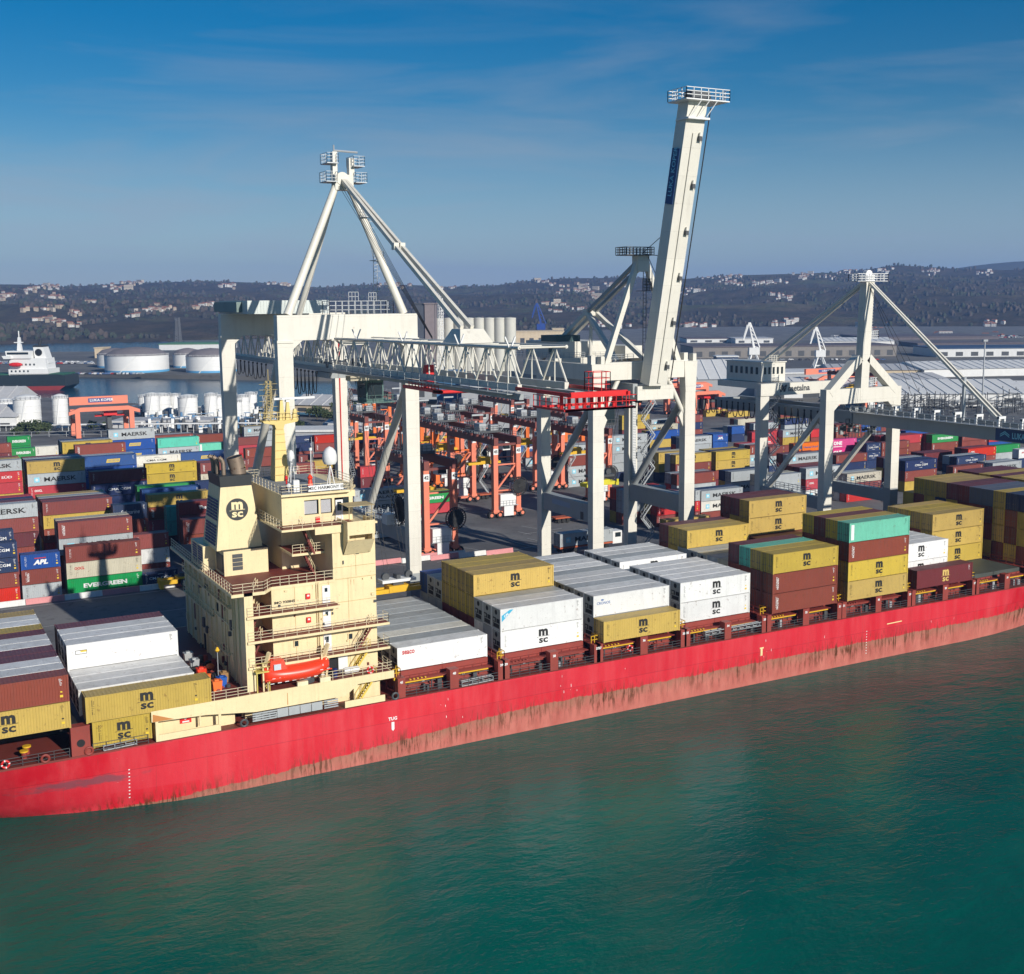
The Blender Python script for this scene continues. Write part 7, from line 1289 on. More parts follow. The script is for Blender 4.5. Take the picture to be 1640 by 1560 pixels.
# stairway and red stripe on the land side leg
m_=MB(); 
for k in range(12):
    z=9+k*3.1; m_.stairs((x2+1.5,y2-1.6 if k%2 else y2+1.6,z),(x2+1.5,y2+1.6 if k%2 else y2-1.6,z+3.1),.7,n=9)
m_.build('leg_staircase',M_galv,C1); m_=MB(); m_.tube((x2-.3,y2-.9,10),(x2-.3,y2-.9,48),.1,n=6); m_.build('red_conduit',M_red,C1)
m_=MB(); rel=(x2-.0,y1+5,22.0)
def reel(m_,c,r,n=24,th=.35,axis='y',mi=0):
    c=Vector(c)
    for i in range(n):
        t=2*math.pi*i/n; t2=2*math.pi*(i+1)/n
        P=(lambda q,rr_,dy=0: c+Vector((rr_*math.cos(q),dy,rr_*math.sin(q)))) if axis=='y' else (lambda q,rr_,dy=0: c+Vector((dy,rr_*math.cos(q),rr_*math.sin(q))))
        for dy in (-th,th): m_.beam(P(t,.3,dy*.4),P(t,r,dy),.07,mi=mi); m_.beam(P(t,r,dy),P(t2,r,dy),.09,mi=mi)
    m_.lathe(tuple(c),[(.4,-th),(.4,th)],12,mi,axis=axis)
    m_.lathe(tuple(c),[(r*.8,-th*.3),(r*.8,th*.3)],24,mi,axis=axis)
reel(m_,rel,2.5,22,.4,'x'); m_.build('cable_reel',M_cable,C1); m_=MB(); m_.box(x2-1.6,y1+6.5,19.4,x2+.6,y1+8.6,21.0); m_.rail([(x2-.9,y1+4,19.4),(x2-.9,y2-4,19.4)],1.1,1.5,.06,0,3); m_.rail([(x2+.9,y1+4,19.4),(x2+.9,y1+16,19.4)],1.1,1.5,.06,0,3); m_.build('reel_motor',M_wht,C1)
# spreader hanging from crane one
S1=thing('container_spreader','yellow container spreader hanging on ropes beside the deckhouse front','spreader',(66,33,14))
def spreader(root,cx,cy,z,L=12.1,mat=M_yellow,rope=None,bl=2.2):
    m_=MB(); m_.box(cx-L/2,cy-.9,z,cx+L/2,cy-.45,z+.6); m_.box(cx-L/2,cy+.45,z,cx+L/2,cy+.9,z+.6); m_.box(cx-1.6,cy-1.0,z+.1,cx+1.6,cy+1.0,z+1.0)
    for s in (-1,1): m_.box(cx+s*L/2-.3,cy-1.22,z-.1,cx+s*L/2+.3,cy+1.22,z+.5); m_.box(cx+s*L/2-.2,cy-1.3,z+.4,cx+s*L/2+.2,cy-1.1,z+1.0)
    m_.build('spreader_frame',mat,root)
    m_=MB(); m_.box(cx-2.6,cy-1.0,z+1.5,cx+2.6,cy+1.0,z+1.9,0); m_.box(cx-.8,cy-.6,z+1.0,cx+.8,cy+.6,z+1.5,1)
    for s in (-1,1):
        m_.lathe((cx+s*1.8,cy,z+2.3),[(.55,-.3),(.55,.3)],14,1,axis='y')
    m_.box(cx-.3,cy-.7,z+1.9,cx+.3,cy+.7,z+2.5,1); m_.build('head_block',[M_wht if mat is M_yellow and rope else M_steel,M_steel],root)
    if rope:
        m_=MB()
        for s in (-1.8,-1.2,1.2,1.8): m_.tube((cx+s,cy,z+2.5),(rope[0]+s*.7,rope[1],rope[2]),.03,n=5)
        m_.build('hoist_rope',M_cable,root)
p=gy(636,944,28); spreader(S1,p.x,28,p.z-.2,9.0,M_yellow,(61.5,34,43.3))
# crane two: single box boom raised
C2=thing('gantry_crane','cream quay crane with its solid box boom raised steeply into the sky','crane',(112,46,G0))
x1,x2,y1,y2=103.0,121.5,37.0,54.2
for x in (x1,x2):
    m_=MB(); leg_box(m_,x,y1,G0+2.4,38.5,2.1,1.6); leg_box(m_,x,y1,38.5,43.7,2.1,1.7,2.7); m_.box(x+.6,y1-.6,43.7,x+1.3,y1+.6,44.9); m_.box(x-1.3,y1-.6,43.7,x-.5,y1+.6,45.1); m_.build('leg',M_crane,C2)
    m_=MB(); leg_box(m_,x,y2,G0+2.4,42.5,1.9,1.6); m_.build('leg',M_crane,C2)
    m_=MB(); m_.box(x-.75,y1+.8,17.4 if True else 0,x+.75,y2-.8,20.4); 
    m_.build('sill_beam',M_craneg,C2)
    m_=MB(); m_.tube((x,y1+1,37.5),(x,y2-1,20.2),.62,n=12); m_.build('diagonal_brace',M_craneg,C2,smooth=True)
    m_=MB(); s=1 if x==x1 else -1; m_.tube((x+s*.6,y1,34.2),(x+s*4.4,y1,41.2),.42,n=10); m_.prism([(x+s*1.0,36),(x+s*1.0,32.2),(x+s*2.0,34.5)],y1-.3,y1+.3,'y'); m_.build('corner_strut',M_crane,C2,smooth=True)
    m_=MB(); m_.box(x-.7,y1+.8,41.0,x+.7,y2+6,43.6); m_.build('side_beam',M_crane,C2)
for y in (y1,y2):
    m_=MB(); m_.box(x1+1.3,y-.75,41.0,x2-1.3,y+.75,43.9); m_.build('portal_beam',M_crane,C2)
bogies(C2,(x1,x2),(y1,y2))
bb=Vector((112.0,33.6,40.3)); bt=Vector((113.5,25.8,84.2))
m_=MB(); m_.beam(bb,bt,3.55,2.6,up=(0,1,0)); m_.build('raised_boom',M_crane,C2)
dr_=(bt-bb).normalized(); fn=Vector((0,-1,0))-dr_*Vector((0,-1,0)).dot(dr_); fn.normalize(); sd_=dr_.cross(fn)
m_=MB(); 
for k in range(1): m_.beam(bb+fn*1.47+dr_*1.5-sd_*0,bt+fn*1.47-dr_*12,.14,.06); m_.beam(bb+fn*1.47+dr_*.5,bb+fn*1.47+dr_*40,.5,.05,up=(0,1,0))
for k in range(6):
    P=bb+dr_*(3.2+k*7.2)+fn*1.6+Vector((1.1,0,0)); m_.cbox(tuple(P),(.55,.5,.7),1); m_.tube(tuple(P+Vector((0,-.1,.3))),tuple(P+Vector((.05,-.1,.9))),.28,.2,n=8,mi=0); m_.beam(P+Vector((.3,0,-.6)),P+Vector((.3,0,.9)),.05,mi=1)
m_.build('boom_floodlights',[M_crane,M_steel],C2)
m_=MB(); P=bt
m_.box(P.x-3.2,P.y-2.6,P.z-.2,P.x+5.0,P.y+2.2,P.z-.02,0); m_.rail([(P.x-3.2,P.y-2.6,P.z),(P.x+5,P.y-2.6,P.z),(P.x+5,P.y+2.2,P.z),(P.x-3.2,P.y+2.2,P.z),(P.x-3.2,P.y-2.6,P.z)],1.6,1.3,.10,0,3); m_.box(P.x-1,P.y-1,P.z,P.x+2.5,P.y+1,P.z+1.5,1)
for s in (-1.5,0,1.5): m_.beam((P.x+s,P.y-1.5,P.z-2.4),(P.x+s+1.2,P.y-2.5,P.z-.2),.12)
m_.box(P.x-2.2,P.y-1.8,P.z-2.9,P.x+1.9,P.y+1.5,P.z-2.6,0); m_.build('boom_tip_platform',[M_wht,M_steel],C2)
m_=MB(); s0=bb+dr_*29-Vector((1.95,0,0)); s1=bb+dr_*37.5-Vector((1.95,0,0)); m_.beam(s0,s1,.08,2.0,0,up=(0,1,0))
ux=dr_; uy=Vector((0,1,0))-dr_*dr_.y; uy.normalize()
text(m_,'LUKA KOPER',s0.lerp(s1,.58)+Vector((-.06,0,0)),ux,uy,1.35,.02,1,.95); m_.build('name_sign',[flat('sign_blue',(.02,.07,.20)),M_sky],C2)
m_=MB()
for k in range(3): m_.tube((112.2+.5*k,37.5,61.5),tuple(bb+dr_*(24-3*k)+Vector((-1.7,1.2,0))),.06,n=5)
m_.tube(tuple(bb+dr_*.5+Vector((2.6,-1,0))),tuple(bt+Vector((2.6,-1,-1))),.09,n=6); m_.build('boom_rope',M_cable,C2)
for s,x in ((-1,104.9),(1,119.3)):
    m_=MB(); m_.beam((x,37,43.8),(112+s*.9,37.3,60),.85,.85); m_.build('peak_leg',M_crane,C2)
m_=MB(); m_.box(110.9,36.6,58.6,113.1,38.4,61.2); m_.build('peak_head',M_crane,C2)
m_=MB(); m_.box(108.2,36,61.2,113.6,39.2,61.35); m_.rail([(108.2,36,61.35),(113.6,36,61.35),(113.6,39.2,61.35),(108.2,39.2,61.35),(108.2,36,61.35)],1.2,.7,.09,0,3); m_.box(111.4,36,55.4,113.2,38,55.5); m_.rail([(111.4,36,55.5),(113.2,36,55.5),(113.2,38,55.5)],1.9,.5,.08,0,4)
for k in range(28): m_.beam((112.6,37.6,44+k*.6),(113.2,37.6,44+k*.6),.05)
m_.beam((112.6,37.6,44),(112.6,37.6,61),.08); m_.beam((113.2,37.6,44),(113.2,37.6,61),.08); m_.build('peak_platform',M_steel,C2)
nd=Vector((112,52.8,51.9))
m_=MB()
for s in (-1,1): m_.beam((112+s*.8,38,59.8),nd+Vector((s*.8,0,0)),.6,.6)
m_.build('back_stay',M_craneg,C2); m_=MB()
for s in (-1,1): m_.beam(nd+Vector((s*.8,0,0)),(112+s*.8,69,43),.75,.75); m_.beam(nd+Vector((s*.8,0,0)),(112+s*3,40,43.8),.75,.75)
m_.tube(nd,(112,53,43.5),.32,n=8); m_.cbox(tuple(nd),(2.6,1.2,1.2)); m_.build('rear_frame',M_crane,C2)
m_=MB()
for x in (109,115): m_.box(x-.45,34.5,38.2,x+.45,78,40.4)
for k in range(11): m_.box(109.4,35+k*4.2,38.6,114.6,35.5+k*4.2,39.2)
m_.build('main_girder',M_craneg,C2)
m_=MB(); m_.box(107.2,55,43.7,117,68,46.7,0); m_.box(107.0,56.5,46.7,112,62,47.8,1); m_.box(112.8,54.9,43.9,116.6,55,46.2,0); m_.box(107.15,58,44.5,107.2,59.5,46,1); m_.build('machinery_house',[M_crane,paint('house_roof_teal',(.05,.10,.10),.5)],C2); m_=MB(); m_.box(117.4,50,43.7,121,58,45.9,0); m_.build('electrical_room',M_crane,C2); m_=MB()
m_.rail([(106,54,43.7),(118,54,43.7)],1.1,1.1,.06,0,3); m_.rail([(106,54,43.7),(106,70,43.7)],1.1,1.4,.06,0,3); m_.rail([(104,38,44),(111,38,44)],1.1,1.2,.06,0,3); m_.rail([(114.5,38,44),(120,38,44)],1.1,1.2,.06,0,3); m_.build('top_railing',M_galv,C2)
m_=MB(); m_.box(109.0,33.8,37.7,116.2,38.5,40.0,0); 
for k in range(9): m_.box(109.5+k*.7,40+(k%3)*2,36.6,110+k*.7,41.5+(k%3)*2,38.6,1)
m_.build('trolley',[M_crane,M_steel],C2)
m_=MB(); m_.box(104.8,38,33.4,107.4,41,36.6,0); m_.box(104.9,37.95,33.8,107.3,38,36.1,1); m_.rail([(104,37.5,33.3),(108,37.5,33.3),(108,41.5,33.3)],1.1,.8,.06); m_.beam((106,39.5,36.6),(106.5,39.5,38.5),.3); m_.build('operator_cab',[M_steel,M_glass],C2)
m_=MB()
for k in range(11):
    z=8.0+k*3.05; a,b_=((x2-9+1.3,y2-2.4),(x2-9+3.9,y2-2.4)); 
    if k%2: a,b_=b_,a
    m_.stairs((a[0]+8.6,a[1],z),(b_[0]+8.6,b_[1],z+3.05),.8,n=10)
m_.build('leg_staircase',M_galv,C2)
m_=MB(); m_.beam((x2-.1,y2-1.0,20),(x2-.1,y2-1.0,38),.9,.5); 
for k in range(60): m_.box(x2-.4,y2-1.32,20+k*.3,x2+.25,y2-1.26,20.15+k*.3,1)
m_.build('cable_chain',[M_craneg,M_wht],C2)
m_=MB(); m_.add([(x1-.77,y1+7,18.9),(x1-.77,y1+13,18.9),(x1-.77,y1+13,19.8),(x1-.77,y1+7,19.8)],[(0,1,2,3)]); m_.add([(x1-.79,y1+2.6,17.6),(x1-.79,y1+3.6,17.6),(x1-.79,y1+3.6,18.9),(x1-.79,y1+2.6,18.9)],[(0,1,2,3)],1); m_.build('sill_plate',[flat('sill_plate_blue',(.3,.36,.46)),M_steel],C2)
S2=thing('container_spreader','bright yellow spreader hanging between legs of the crane with the raised boom','spreader',(112,45,24)); p=gy(960,772,52); spreader(S2,p.x,52,p.z-.5,6.2,paint('spreader_yellow',(.62,.55,.03),.5),(112,45,38))
m_=MB(); m_.box(x1+3,y1-1,8.9,x1+16,y1-.6,9.7); m_.build('red_bumper_beam',M_red,C2)
# crane three: box girder boom lowered, gabled frame with single mast
C3=thing('gantry_crane','cream quay crane with gabled top, single mast and lowered box boom at right','crane',(161.5,46,G0))
x1,x2,y1,y2,zt=153.2,170.1,37.0,55.0,37.2
for x in (x1,x2):
    m_=MB(); leg_box(m_,x,y1,G0+(6.2 if x==x2 else 2.4),34.6,2.0,1.6); m_.build('leg',M_crane,C3)
    if x==x2: m_=MB(); leg_box(m_,x,y1,G0+2.4,G0+12,2.04,1.64); m_.build('leg_foot',M_craneg,C3)
    m_=MB(); leg_box(m_,x,y2,G0+2.4,34.9,1.7,1.5,2.2); m_.build('leg',M_crane,C3)
    m_=MB(); m_.box(x-.7,y1+.8,15.0,x+.7,y2-.7,17.2); m_.build('sill_beam',M_craneg,C3)
    m_=MB(); m_.beam((x,y1+.8,33.6),(x,y2-1,15.8),.8,.8); m_.build('diagonal_brace',M_crane,C3)
m_=MB(); m_.box(x1-1,y1-.8,34.6,x2+1,y1+.8,37.4); haunch(m_,x1+1,y1,34.6,1.3,1.2,1.5); haunch(m_,x2-1,y1,34.6,-1.3,1.2,1.5); m_.build('portal_beam',M_crane,C3)
m_=MB(); m_.box(x1-1,y2-.7,35.0,x2+1,y2+.7,37.4); m_.build('portal_beam',M_crane,C3)
for s,x in ((1,x1),(-1,x2)):
    m_=MB(); m_.beam((x+s*.1,y1,36.6),(161.5-s*1.0,y1,43.0),1.5,1.7,up=(0,1,0)); m_.build('gable_strut',M_crane,C3)
m_=MB(); m_.beam((161.5,37,35),(162.2,37,57),1.9,1.7,up=(0,1,0)); m_.build('mast_column',M_crane,C3)
m_=MB(); m_.box(161.2,36.2,56.6,163.3,37.8,58.2,0); m_.lathe((162.2,37,58.3),[(.8,-.45),(.8,.45)],14,0,axis='y'); m_.build('mast_head',M_wht,C3); m_=MB(); m_.box(158.7,35.8,57.0,166.2,38.2,57.1,0); m_.rail([(158.7,35.8,57.1),(166.2,35.8,57.1),(166.2,38.2,57.1),(158.7,38.2,57.1),(158.7,35.8,57.1)],1.3,1.0,.09,0,3); m_.build('mast_platform',M_wht,C3); m_=MB()
for z in (46.5,37.8): m_.box(163,36.3,z,164.8,37.8,z+.1,0); m_.rail([(163,36.3,z+.1),(164.8,36.3,z+.1),(164.8,37.8,z+.1)],1.3,.5,.08,0,3)
for k in range(18): m_.beam((163.3,36.9,47+k*.55),(163.9,36.9,47+k*.55),.06)
m_.build('mast_ladder',M_wht,C3)
m_=MB()
for s in (-.55,.55): m_.beam((162.2+s*.5,36.8,57.2),(161.5+s,5.4,33.9),.38,.42)
m_.build('boom_stay',M_crane,C3); m_=MB()
for s in (-.6,.6): m_.beam((162.0+s*.6,37.5,56.8),(161.5+s*3,72,36.2),.4,.5)
m_.build('back_stay',M_crane,C3); m_=MB()
for k in range(3): m_.tube((162.2,36.8,56.6),(160.6+.8*k,22-1.6*k,33.6),.035,n=5)
m_.build('boom_hoist_rope',M_cable,C3)
m_=MB(); m_.beam((161.5,13.3,33.2),(161.5,13.3,40.6),.5,.4); m_.build('stay_post',M_galv,C3)
m_=MB()
for x in (158.4,164.6): m_.box(x-.45,-6,31.0,x+.45,35.2,33.3)
for k in range(9): m_.box(158.8,-5.5+k*4.6,31.4,164.2,-5.1+k*4.6,31.9)
m_.build('boom',M_craneg,C3)
m_=MB()
for x in (158.4,164.6): m_.box(x-.45,35.6,31.0,x+.45,76,33.2)
m_.box(158,75,31,165,76,33); m_.build('rear_girder',M_craneg,C3)
m_=MB(); m_.box(157.1,-6,33.2,157.9,35,33.28); m_.rail([(157.1,-6,33.28),(157.1,35,33.28)],1.05,1.6,.08,0,2); m_.rail([(165,-6,33.28),(165,35,33.28)],1.05,2.4,.08,0,2)
m_.build('boom_walkway',M_galv,C3)
for k in range(9):
    y=30-k*4.4; m_=MB(); m_.box(158.3,y-.2,33.3,158.6,y+.2,34.8); m_.box(158.3,y-.25,34.5,159.9,y+.25,34.9); m_.box(159.6,y-.2,33.9,159.9,y+.2,34.8); m_.build('cable_support',M_wht,C3)
m_=MB(); P=gy(1590,680,158); s0=Vector((157.92,2.0,32.1)); m_.box(157.88,-5.8,31.15,157.94,3.6,33.15,0); tfit(m_,'LUKA KOPER',(157.85,-2.4,32.1),(0,-1,0),(0,0,1),5.6,1.0,.03,1)
for q in (0,.5): poly2(m_,[(-.9,0+q*.6),(0,.55+q*.6),(.9,0+q*.6),(.9,-.15+q*.6),(0,.35+q*.6),(-.9,-.15+q*.6)],(157.84,1.8,31.9),(0,-1,0),(0,0,1),1)
m_.build('name_sign',[flat('sign_navy',(.015,.055,.17)),M_sky],C3,fix=False)
m_=MB(); tfit(m_,'metalna',(162.0,54.27,36.3),(1,0,0),(0,0,1),5.6,1.25,.03,0); tfit(m_,'M',(157.9,54.27,36.35),(1,0,0),(0,0,1),1.9,1.4,.08,0,0,.3); m_.build('maker_lettering',M_steel,C3,fix=False)
m_=MB(); m_.box(156.2,59,37.4,162.4,70,41.2,0); m_.box(156,58.8,41.2,162.6,70.2,41.4,0)
for k in range(6): m_.box(156.14,60+k*1.6,38.9,156.2,60.7+k*1.6,40.3,1)
for k in range(5): m_.box(156.9+k*1.1,58.94,38.9,157.4+k*1.1,59,40.3,1)
m_.rail([(159,60,41.4),(161.5,60,41.4),(161.5,62,41.4)],1.2,.7,.06,0,3); m_.box(155.5,56,36,163.5,72,37.3,0); m_.build('machinery_house',[M_crane,M_glass],C3)
festoon(C3,157.3,42,82,32.6,22,2.9,t=.1)
m_=MB(); rr=random.Random(3)
for k in range(60): 
    x=rr.uniform(157,166); y=rr.uniform(36,41); z=rr.uniform(28.2,33.5); m_.box(x,y,z,x+rr.uniform(.2,.9),y+rr.uniform(.2,.9),z+rr.uniform(.2,1.0),rr.choice((0,0,1)))
m_.rail([(157,36,28.2),(166,36,28.2)],3.6,.8,.09,0,4); m_.build('trolley',[M_steel,M_craneg],C3)
m_=MB(); reel(m_,(x2+1.9,y1+2.5,16.4),2.2,20,.3,'y'); m_.build('cable_reel',M_galv,C3)
for q in (x2-.9,x1+.9): m_=MB(); m_.rail([(q,y1+1,17.2),(q,y2-1,17.2)],1.2,1.2,.08,0,3); m_.build('sill_railing',M_galv,C3)
m_=MB()
for k in range(12): m_.stairs((x1+3.5,y2-1 if k%2 else y2+2,8+k*2.4),(x1+3.5,y2+2 if k%2 else y2-1,10.4+k*2.4),.7,n=7)
m_.build('leg_staircase',M_galv,C3)
bogies(C3,(x1,x2),(y1,y2))
# ---------------------------------------------------------------- rubber-tyred yard gantries
def plate_text(s): return s
def make_rtg(mat,num,span=23.5,w=6.6,ht=19.0,label='',group='rubber-tyred gantries in the yard'):
    r_=thing('yard_gantry',label,'gantry crane',(0,0,0),group)
    for y in (0,span):
        for x in (0,w):
            m_=MB(); leg_box(m_,x,y,1.9,ht,1.15,1.3); m_.box(x-.75,y-.8,1.4,x+.75,y+.8,2.0); m_.build('leg',mat,r_)
            m_=MB(); m_.box(x-.62,y-.7,ht-2.2,x+.62,y-.655,ht-.8,0); text(m_,num,(x,y-.67,ht-1.5),(1,0,0),(0,0,1),.95,.03,1); m_.build('number_plate',[M_wht,M_black],r_,fix=False)
            for q in (-1.1,1.1):
                m_=MB(); m_.lathe((x+q,y,.8),[(.78,-.5),(.85,-.3),(.85,.3),(.78,.5)],18,0,axis='y'); m_.lathe((x+q,y,.8),[(.42,-.52),(.42,.52)],10,1,axis='y'); m_.build('wheel',[M_rubber,mat],r_)
        m_=MB(); m_.box(.5,y-.35,6.3,w-.5,y+.35,6.6); m_.beam((.4,y,6.6),(w-.4,y,12.5),.4,.4); m_.box(.5,y-.25,12.4,w-.5,y+.25,12.7); m_.box(-1.2,y-.5,1.1,w+1.2,y+.5,1.6); m_.build('end_frame',mat,r_)
    for x in (0,w):
        m_=MB(); m_.box(x-.55,-.9,ht,x+.55,span+.9,ht+1.7); m_.rail([(x-.9 if x==0 else x+.9,-.9,ht+1.5),(x-.9 if x==0 else x+.9,span+.9,ht+1.5)],1.1,1.3,.07,1,2); m_.build('main_girder',[M_girder_shade,M_galv],r_)
    m_=MB(); m_.box(-.3,-.5,ht-.2,w+.3,.3,ht+.3); m_.box(-.3,span-.3,ht-.2,w+.3,span+.5,ht+.3)
    for k in range(8): m_.box(-1.3,1+k*2.9,ht+1.4,-.7,2.2+k*2.9,ht+2.0)
    m_.build('girder_tie',M_girder_shade,r_)
    m_=MB(); m_.box(-.6,9,ht+1.8,w+.6,14,ht+2.3,0); m_.box(1.2,10,ht+2.3,3,13,ht+4,1); m_.box(4,9.5,ht+2.3,6,11,ht+3.6,1); m_.rail([(-.6,9,ht+2.3),(w+.6,9,ht+2.3),(w+.6,14,ht+2.3),(-.6,14,ht+2.3),(-.6,9,ht+2.3)],1.1,1,.07,0,2); m_.tube((1,13.5,ht+2.3),(1,13.5,ht+6),.15,n=6); m_.box(.9,13.3,ht+5.6,4,13.7,ht+6.0,1)
    m_.build('trolley',[M_steel,M_galv],r_)
    m_=MB(); m_.box(w-.3,6.6,ht-2.3,w+1.7,8.8,ht-.2,0); m_.box(w-.2,6.55,ht-2,w+1.6,6.6,ht-.8,1); m_.build('operator_cab',[M_wht,M_glass],r_)
    m_=MB(); m_.box(-1.3,11,ht-6,w+1.4,11.5,ht-5.4); m_.box(-1.3,12.3,ht-6,w+1.4,12.8,ht-5.4); m_.box(2,11,ht-5.4,4.6,12.8,ht-4.2)
    for s in (2.3,4.3): m_.tube((s,11.9,ht-4.2),(s,11.9,ht+1.8),.04,n=5)
    m_.build('spreader',M_yellow,r_)
    m_=MB(); m_.box(1.0,-.95,3.0,w-.9,.75,5.6,0); m_.box(1.9,-1.05,.5,w-1.6,.4,2.8,0); m_.box(.8,-1.1,2.85,w-.4,1.0,3.0,1); m_.rail([(.9,-1.1,3.0),(w-1,-1.1,3.0)],1.1,.9,.05,1,2); m_.build('power_house',[M_wht,M_galv],r_)
    m_=MB(); reel(m_,(w-.2,-1.35,7.4),2.15,26,.16,'y'); m_.build('cable_reel',M_cable,r_)
    m_=MB()
    for k in range(5): m_.stairs((w+1.6 if k%2 else w+4,span-.4,2+k*3.3),(w+4 if k%2 else w+1.6,span-.4,5.3+k*3.3),.7,n=8)
    m_.build('access_stairs',M_galv,r_)
    return r_
rtg_spots=[ # foot px of the near left leg, height px, number, colour, label
 (683,893,'42','salmon gantry numbered 42, nearest one, beside the white crane leg',0),
 (793,830,'45','salmon gantry numbered 45 with a black cable reel, middle of the yard',0),
 (943,806,'46','salmon gantry seen through the legs of the raised-boom crane',0),
 (858,786,'48','salmon gantry standing behind the raised-boom crane, darker in shade',0),
 (700,782,'41','bright orange gantry behind the gantry numbered 42',1),
 (722,800,'43','orange gantry with bright yellow spreader, left of gantry 45',1),
 (588,776,'40','salmon gantry half hidden behind the left crane legs',0),
 (600,712,'37','bright orange gantry far back behind the round tubular brace',1),
 (760,752,'47','salmon gantry far back in the middle of the yard',0),
 (1070,664,'51','pale salmon gantry far back right of the raised-boom crane',0),
 (1385,664,'52','salmon gantry far back under the right crane boom',0),
 (652,742,'39','salmon gantry just left of the nearest white seaside leg, far back',0),
 (905,762,'50','orange gantry behind the raised-boom crane legs, left of gantry 46',1),
 (740,770,'44','salmon gantry between gantries 43 and 45, one row back',0),
 (820,728,'49','salmon gantry at the back before the long grey warehouse wall',0),
]
protoS=make_rtg(M_salmon,'42',ht=17.2,w=6.0); protoO=make_rtg(M_orange,'41',ht=17.2,w=6.0)
usedp={0:False,1:False}
for i,(px,py,num,lab,col) in enumerate(rtg_spots):
    P=gz(px,py,4.5)
    for _ in range(6): P=gz(px,py,ground(P.x,P.y))
    src=protoO if col else protoS
    o=src if not usedp[col] else copy_tree(src); usedp[col]=True
    o.location=(P.x,P.y,ground(P.x,P.y)); o['label']=lab
    if True:
        for ch in CH.get(o.name,[]) if False else [c for c in bpy.data.objects if c.parent==o and c.name.startswith('number_plate')]:
            pass
        me=None
        for c in [c for c in o.children]:
            if c.name.startswith('number_plate'):
                x,y=0,0; bbx=[v[0] for v in c.bound_box]; bby=[v[1] for v in c.bound_box]; xx=(min(bbx)+max(bbx))/2; yy=min(bby)
                m_=MB(); m_.box(xx-.62,yy+.02,15.0,xx+.62,yy+.06,16.4,0); text(m_,num,(xx,yy,15.7),(1,0,0),(0,0,1),.95,.03,1); me=m_.mesh('number_plate'); me.materials.append(M_wht); me.materials.append(M_black); c.data=me
# rail-mounted gantries with arched girders
def rmg(px,py,w_,lab,ht=15,span=14,fx=1.0):
    P=gz(px,py,4.); 
    for _ in range(5): P=gz(px,py,ground(P.x,P.y))
    r_=thing('rail_gantry',lab,'gantry crane',(P.x,P.y,ground(P.x,P.y))); x0,y0,z0=r_.location
    for x in (0,w_):
        for y in (0,span):
            m_=MB(); leg_box(m_,x0+x,y0+y,z0,z0+ht,1.7,1.5); m_.build('leg',M_salmon,r_)
        m_=MB(); m_.box(x0+x-.6,y0,z0+ht-3,x0+x+.6,y0+span,z0+ht-.5); m_.build('side_tie',M_girder_shade,r_)
    for y,d in ((0,0),(span,1.5)):
        m_=MB(); zz=z0+ht; a=x0-3; b_=x0+w_+3
        m_.prism([(a,zz),(a+4,zz+1.5+d),(b_-4,zz+1.5+d),(b_,zz),(b_,zz-1.2),(b_-4,zz),(a+4,zz),(a,zz-1.2)] if y==0 else [(a+2,zz+d),(b_-2,zz+d),(b_-2,zz+3.0+d),(a+2,zz+3.0+d)],y0+y-.7,y0+y+.7,'y')
        m_.build('arched_girder',M_salmon,r_)
    m_=MB(); m_.box(x0+w_*.3,y0+span-.80,z0+ht+2.3,x0+w_*.75,y0+span-.72,z0+ht+3.9,0); text(m_,'LUKA KOPER',(x0+w_*.55,y0+span-.84,z0+ht+3.1),(1,0,0),(0,0,1),1.3,.03,1,1.1); m_.build('name_sign',[flat('sign_violet',(.06,.07,.22)),M_wht],r_,fix=False)
    m_=MB(); m_.box(x0+w_*.5,y0+2,z0+ht-2,x0+w_*.75,y0+span-2,z0+ht-.5,0); m_.box(x0+w_*.58,y0+4,z0+ht-7,x0+w_*.66,y0+8,z0+ht-2,1); m_.box(x0+w_*.35,y0+4,z0+ht-2.4,x0+w_*.9,y0+5,z0+ht-1.7,0); m_.build('trolley',[M_red,M_steel],r_)
rmg(126,702,19,'salmon rail gantry with arched girder behind the left container stacks',ht=9.6,span=12)
rmg(1066,660,24,'pale salmon rail gantry behind the raised-boom crane',ht=12,span=12)
rmg(1112,668,14,'second pale salmon rail gantry left of the gabled crane house',ht=10,span=10)
rmg(1316,640,26,'salmon rail gantry seen behind the gabled crane mast',ht=11,span=12)
# ---------------------------------------------------------------- barriers, markings, trucks
bi=0
def barrier(x,y,c,lab,L=6.0,rz=0):
    b_=MB(); b_.prism([(-.32,0),(.32,0),(.22,.35),(.12,.9),(-.12,.9),(-.22,.35)],x+.04,x+L-.04,'x'); b_.v=[(v[0],v[1]+y,v[2]+ground(x,y)) for v in b_.v]
    return solo(b_,'road_barrier',c,lab,'barrier',(x+L/2,y,ground(x,y)),'concrete barriers along the yard edge')
for k in range(-1,17):
    x=6.5+k*6.0; 
    if 52<x<76: continue
    barrier(x,76.3,M_bwhite if k%2 else M_pink,('white' if k%2 else 'faded red')+' concrete barrier section in the line at the yard edge')
p=gz(700,893,4.8)
for i,(dx,c) in enumerate(((-6,M_pink),(0,M_bwhite))): barrier(p.x+dx,p.y,c,('faded red' if i==0 else 'white')+' concrete barrier below the gantry numbered 42')
mkm=MB()
def line(pts,w_=.22):
    for (a,b_),(c,d) in zip(pts[:-1],pts[1:]):
        A=Vector((a,b_,0));B=Vector((c,d,0)); n_=max(1,int((B-A).length/8)); s=Vector((-(B-A).y,(B-A).x,0)).normalized()*w_/2
        for i in range(n_):
            p,q=A.lerp(B,i/n_),A.lerp(B,(i+1)/n_); vs_=[p-s,q-s,q+s,p+s]; mkm.add([(v.x,v.y,ground(v.x,v.y)+.05) for v in vs_],[(0,1,2,3)])
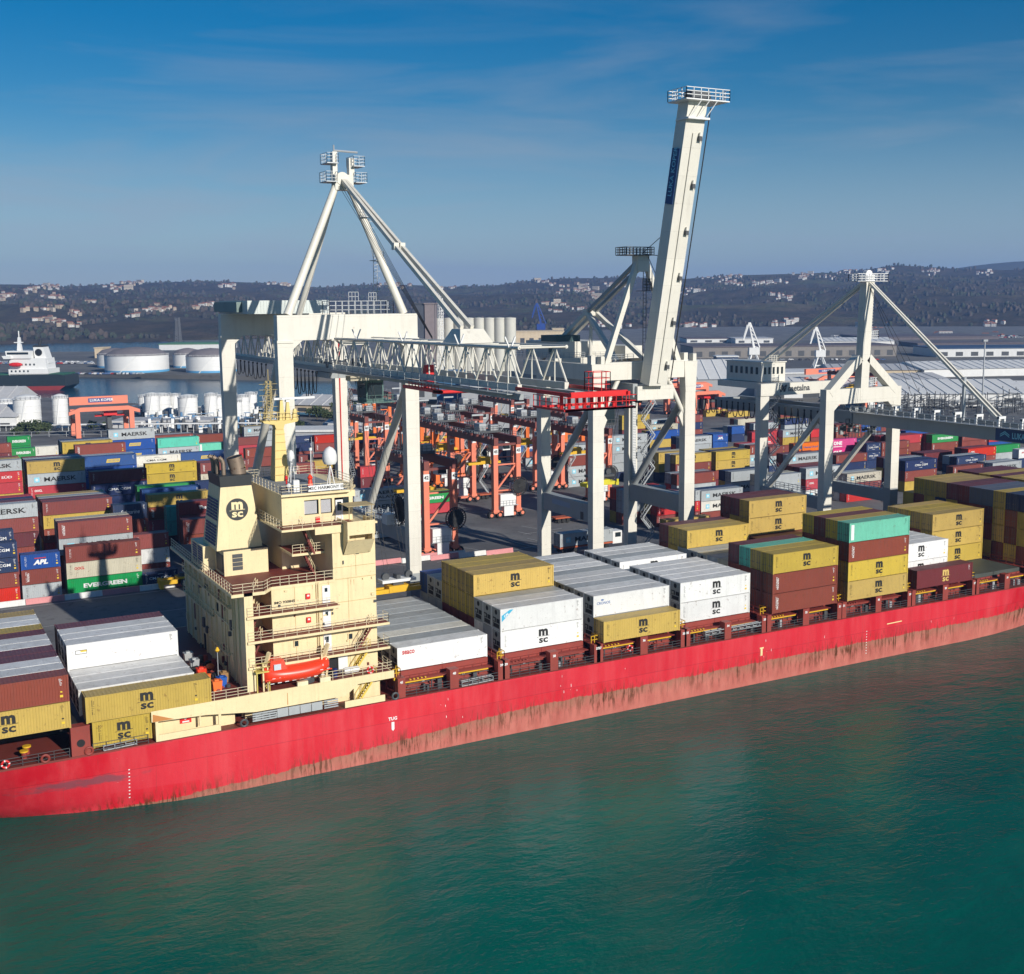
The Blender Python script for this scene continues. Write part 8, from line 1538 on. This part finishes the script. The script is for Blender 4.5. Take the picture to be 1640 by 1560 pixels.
for pts in ([(845,857),(905,872)],[(795,855),(872,878),(900,880)],[(640,864),(760,878),(800,892)],[(835,836),(900,846)],[(830,846),(850,850)],[(520,800),(640,770)],[(700,905),(880,865)],[(590,905),(650,912)],[(838,850),(900,838)]):
    line([(gz(a,b_,4.6).x,gz(a,b_,4.6).y) for a,b_ in pts])
line([(10,74.4),(56,74.4)]); line([(-40,60.5),(300,60.5)],.15); line([(-40,42),(300,42)],.15)
tag(mkm.build('road_markings',flat('worn_white_line',(.45,.45,.43),.8),fix=False),kind='structure')
def lorry(px,py,lab,c1=None,load=None,L=12.2):
    P=gz(px,py,4.8); P=gz(px,py,ground(P.x,P.y)); g_=ground(P.x,P.y); r_=thing('terminal_truck',lab,'truck',(P.x,P.y,g_)); x,y,z=r_.location
    m_=MB(); m_.box(x,y,z+1.0,x+L,y+2.4,z+1.3); m_.build('trailer',paint('trailer_orange',(.45,.10,.04),.5),r_)
    m_=MB()
    for q in (1,2.2,3.4,9.6,10.8): 
        for yy in (.2,2.2): m_.lathe((x+q,y+yy,z+.5),[(.5,-.2),(.5,.2)],12,0,axis='y')
    m_.build('wheels',M_rubber,r_)
    m_=MB(); m_.box(x+L,y+.1,z+.8,x+L+2.2,y+2.3,z+3.3,0); m_.box(x+L+.6,y+.06,z+2.1,x+L+1.9,y+.1,z+3.0,1); m_.box(x+L+2.18,y+.3,z+2.0,x+L+2.24,y+2.1,z+3.0,1); m_.build('cab',[c1 or M_wht,M_glass],r_)
    return P,g_
P,g_=lorry(897,889,'low orange trailer truck carrying a grey container between the crane legs')
BOX.append((P.x,P.y-.02,g_+1.35,12.19,2.6,'D','g','K',1)); YR[(round(P.y-.02),round(P.x))]=('middle yard',0,0); place_container(BOX[-1])
for o in reversed(list(bpy.data.objects)):
    if o.get('category')=='container' and abs(o.location.z-g_-1.35)<.01 and abs(o.location.y-P.y-1.2)<.1: o['label']='grey container with star and black word on a truck trailer between crane legs'; o['group']='containers on trucks'
lorry(762,800,'white tractor with a bare orange trailer left of gantry 45',L=11)
lorry(890,838,'white tractor with a bare trailer crossing the open asphalt',L=11)
lorry(632,698,'small white tractor with an empty trailer behind the tubular brace',L=8)
def straddle(px,py,lab,L=9):
    P=gz(px,py,5.7); r_=thing('spreader_trailer',lab,'spreader',(P.x,P.y,G0)); x,y,z=r_.location
    m_=MB(); m_.box(x,y,z+.9,x+L,y+.5,z+1.6); m_.box(x,y+2,z+.9,x+L,y+2.5,z+1.6); m_.box(x+L*.35,y,z+.9,x+L*.65,y+2.5,z+1.9)
    for q in (0,L-.6): m_.box(x+q,y-.1,z+.2,x+q+.6,y+2.6,z+1.7)
    m_.build('frame',M_yellow,r_); m_=MB(); m_.lathe((x+L*.5,y-.1,z+.9),[(.8,-.3),(.8,.3)],14,0,axis='y'); m_.box(x+L*.4,y+.6,z+1.9,x+L*.6,y+1.8,z+2.5); m_.build('cable_drum',M_steel,r_)
straddle(257,947,'yellow spare spreader parked on the quay beside the funnel',8.5)
# ---------------------------------------------------------------- background buildings and tanks
def cyl_tank(px,py,wpx,hpx,lab,group,z=3.,band=None,dome=.16,mat=M_wht,roof=None,name='storage_tank'):
    P=gz(px,py,z); dist=(P-CPOS).dot(AF); r_=wpx/2*dist/CF; h=hpx*dist/CF*1.0
    root=thing(name,lab,'tank',(P.x,P.y+r_*.9,z),group); c=(P.x,P.y+r_*.9,z)
    m_=MB(); m_.lathe(c,[(r_,0),(r_,h)],40,0); 
    for k in range(1,5): m_.lathe((c[0],c[1],c[2]+h*k/5),[(r_+.05,-.12),(r_+.12,0),(r_+.05,.12)],40,0)
    m_.build('shell',mat,root,smooth=True)
    m_=MB(); m_.lathe((c[0],c[1],c[2]+h),[(r_+.3,0),(r_*.7,h*dome*.8),(r_*.3,h*dome*1.05),(0,h*dome*1.15)],40,0); m_.build('roof',roof or mat,root,smooth=True)
    if band: m_=MB(); m_.lathe(c,[(r_+.1,.02),(r_+.1,h*.13)],40,0); m_.build('blue_band',flat('band_blue',(.10,.35,.60)),root,smooth=True)
    m_=MB(); m_.rail([(c[0]+(r_+.2)*math.cos(t*.35),c[1]+(r_+.2)*math.sin(t*.35),c[2]+h) for t in range(-1,-9,-1)],1.1,2,.12); m_.beam((c[0]-r_*.7,c[1]-r_*.78,c[2]),(c[0]-r_*.2,c[1]-r_*1.02,c[2]+h),.5); m_.build('tank_railing',M_wht,root)
rfm=paint('tank_roof',(.20,.18,.19),.8)
g_='big flat white tanks across the basin'
for px,py,w_,h_,lab in ((190,589,56,21,'big flat white tank with grey dome, rear left of two pairs'),(229,597,101,27,'largest flat white tank, front left of the pairs, blue foot band'),(306,589,46,21,'big flat white tank, rear of the right pair'),(348,597,80,26,'big flat white tank, front of the right pair, partly behind crane leg')):
    cyl_tank(px,py,w_,h_,lab,g_,3.,True,.42,M_wht,rfm)
g_='upright white tanks on the near side of the basin'
for px,py,w_,h_,lab in ((48,692,42,52,'tall white tank in caged frame, left of the salmon gantry'),(100,688,24,50,'white tank partly behind the salmon gantry'),(12,684,30,40,'grey-white tank at the left edge'),
    (247,672,24,38,'white tank just right of salmon gantry'),(262,668,30,34,'white tank second right of salmon gantry'),(283,666,16,32,'narrow white tank between wider ones'),(305,673,31,36,'widest right tank of the cluster before the crane leg'),(233,664,18,28,'small white tank nearest the salmon gantry leg'),
    (341,672,20,38,'white tank just left of the crane leg'),(352,668,18,32,'white tank beside the crane leg'),(392,670,22,34,'white tank between the crane legs, left'),(405,666,20,34,'white tank between the crane legs, middle'),(383,674,14,30,'small white tank behind the crane leg'),(430,668,14,30,'white tank at the mast spire'),(373,664,18,30,'white tank half behind the left crane leg')):
    cyl_tank(px,py,w_,h_,lab,g_,5.0,None,.12)
def block(px,py,wpx,hpx,depth,lab,mat,roofmat=None,name='warehouse',cat='building',z=2.7,rz=0,gable=0,win=0,off=0):
    P=gz(px,py,z); dist=(P-CPOS).dot(AF); w_=wpx*dist/CF; h=hpx*dist/CF; root=thing(name,lab,cat,(P.x,P.y,z),None,rz)
    o=MB(); o.box(0,0,0,w_,depth,h,0)
    a=o.build('wall',mat,None,off=(0,0,0)); setp(a,root)
    o=MB()
    if gable: o.prism([(-.8,h),(depth+.8,h),(depth/2,h+gable)],-.8,w_+.8,'x')
    else: o.box(-.6,-.6,h,w_+.6,depth+.6,h+.8)
    for k in range(int(w_/6)):
        if gable: o.beam((k*6+3,-.8,h+.15),(k*6+3,depth/2,h+gable+.15),.3)
    a=o.build('roof',roofmat or mat,None,off=(0,0,0)); setp(a,root)
    if win:
        o=MB(); n_=max(2,int(w_/win))
        for k in range(n_): o.box((k+.25)*w_/n_,-.12,h*.12,(k+.72)*w_/n_,.05,h*.62)
        a=o.build('doors',M_steel,None,off=(0,0,0)); setp(a,root)
    return root
RZ=-CYW
Mw=paint('shed_white',(.72,.72,.70),.6,.06,.15); Mroof=paint('shed_roof_grey',(.52,.52,.52),.6,.08,.3); Mbr=paint('shed_roof_brown',(.13,.11,.12),.7); Mbl=paint('shed_blue',(.08,.20,.36),.5,.1,.3); Mbl2=paint('shed_pale_blue',(.22,.32,.40),.6,.1,.3); Mgr=paint('shed_grey',(.36,.37,.38),.6,.05,.1); Mbg=paint('beige_plaster',(.62,.50,.34),.7); Mconc=paint('silo_concrete',(.58,.57,.50),.7,.04,.1); Mtw=paint('tower_stone',(.24,.20,.20),.8,.08,.1); Mtw_shade=paint('tower_stone_shade',(.07,.08,.10),.8)
block(255,561,105,9,60,'long pale shed with green roof edge behind the big tanks',Mw,paint('shed_green',(.10,.25,.12),.6),rz=RZ)
block(152,574,14,16,20,'small pale block left of the big tanks',Mbg,rz=RZ)
block(665,600,17,112,45,'dark-coloured shaded face of tall grain elevator tower, left half, behind the left crane beam',Mtw_shade,name='grain_tower',rz=RZ)  # left block is the tower's shaded face, with the shade in its colour
block(682,600,15,112,30,'stone-coloured face of grain elevator tower, right half',Mtw,name='grain_tower',rz=RZ)
P=gz(700,592,2.7); dist=(P-CPOS).dot(AF); r=9.3*dist/CF
for k in range(8):
    Q=gz(704+k*16.2,594,2.7); root=thing('grain_silo','pale concrete silo, '+ORD[k]+' from left in the silo row','silo',(Q.x,Q.y,2.7),'silos behind the lattice boom')
    m_=MB(); m_.lathe((Q.x,Q.y,2.7),[(r,0),(r,80*dist/CF)],24,0); m_.lathe((Q.x,Q.y,2.7+80*dist/CF),[(r*1.02,0),(r*1.02,1),(0,1.6)],24,0); m_.build('silo_shell',Mconc,root,smooth=True)
block(815,558,88,26,40,'beige stepped port building behind the boom tip',Mbg,name='port_building',rz=RZ,win=9); block(885,545,18,18,30,'beige stair block on the port building',Mbg,name='port_building',rz=RZ)
block(640,640,70,32,30,'grey and blue shed left of big grey wall',Mgr,Mbl2,rz=RZ,z=4,win=7)
block(700,662,40,62,24,'tall blue hopper building beside big grey wall',Mbl,rz=RZ,z=4)
block(650,690,62,22,18,'pale blue panelled shed in front of the blue hopper building',Mbl2,rz=RZ,z=4)
block(740,686,205,64,60,'huge plain grey warehouse wall behind the yard gantries',Mgr,Mroof,rz=RZ,z=3)
block(470,660,100,12,22,'low cream shed with grey roof between the crane legs',Mbg,Mroof,rz=RZ-.35,z=4.5,gable=4,win=8)
block(520,690,70,9,16,'low white shed behind the row of brown containers',Mw,Mroof,rz=RZ,z=4.5)
block(460,701,120,9,14,'long pale canopy behind the row of brown containers',Mgr,Mw,rz=RZ,z=4.5)
block(180,686,155,9,14,'long low grey canopy behind the left yard',Mroof,Mroof,rz=RZ,z=5,name='canopy')
block(-40,694,66,26,22,'white gabled shed at the left edge',Mw,Mroof,rz=RZ,z=5,gable=4,win=6)
block(-20,668,44,28,24,'dark hipped shed at the left edge behind the tanks',Mroof,Mroof,rz=RZ,z=5,gable=5)
block(1090,638,125,30,60,'large shed with ribbed grey roof left of the gabled crane',Mgr,Mw,rz=RZ,z=2,gable=9)
block(1215,640,170,18,50,'broad pale warehouse behind the gabled crane',Mw,Mw,rz=RZ,z=2,gable=4,win=14); block(1240,608,120,9,40,'low flat pale shed behind the gabled crane mast',Mgr,Mw,rz=RZ+.1,z=2.7); block(1330,604,140,11,45,'grey-roofed shed right of the gabled crane mast',Mbg,Mroof,rz=RZ-.1,z=2.7,gable=3); block(1420,622,110,12,40,'small pale shed before the widest warehouse',Mw,Mroof,rz=RZ+.2,z=2,gable=3); block(1560,640,90,14,40,'white shed at the right edge behind the racks',Mw,Mw,rz=RZ-.2,z=2,gable=4)
block(1405,652,250,20,60,'widest pale-roofed warehouse at right with low gables',Mw,Mw,rz=RZ,z=2,gable=5,win=16)
block(1480,606,230,14,50,'second pale warehouse further back at right',Mw,Mw,rz=RZ+.15,z=2,gable=4)
block(1110,574,330,17,60,'very long shed with brown roof and glazed front',paint('glazed_front',(.22,.20,.18),.5),Mbr,rz=RZ+.04,win=11)
block(1320,562,112,15,50,'white hall with dark doors right of crane mast',Mw,Mw,rz=RZ,win=22,gable=3)
block(1500,572,220,13,60,'long blue-roofed shed at far right',Mw,paint('roof_navy',(.04,.08,.16),.6),rz=RZ,win=12)
block(1100,549,70,6,60,'row of low sheds at foot of hill, left',Mw,Mbr,rz=RZ,win=14); block(1178,550,60,7,50,'row of low sheds at foot of hill, second',Mw,Mroof,rz=RZ,win=14)
block(1390,545,210,4,120,'long dark solar roof at foot of hill',Mbr,Mbr,rz=RZ); block(1470,556,170,5,60,'low dark shed before the car park at right',Mbr,Mbr,rz=RZ)
# cars parked in the port
CM=[]; rr=random.Random(21)
for i,c in enumerate(((.7,.7,.7),(.05,.05,.06),(.35,.37,.40),(.10,.16,.30),(.5,.05,.04))):
    m_=MB(); m_.prism([(-2.2,.4),(2.2,.4),(2.2,.9),(1.3,1.0),(.8,1.5),(-1.1,1.5),(-1.7,1.0),(-2.2,.95)],-.9,.9,'y',0); m_.box(-1.0,-.92,1.02,.75,.92,1.42,1)
    for x in (-1.4,1.4): m_.lathe((x,0,.36),[(.36,-.92),(.36,.92)],10,2,axis='y')
    me=m_.mesh('parked_car'); [me.materials.append(q) for q in (paint('car_paint_'+str(i),c,.3,.02,.05),M_glass,M_rubber)]; CM.append((me,('white','black','silver','dark blue','red')[i]))
def cars(px0,px1,py,n_,where_,z=3.05,rows_=1,sz=1.6):
    for r_ in range(rows_):
        for k in range(n_):
            px=px0+(px1-px0)*(k+rr.uniform(.2,.8))/n_; q=gz(px,py-r_*2.2,z); me,cn=CM[rr.choice((0,0,0,1,2,2,3,4))]
            o=bpy.data.objects.new('parked_car',me); COL.objects.link(o); o.location=q; o.rotation_euler=(0,0,rr.choice((RZ,RZ+1.57))+rr.uniform(-.1,.1)); tag(o,cn+' car parked '+where_,'car','cars parked '+where_)
cars(126,228,600,30,'on jetty road before the big tanks'); cars(0,150,583,34,'on jetty behind the black-hulled tanker',rows_=2)
cars(1330,1640,541,70,'in the far car park at right',2.65,2); cars(1180,1330,570,16,'before the long brown-roofed shed',2.65); cars(1250,1420,577,14,'by the inner basin',2.65); cars(560,640,690,7,'behind the brown container row',4.6)
# tanker across the basin
TK=thing('tanker','black-hulled tanker with white superstructure moored at the left edge','ship',tuple(gz(40,625,0)))
tx,ty,tz=TK.location; d_=(CPOS-Vector((tx,ty,CPOS.z))).length; s_=math.hypot(d_,50)/CF*.86
def tk(px,py): return ((px-40)*s_,(625-py)*s_)
c_,sn=math.cos(RZ),math.sin(RZ)
def tbuild(m_,nm,mats):
    m_.v=[(v[0]*c_-v[1]*sn+tx,v[0]*sn+v[1]*c_+ty,v[2]+tz) for v in m_.v]; return m_.build(nm,mats,TK)
def tp(pts): return [tk(*p) for p in pts]
m_=MB(); m_.prism(tp([(-120,627),(98,627),(112,618),(112,600),(98,598),(-120,600)]),-2,22,'y'); tbuild(m_,'hull',paint('tanker_black',(.02,.03,.035),.4))
m_=MB(); m_.prism(tp([(-120,626.5),(99,626.5),(112,617.5),(60,618),(-120,619)]),-2.15,-1.98,'y'); tbuild(m_,'boot_top',paint('tanker_red',(.25,.03,.03),.6))
m_=MB(); m_.prism(tp([(-120,600),(108,600),(108,597),(-120,597)]),0,20,'y'); tbuild(m_,'deck_edge',paint('tanker_green',(.03,.12,.07),.6))
m_=MB()
for p,y0,y1 in (([(14,602),(82,602),(82,589),(14,589)],0,19),([(14,589),(78,589),(76,571),(14,571)],2,17),([(11,571),(52,571),(52,558),(9,558)],1,18),([(9,571),(20,571),(20,566),(6,566)],-2,20)):
    m_.prism(tp(p),y0,y1,'y',0)
for k in range(12): a=tk(12+k*3,564); m_.box(a[0],.9,a[1],a[0]+1.3,1.0,a[1]+1.4,1)
for q in range(2):
    for k in range(5): a=tk(18+k*7+q*9,594-q*11); m_.box(a[0],-.1 if q==0 else 1.9,a[1],a[0]+1.0,0 if q==0 else 2.0,a[1]+1.2,1)
tbuild(m_,'superstructure',[M_wht,M_glass])
m_=MB(); m_.prism(tp([(56,580),(78,580),(70,552),(53,552)]),5,14,'y',0); m_.prism(tp([(53,552),(70,552),(69,549),(53,549)]),5,14,'y',1); a=tk(62,561); m_.lathe((a[0],4.9,a[1]),[(2.3,0),(2.3,-.1),(1.7,-.1),(1.7,0)],20,1,axis='y'); a=tk(60,549); m_.tube((a[0],9,a[1]),(a[0]+1,9,a[1]+3.5),1,n=8,mi=1); tbuild(m_,'funnel',[M_wht,M_funnel])
m_=MB(); a=tk(27,558); frust(m_,(a[0]-1.2,6,a[0]+1.4,9),(a[0]-.6,7,a[0]+.8,8.2),a[1],a[1]+8.5); m_.box(a[0]-3,6.5,a[1]+5,a[0]+2.5,8,a[1]+5.5); m_.tube((a[0],7.5,a[1]+8),(a[0],7.5,a[1]+12.5),.35,n=6); tbuild(m_,'mast',M_wht)
L2=thing('lifeboat','small red lifeboat on the white tanker superstructure','lifeboat',TK.location); a=tk(28,583); m_=MB(); m_.lathe((a[0],-1.2,a[1]+.8),[(.1,-4.4),(.9,-3.6),(1.4,-1.5),(1.4,1.5),(.9,3.6),(.1,4.4)],10,0,axis='x'); m_.v=[(v[0]*c_-v[1]*sn+tx,v[0]*sn+v[1]*c_+ty,v[2]+tz) for v in m_.v]; m_.build('boat_hull',M_red,L2)
# small background ship
bs=block(1148,592,34,20,16,'small navy and white ship behind the raised-boom crane',paint('navy_hull',(.05,.08,.14),.5),M_wht,name='cargo_ship',cat='ship',rz=RZ,z=.5)
# dockside jib cranes far off
def jib(px,py,hpx,lab,mat,kind=0):
    P=gz(px,py,2.7); dist=(P-CPOS).dot(AF); u=hpx*dist/CF; root=thing('jib_crane',lab,'crane',(P.x,P.y,2.7),None,RZ)
    def add(m_,nm): a=m_.build(nm,mat,None,off=(0,0,0)); setp(a,root)
    m_=MB()
    for s in (-1,1):
        for t in (-1,1): m_.beam((s*.17*u,t*.12*u,0),(s*.05*u,t*.04*u,.32*u),.035*u)
    m_.beam((-.17*u,0,.12*u),(.17*u,0,.12*u),.03*u); add(m_,'portal')
    m_=MB(); m_.box(-.10*u,-.07*u,.32*u,.12*u,.07*u,.47*u); m_.beam((.02*u,0,.45*u),(-.06*u,0,.78*u),.035*u); add(m_,'slewing_house')
    m_=MB(); tip=Vector((-.10*u,0,1.0*u)); m_.beam((-.0*u,-.03*u,.45*u),tip,.026*u); m_.beam((.14*u,.03*u,.47*u),tip+Vector((.02*u,0,0)),.022*u); m_.beam(tip,(-.22*u,0,.62*u),.03*u); m_.beam((-.14*u,0,.95*u),(-.21*u,0,.7*u),.02*u)
    for k in range(6): m_.beam((.10*u-.03*u*k,.0,.47*u+.085*u*k),(-.0-.016*u*k,0,.50*u+.09*u*k),.012*u)
    add(m_,'jib')
jib(1206,592,75,'white dockside jib crane left of the gabled crane house',M_wht); jib(1312,594,70,'white dockside jib crane behind the gabled crane stay',M_wht); jib(866,548,62,'dark blue jib crane behind the silos and boom tip',flat('crane_blue',(.01,.05,.26),.5))
jib(742,556,52,'slim grey jib crane just right of the silos',M_craneg); jib(560,640,34,'small blue and white crane between crane legs',Mbl2)
def mast(px,py,hpx,lab,mat=M_galv,z=3.,w_=.5,lat=False,name='light_mast',cat='mast'):
    P=gz(px,py,z); dist=(P-CPOS).dot(AF); h=hpx*dist/CF; m_=MB()
    if lat:
        for dx,dy in ((-w_,-w_),(w_,-w_),(w_,w_),(-w_,w_)): m_.beam((P.x+dx,P.y+dy,z),(P.x+dx*.6,P.y+dy*.6,z+h),w_*.22)
        n_=10
        for k in range(n_):
            a=z+h*k/n_; b2=z+h*(k+1)/n_; m_.beam((P.x-w_,P.y-w_,a),(P.x+w_*.9,P.y-w_,b2),w_*.15); m_.beam((P.x+w_,P.y-w_,a),(P.x-w_*.9,P.y-w_,b2),w_*.15); m_.beam((P.x-w_,P.y-w_,a),(P.x+w_,P.y-w_,a),w_*.15)
    else: m_.tube((P.x,P.y,z),(P.x,P.y,z+h),w_,w_*.5,n=8); m_.cbox((P.x,P.y,z+h),(w_*6,w_*2,w_*2))
    solo(m_,name,mat,lab,cat,(P.x,P.y,z))
mast(285,549,40,'dark lattice tower rising from the far shore water',M_steel,0,4.5,True,'lattice_tower','tower'); mast(591,716,76,'thin grey light pole between the left crane legs',z=4.7,w_=.22); mast(1572,668,122,'tall light pole in front of the right warehouses',z=2,w_=.45); mast(707,600,138,'white lattice loader mast standing before the silos',M_wht,2.7,1.8,True,'loader_mast','mast')
mast(1278,740,100,'slim lattice lighting tower behind the gabled crane',M_steel,1.2,.9,True); mast(1278+120,560,18,'short mast on far right shed',z=2.7,w_=.6); mast(430,700,60,'thin pole behind the deckhouse mast',z=5,w_=.2)
# pipe racks and plant between tanks and containers
m_=MB(); rr=random.Random(9)
A=gz(-10,694,5); B=gz(440,690,5)
for t in range(46):
    p=A.lerp(B,t/45); m_.beam((p.x,p.y,4.5),(p.x,p.y,8.2),.25,mi=0); m_.beam((p.x,p.y-1.5,7.8),(p.x,p.y+1.5,7.8),.2,mi=0)
for k in range(4): m_.tube((A.x,A.y-1.2+k*.8,8.1),(B.x,B.y-1.2+k*.8,8.1),.2,n=6,mi=1)
solo(m_,'pipe_rack',[M_galv,M_wht],'long low rack of white pipes behind the left yard','pipe rack',tuple(A.lerp(B,.5)))
for k in range(70):
    pass
m_=MB()
for k in range(260):
    px=rr.uniform(225,440); py=rr.uniform(664,692); p=gz(px,py,5.); h=rr.uniform(1,5); m_.box(p.x,p.y,4.6,p.x+rr.uniform(.3,1.6),p.y+rr.uniform(.3,1.6),4.6+h,rr.choice((0,0,1,2))); 
    if k%3==0: m_.tube((p.x,p.y,4.6+h),(p.x+rr.uniform(-6,6),p.y,4.6+h),.15,n=5,mi=rr.choice((0,1)))
tag(m_.build('tank_farm_plant',[M_wht,Mbl,M_steel],fix=False),'tangle of white and blue pipework between tanks and containers','pipework',None,'stuff')
m_=MB()
for k in range(420):
    px=rr.uniform(1380,1640); py=rr.uniform(630,664); p=gz(px,py,2.); h=rr.uniform(2,9); m_.beam((p.x,p.y,2),(p.x,p.y,2+h),.25,mi=0)
    m_.beam((p.x,p.y,2+h*rr.uniform(.3,1)),(p.x+rr.uniform(3,14),p.y+rr.uniform(-3,3),2+h*rr.uniform(.3,1)),.22,mi=rr.choice((0,0,1)))
tag(m_.build('scaffold_storage',[M_steel,M_galv],fix=False),'dark thicket of racks and frames behind the right yard','racks',None,'stuff')
# trees near the basin
def tree(x,y,z,s,lab):
    r_=thing('tree',lab,'tree',(x,y,z),'trees by the basin'); q=random.Random(int(x*7)); m_=MB(); m_.tube((x,y,z),(x,y,z+s*.5),s*.05,s*.03,n=7)
    for k in range(5): t=k*1.26; m_.tube((x,y,z+s*.35),(x+s*.3*math.cos(t),y+s*.3*math.sin(t),z+s*.7),s*.025,s*.008,n=5)
    m_.build('trunk',flat('bark',(.08,.06,.04),.9) if 'bark' not in bpy.data.materials else bpy.data.materials['bark'],r_)
    m_=MB()
    for k in range(260):
        u=Vector((q.gauss(0,1),q.gauss(0,1),q.gauss(0,1))).normalized()*(q.random()**.4)*s*.5*(1+.25*math.sin(k)); c=Vector((x,y,z+s*.68))+Vector((u.x,u.y,u.z*.75)); e=Vector((q.gauss(0,1),q.gauss(0,1),q.gauss(0,1))).normalized()*s*.07; f=e.orthogonal().normalized()*s*.07
        m_.add([c-e-f,c+e-f,c+e+f,c-e+f],[(0,1,2,3)],k%2)
    ms=[bpy.data.materials.get('leaf_dark') or flat('leaf_dark',(.03,.05,.015),.8),bpy.data.materials.get('leaf_olive') or flat('leaf_olive',(.06,.08,.03),.8)]
    m_.build('crown',ms,r_,fix=False)
for i,(px,py,s) in enumerate(((40,697,8),(58,699,9),(75,696,7),(28,700,6),(508,672,9),(522,676,8),(540,668,10),(552,676,7),(565,664,9),(496,668,6),(535,684,5),(170,692,6),(148,690,6),(480,690,6))):
    P=gz(px,py,4.8); tree(P.x,P.y,4.8,s*.62,('round dark tree '+('left of the salmon gantry' if px<100 else ('beside the pipe rack' if px<200 else 'between the left crane legs'))+', '+ORD[i]+' from the left'))
g2=[gz(*p,4.85) for p in ((500,682),(560,690),(640,684),(600,668),(540,664))]; b_=MB(); b_.add([(p.x,p.y,ground(p.x,p.y)+.06) for p in g2],[tuple(range(5))]); tag(b_.build('grass_verge',M_grass,fix=False),kind='structure')
# bare-looking stragglers: fence along the back of the left yard
A=gz(-5,703,5.3); B=gz(190,700,5.3); m_=MB(); m_.rail([A,B],2.4,6,.12,0,2); solo(m_,'fence',M_galv,'pale post fence behind the green containers at left','fence',tuple(A.lerp(B,.5)))
for lab_,n_ in list(used_labels.items()): pass
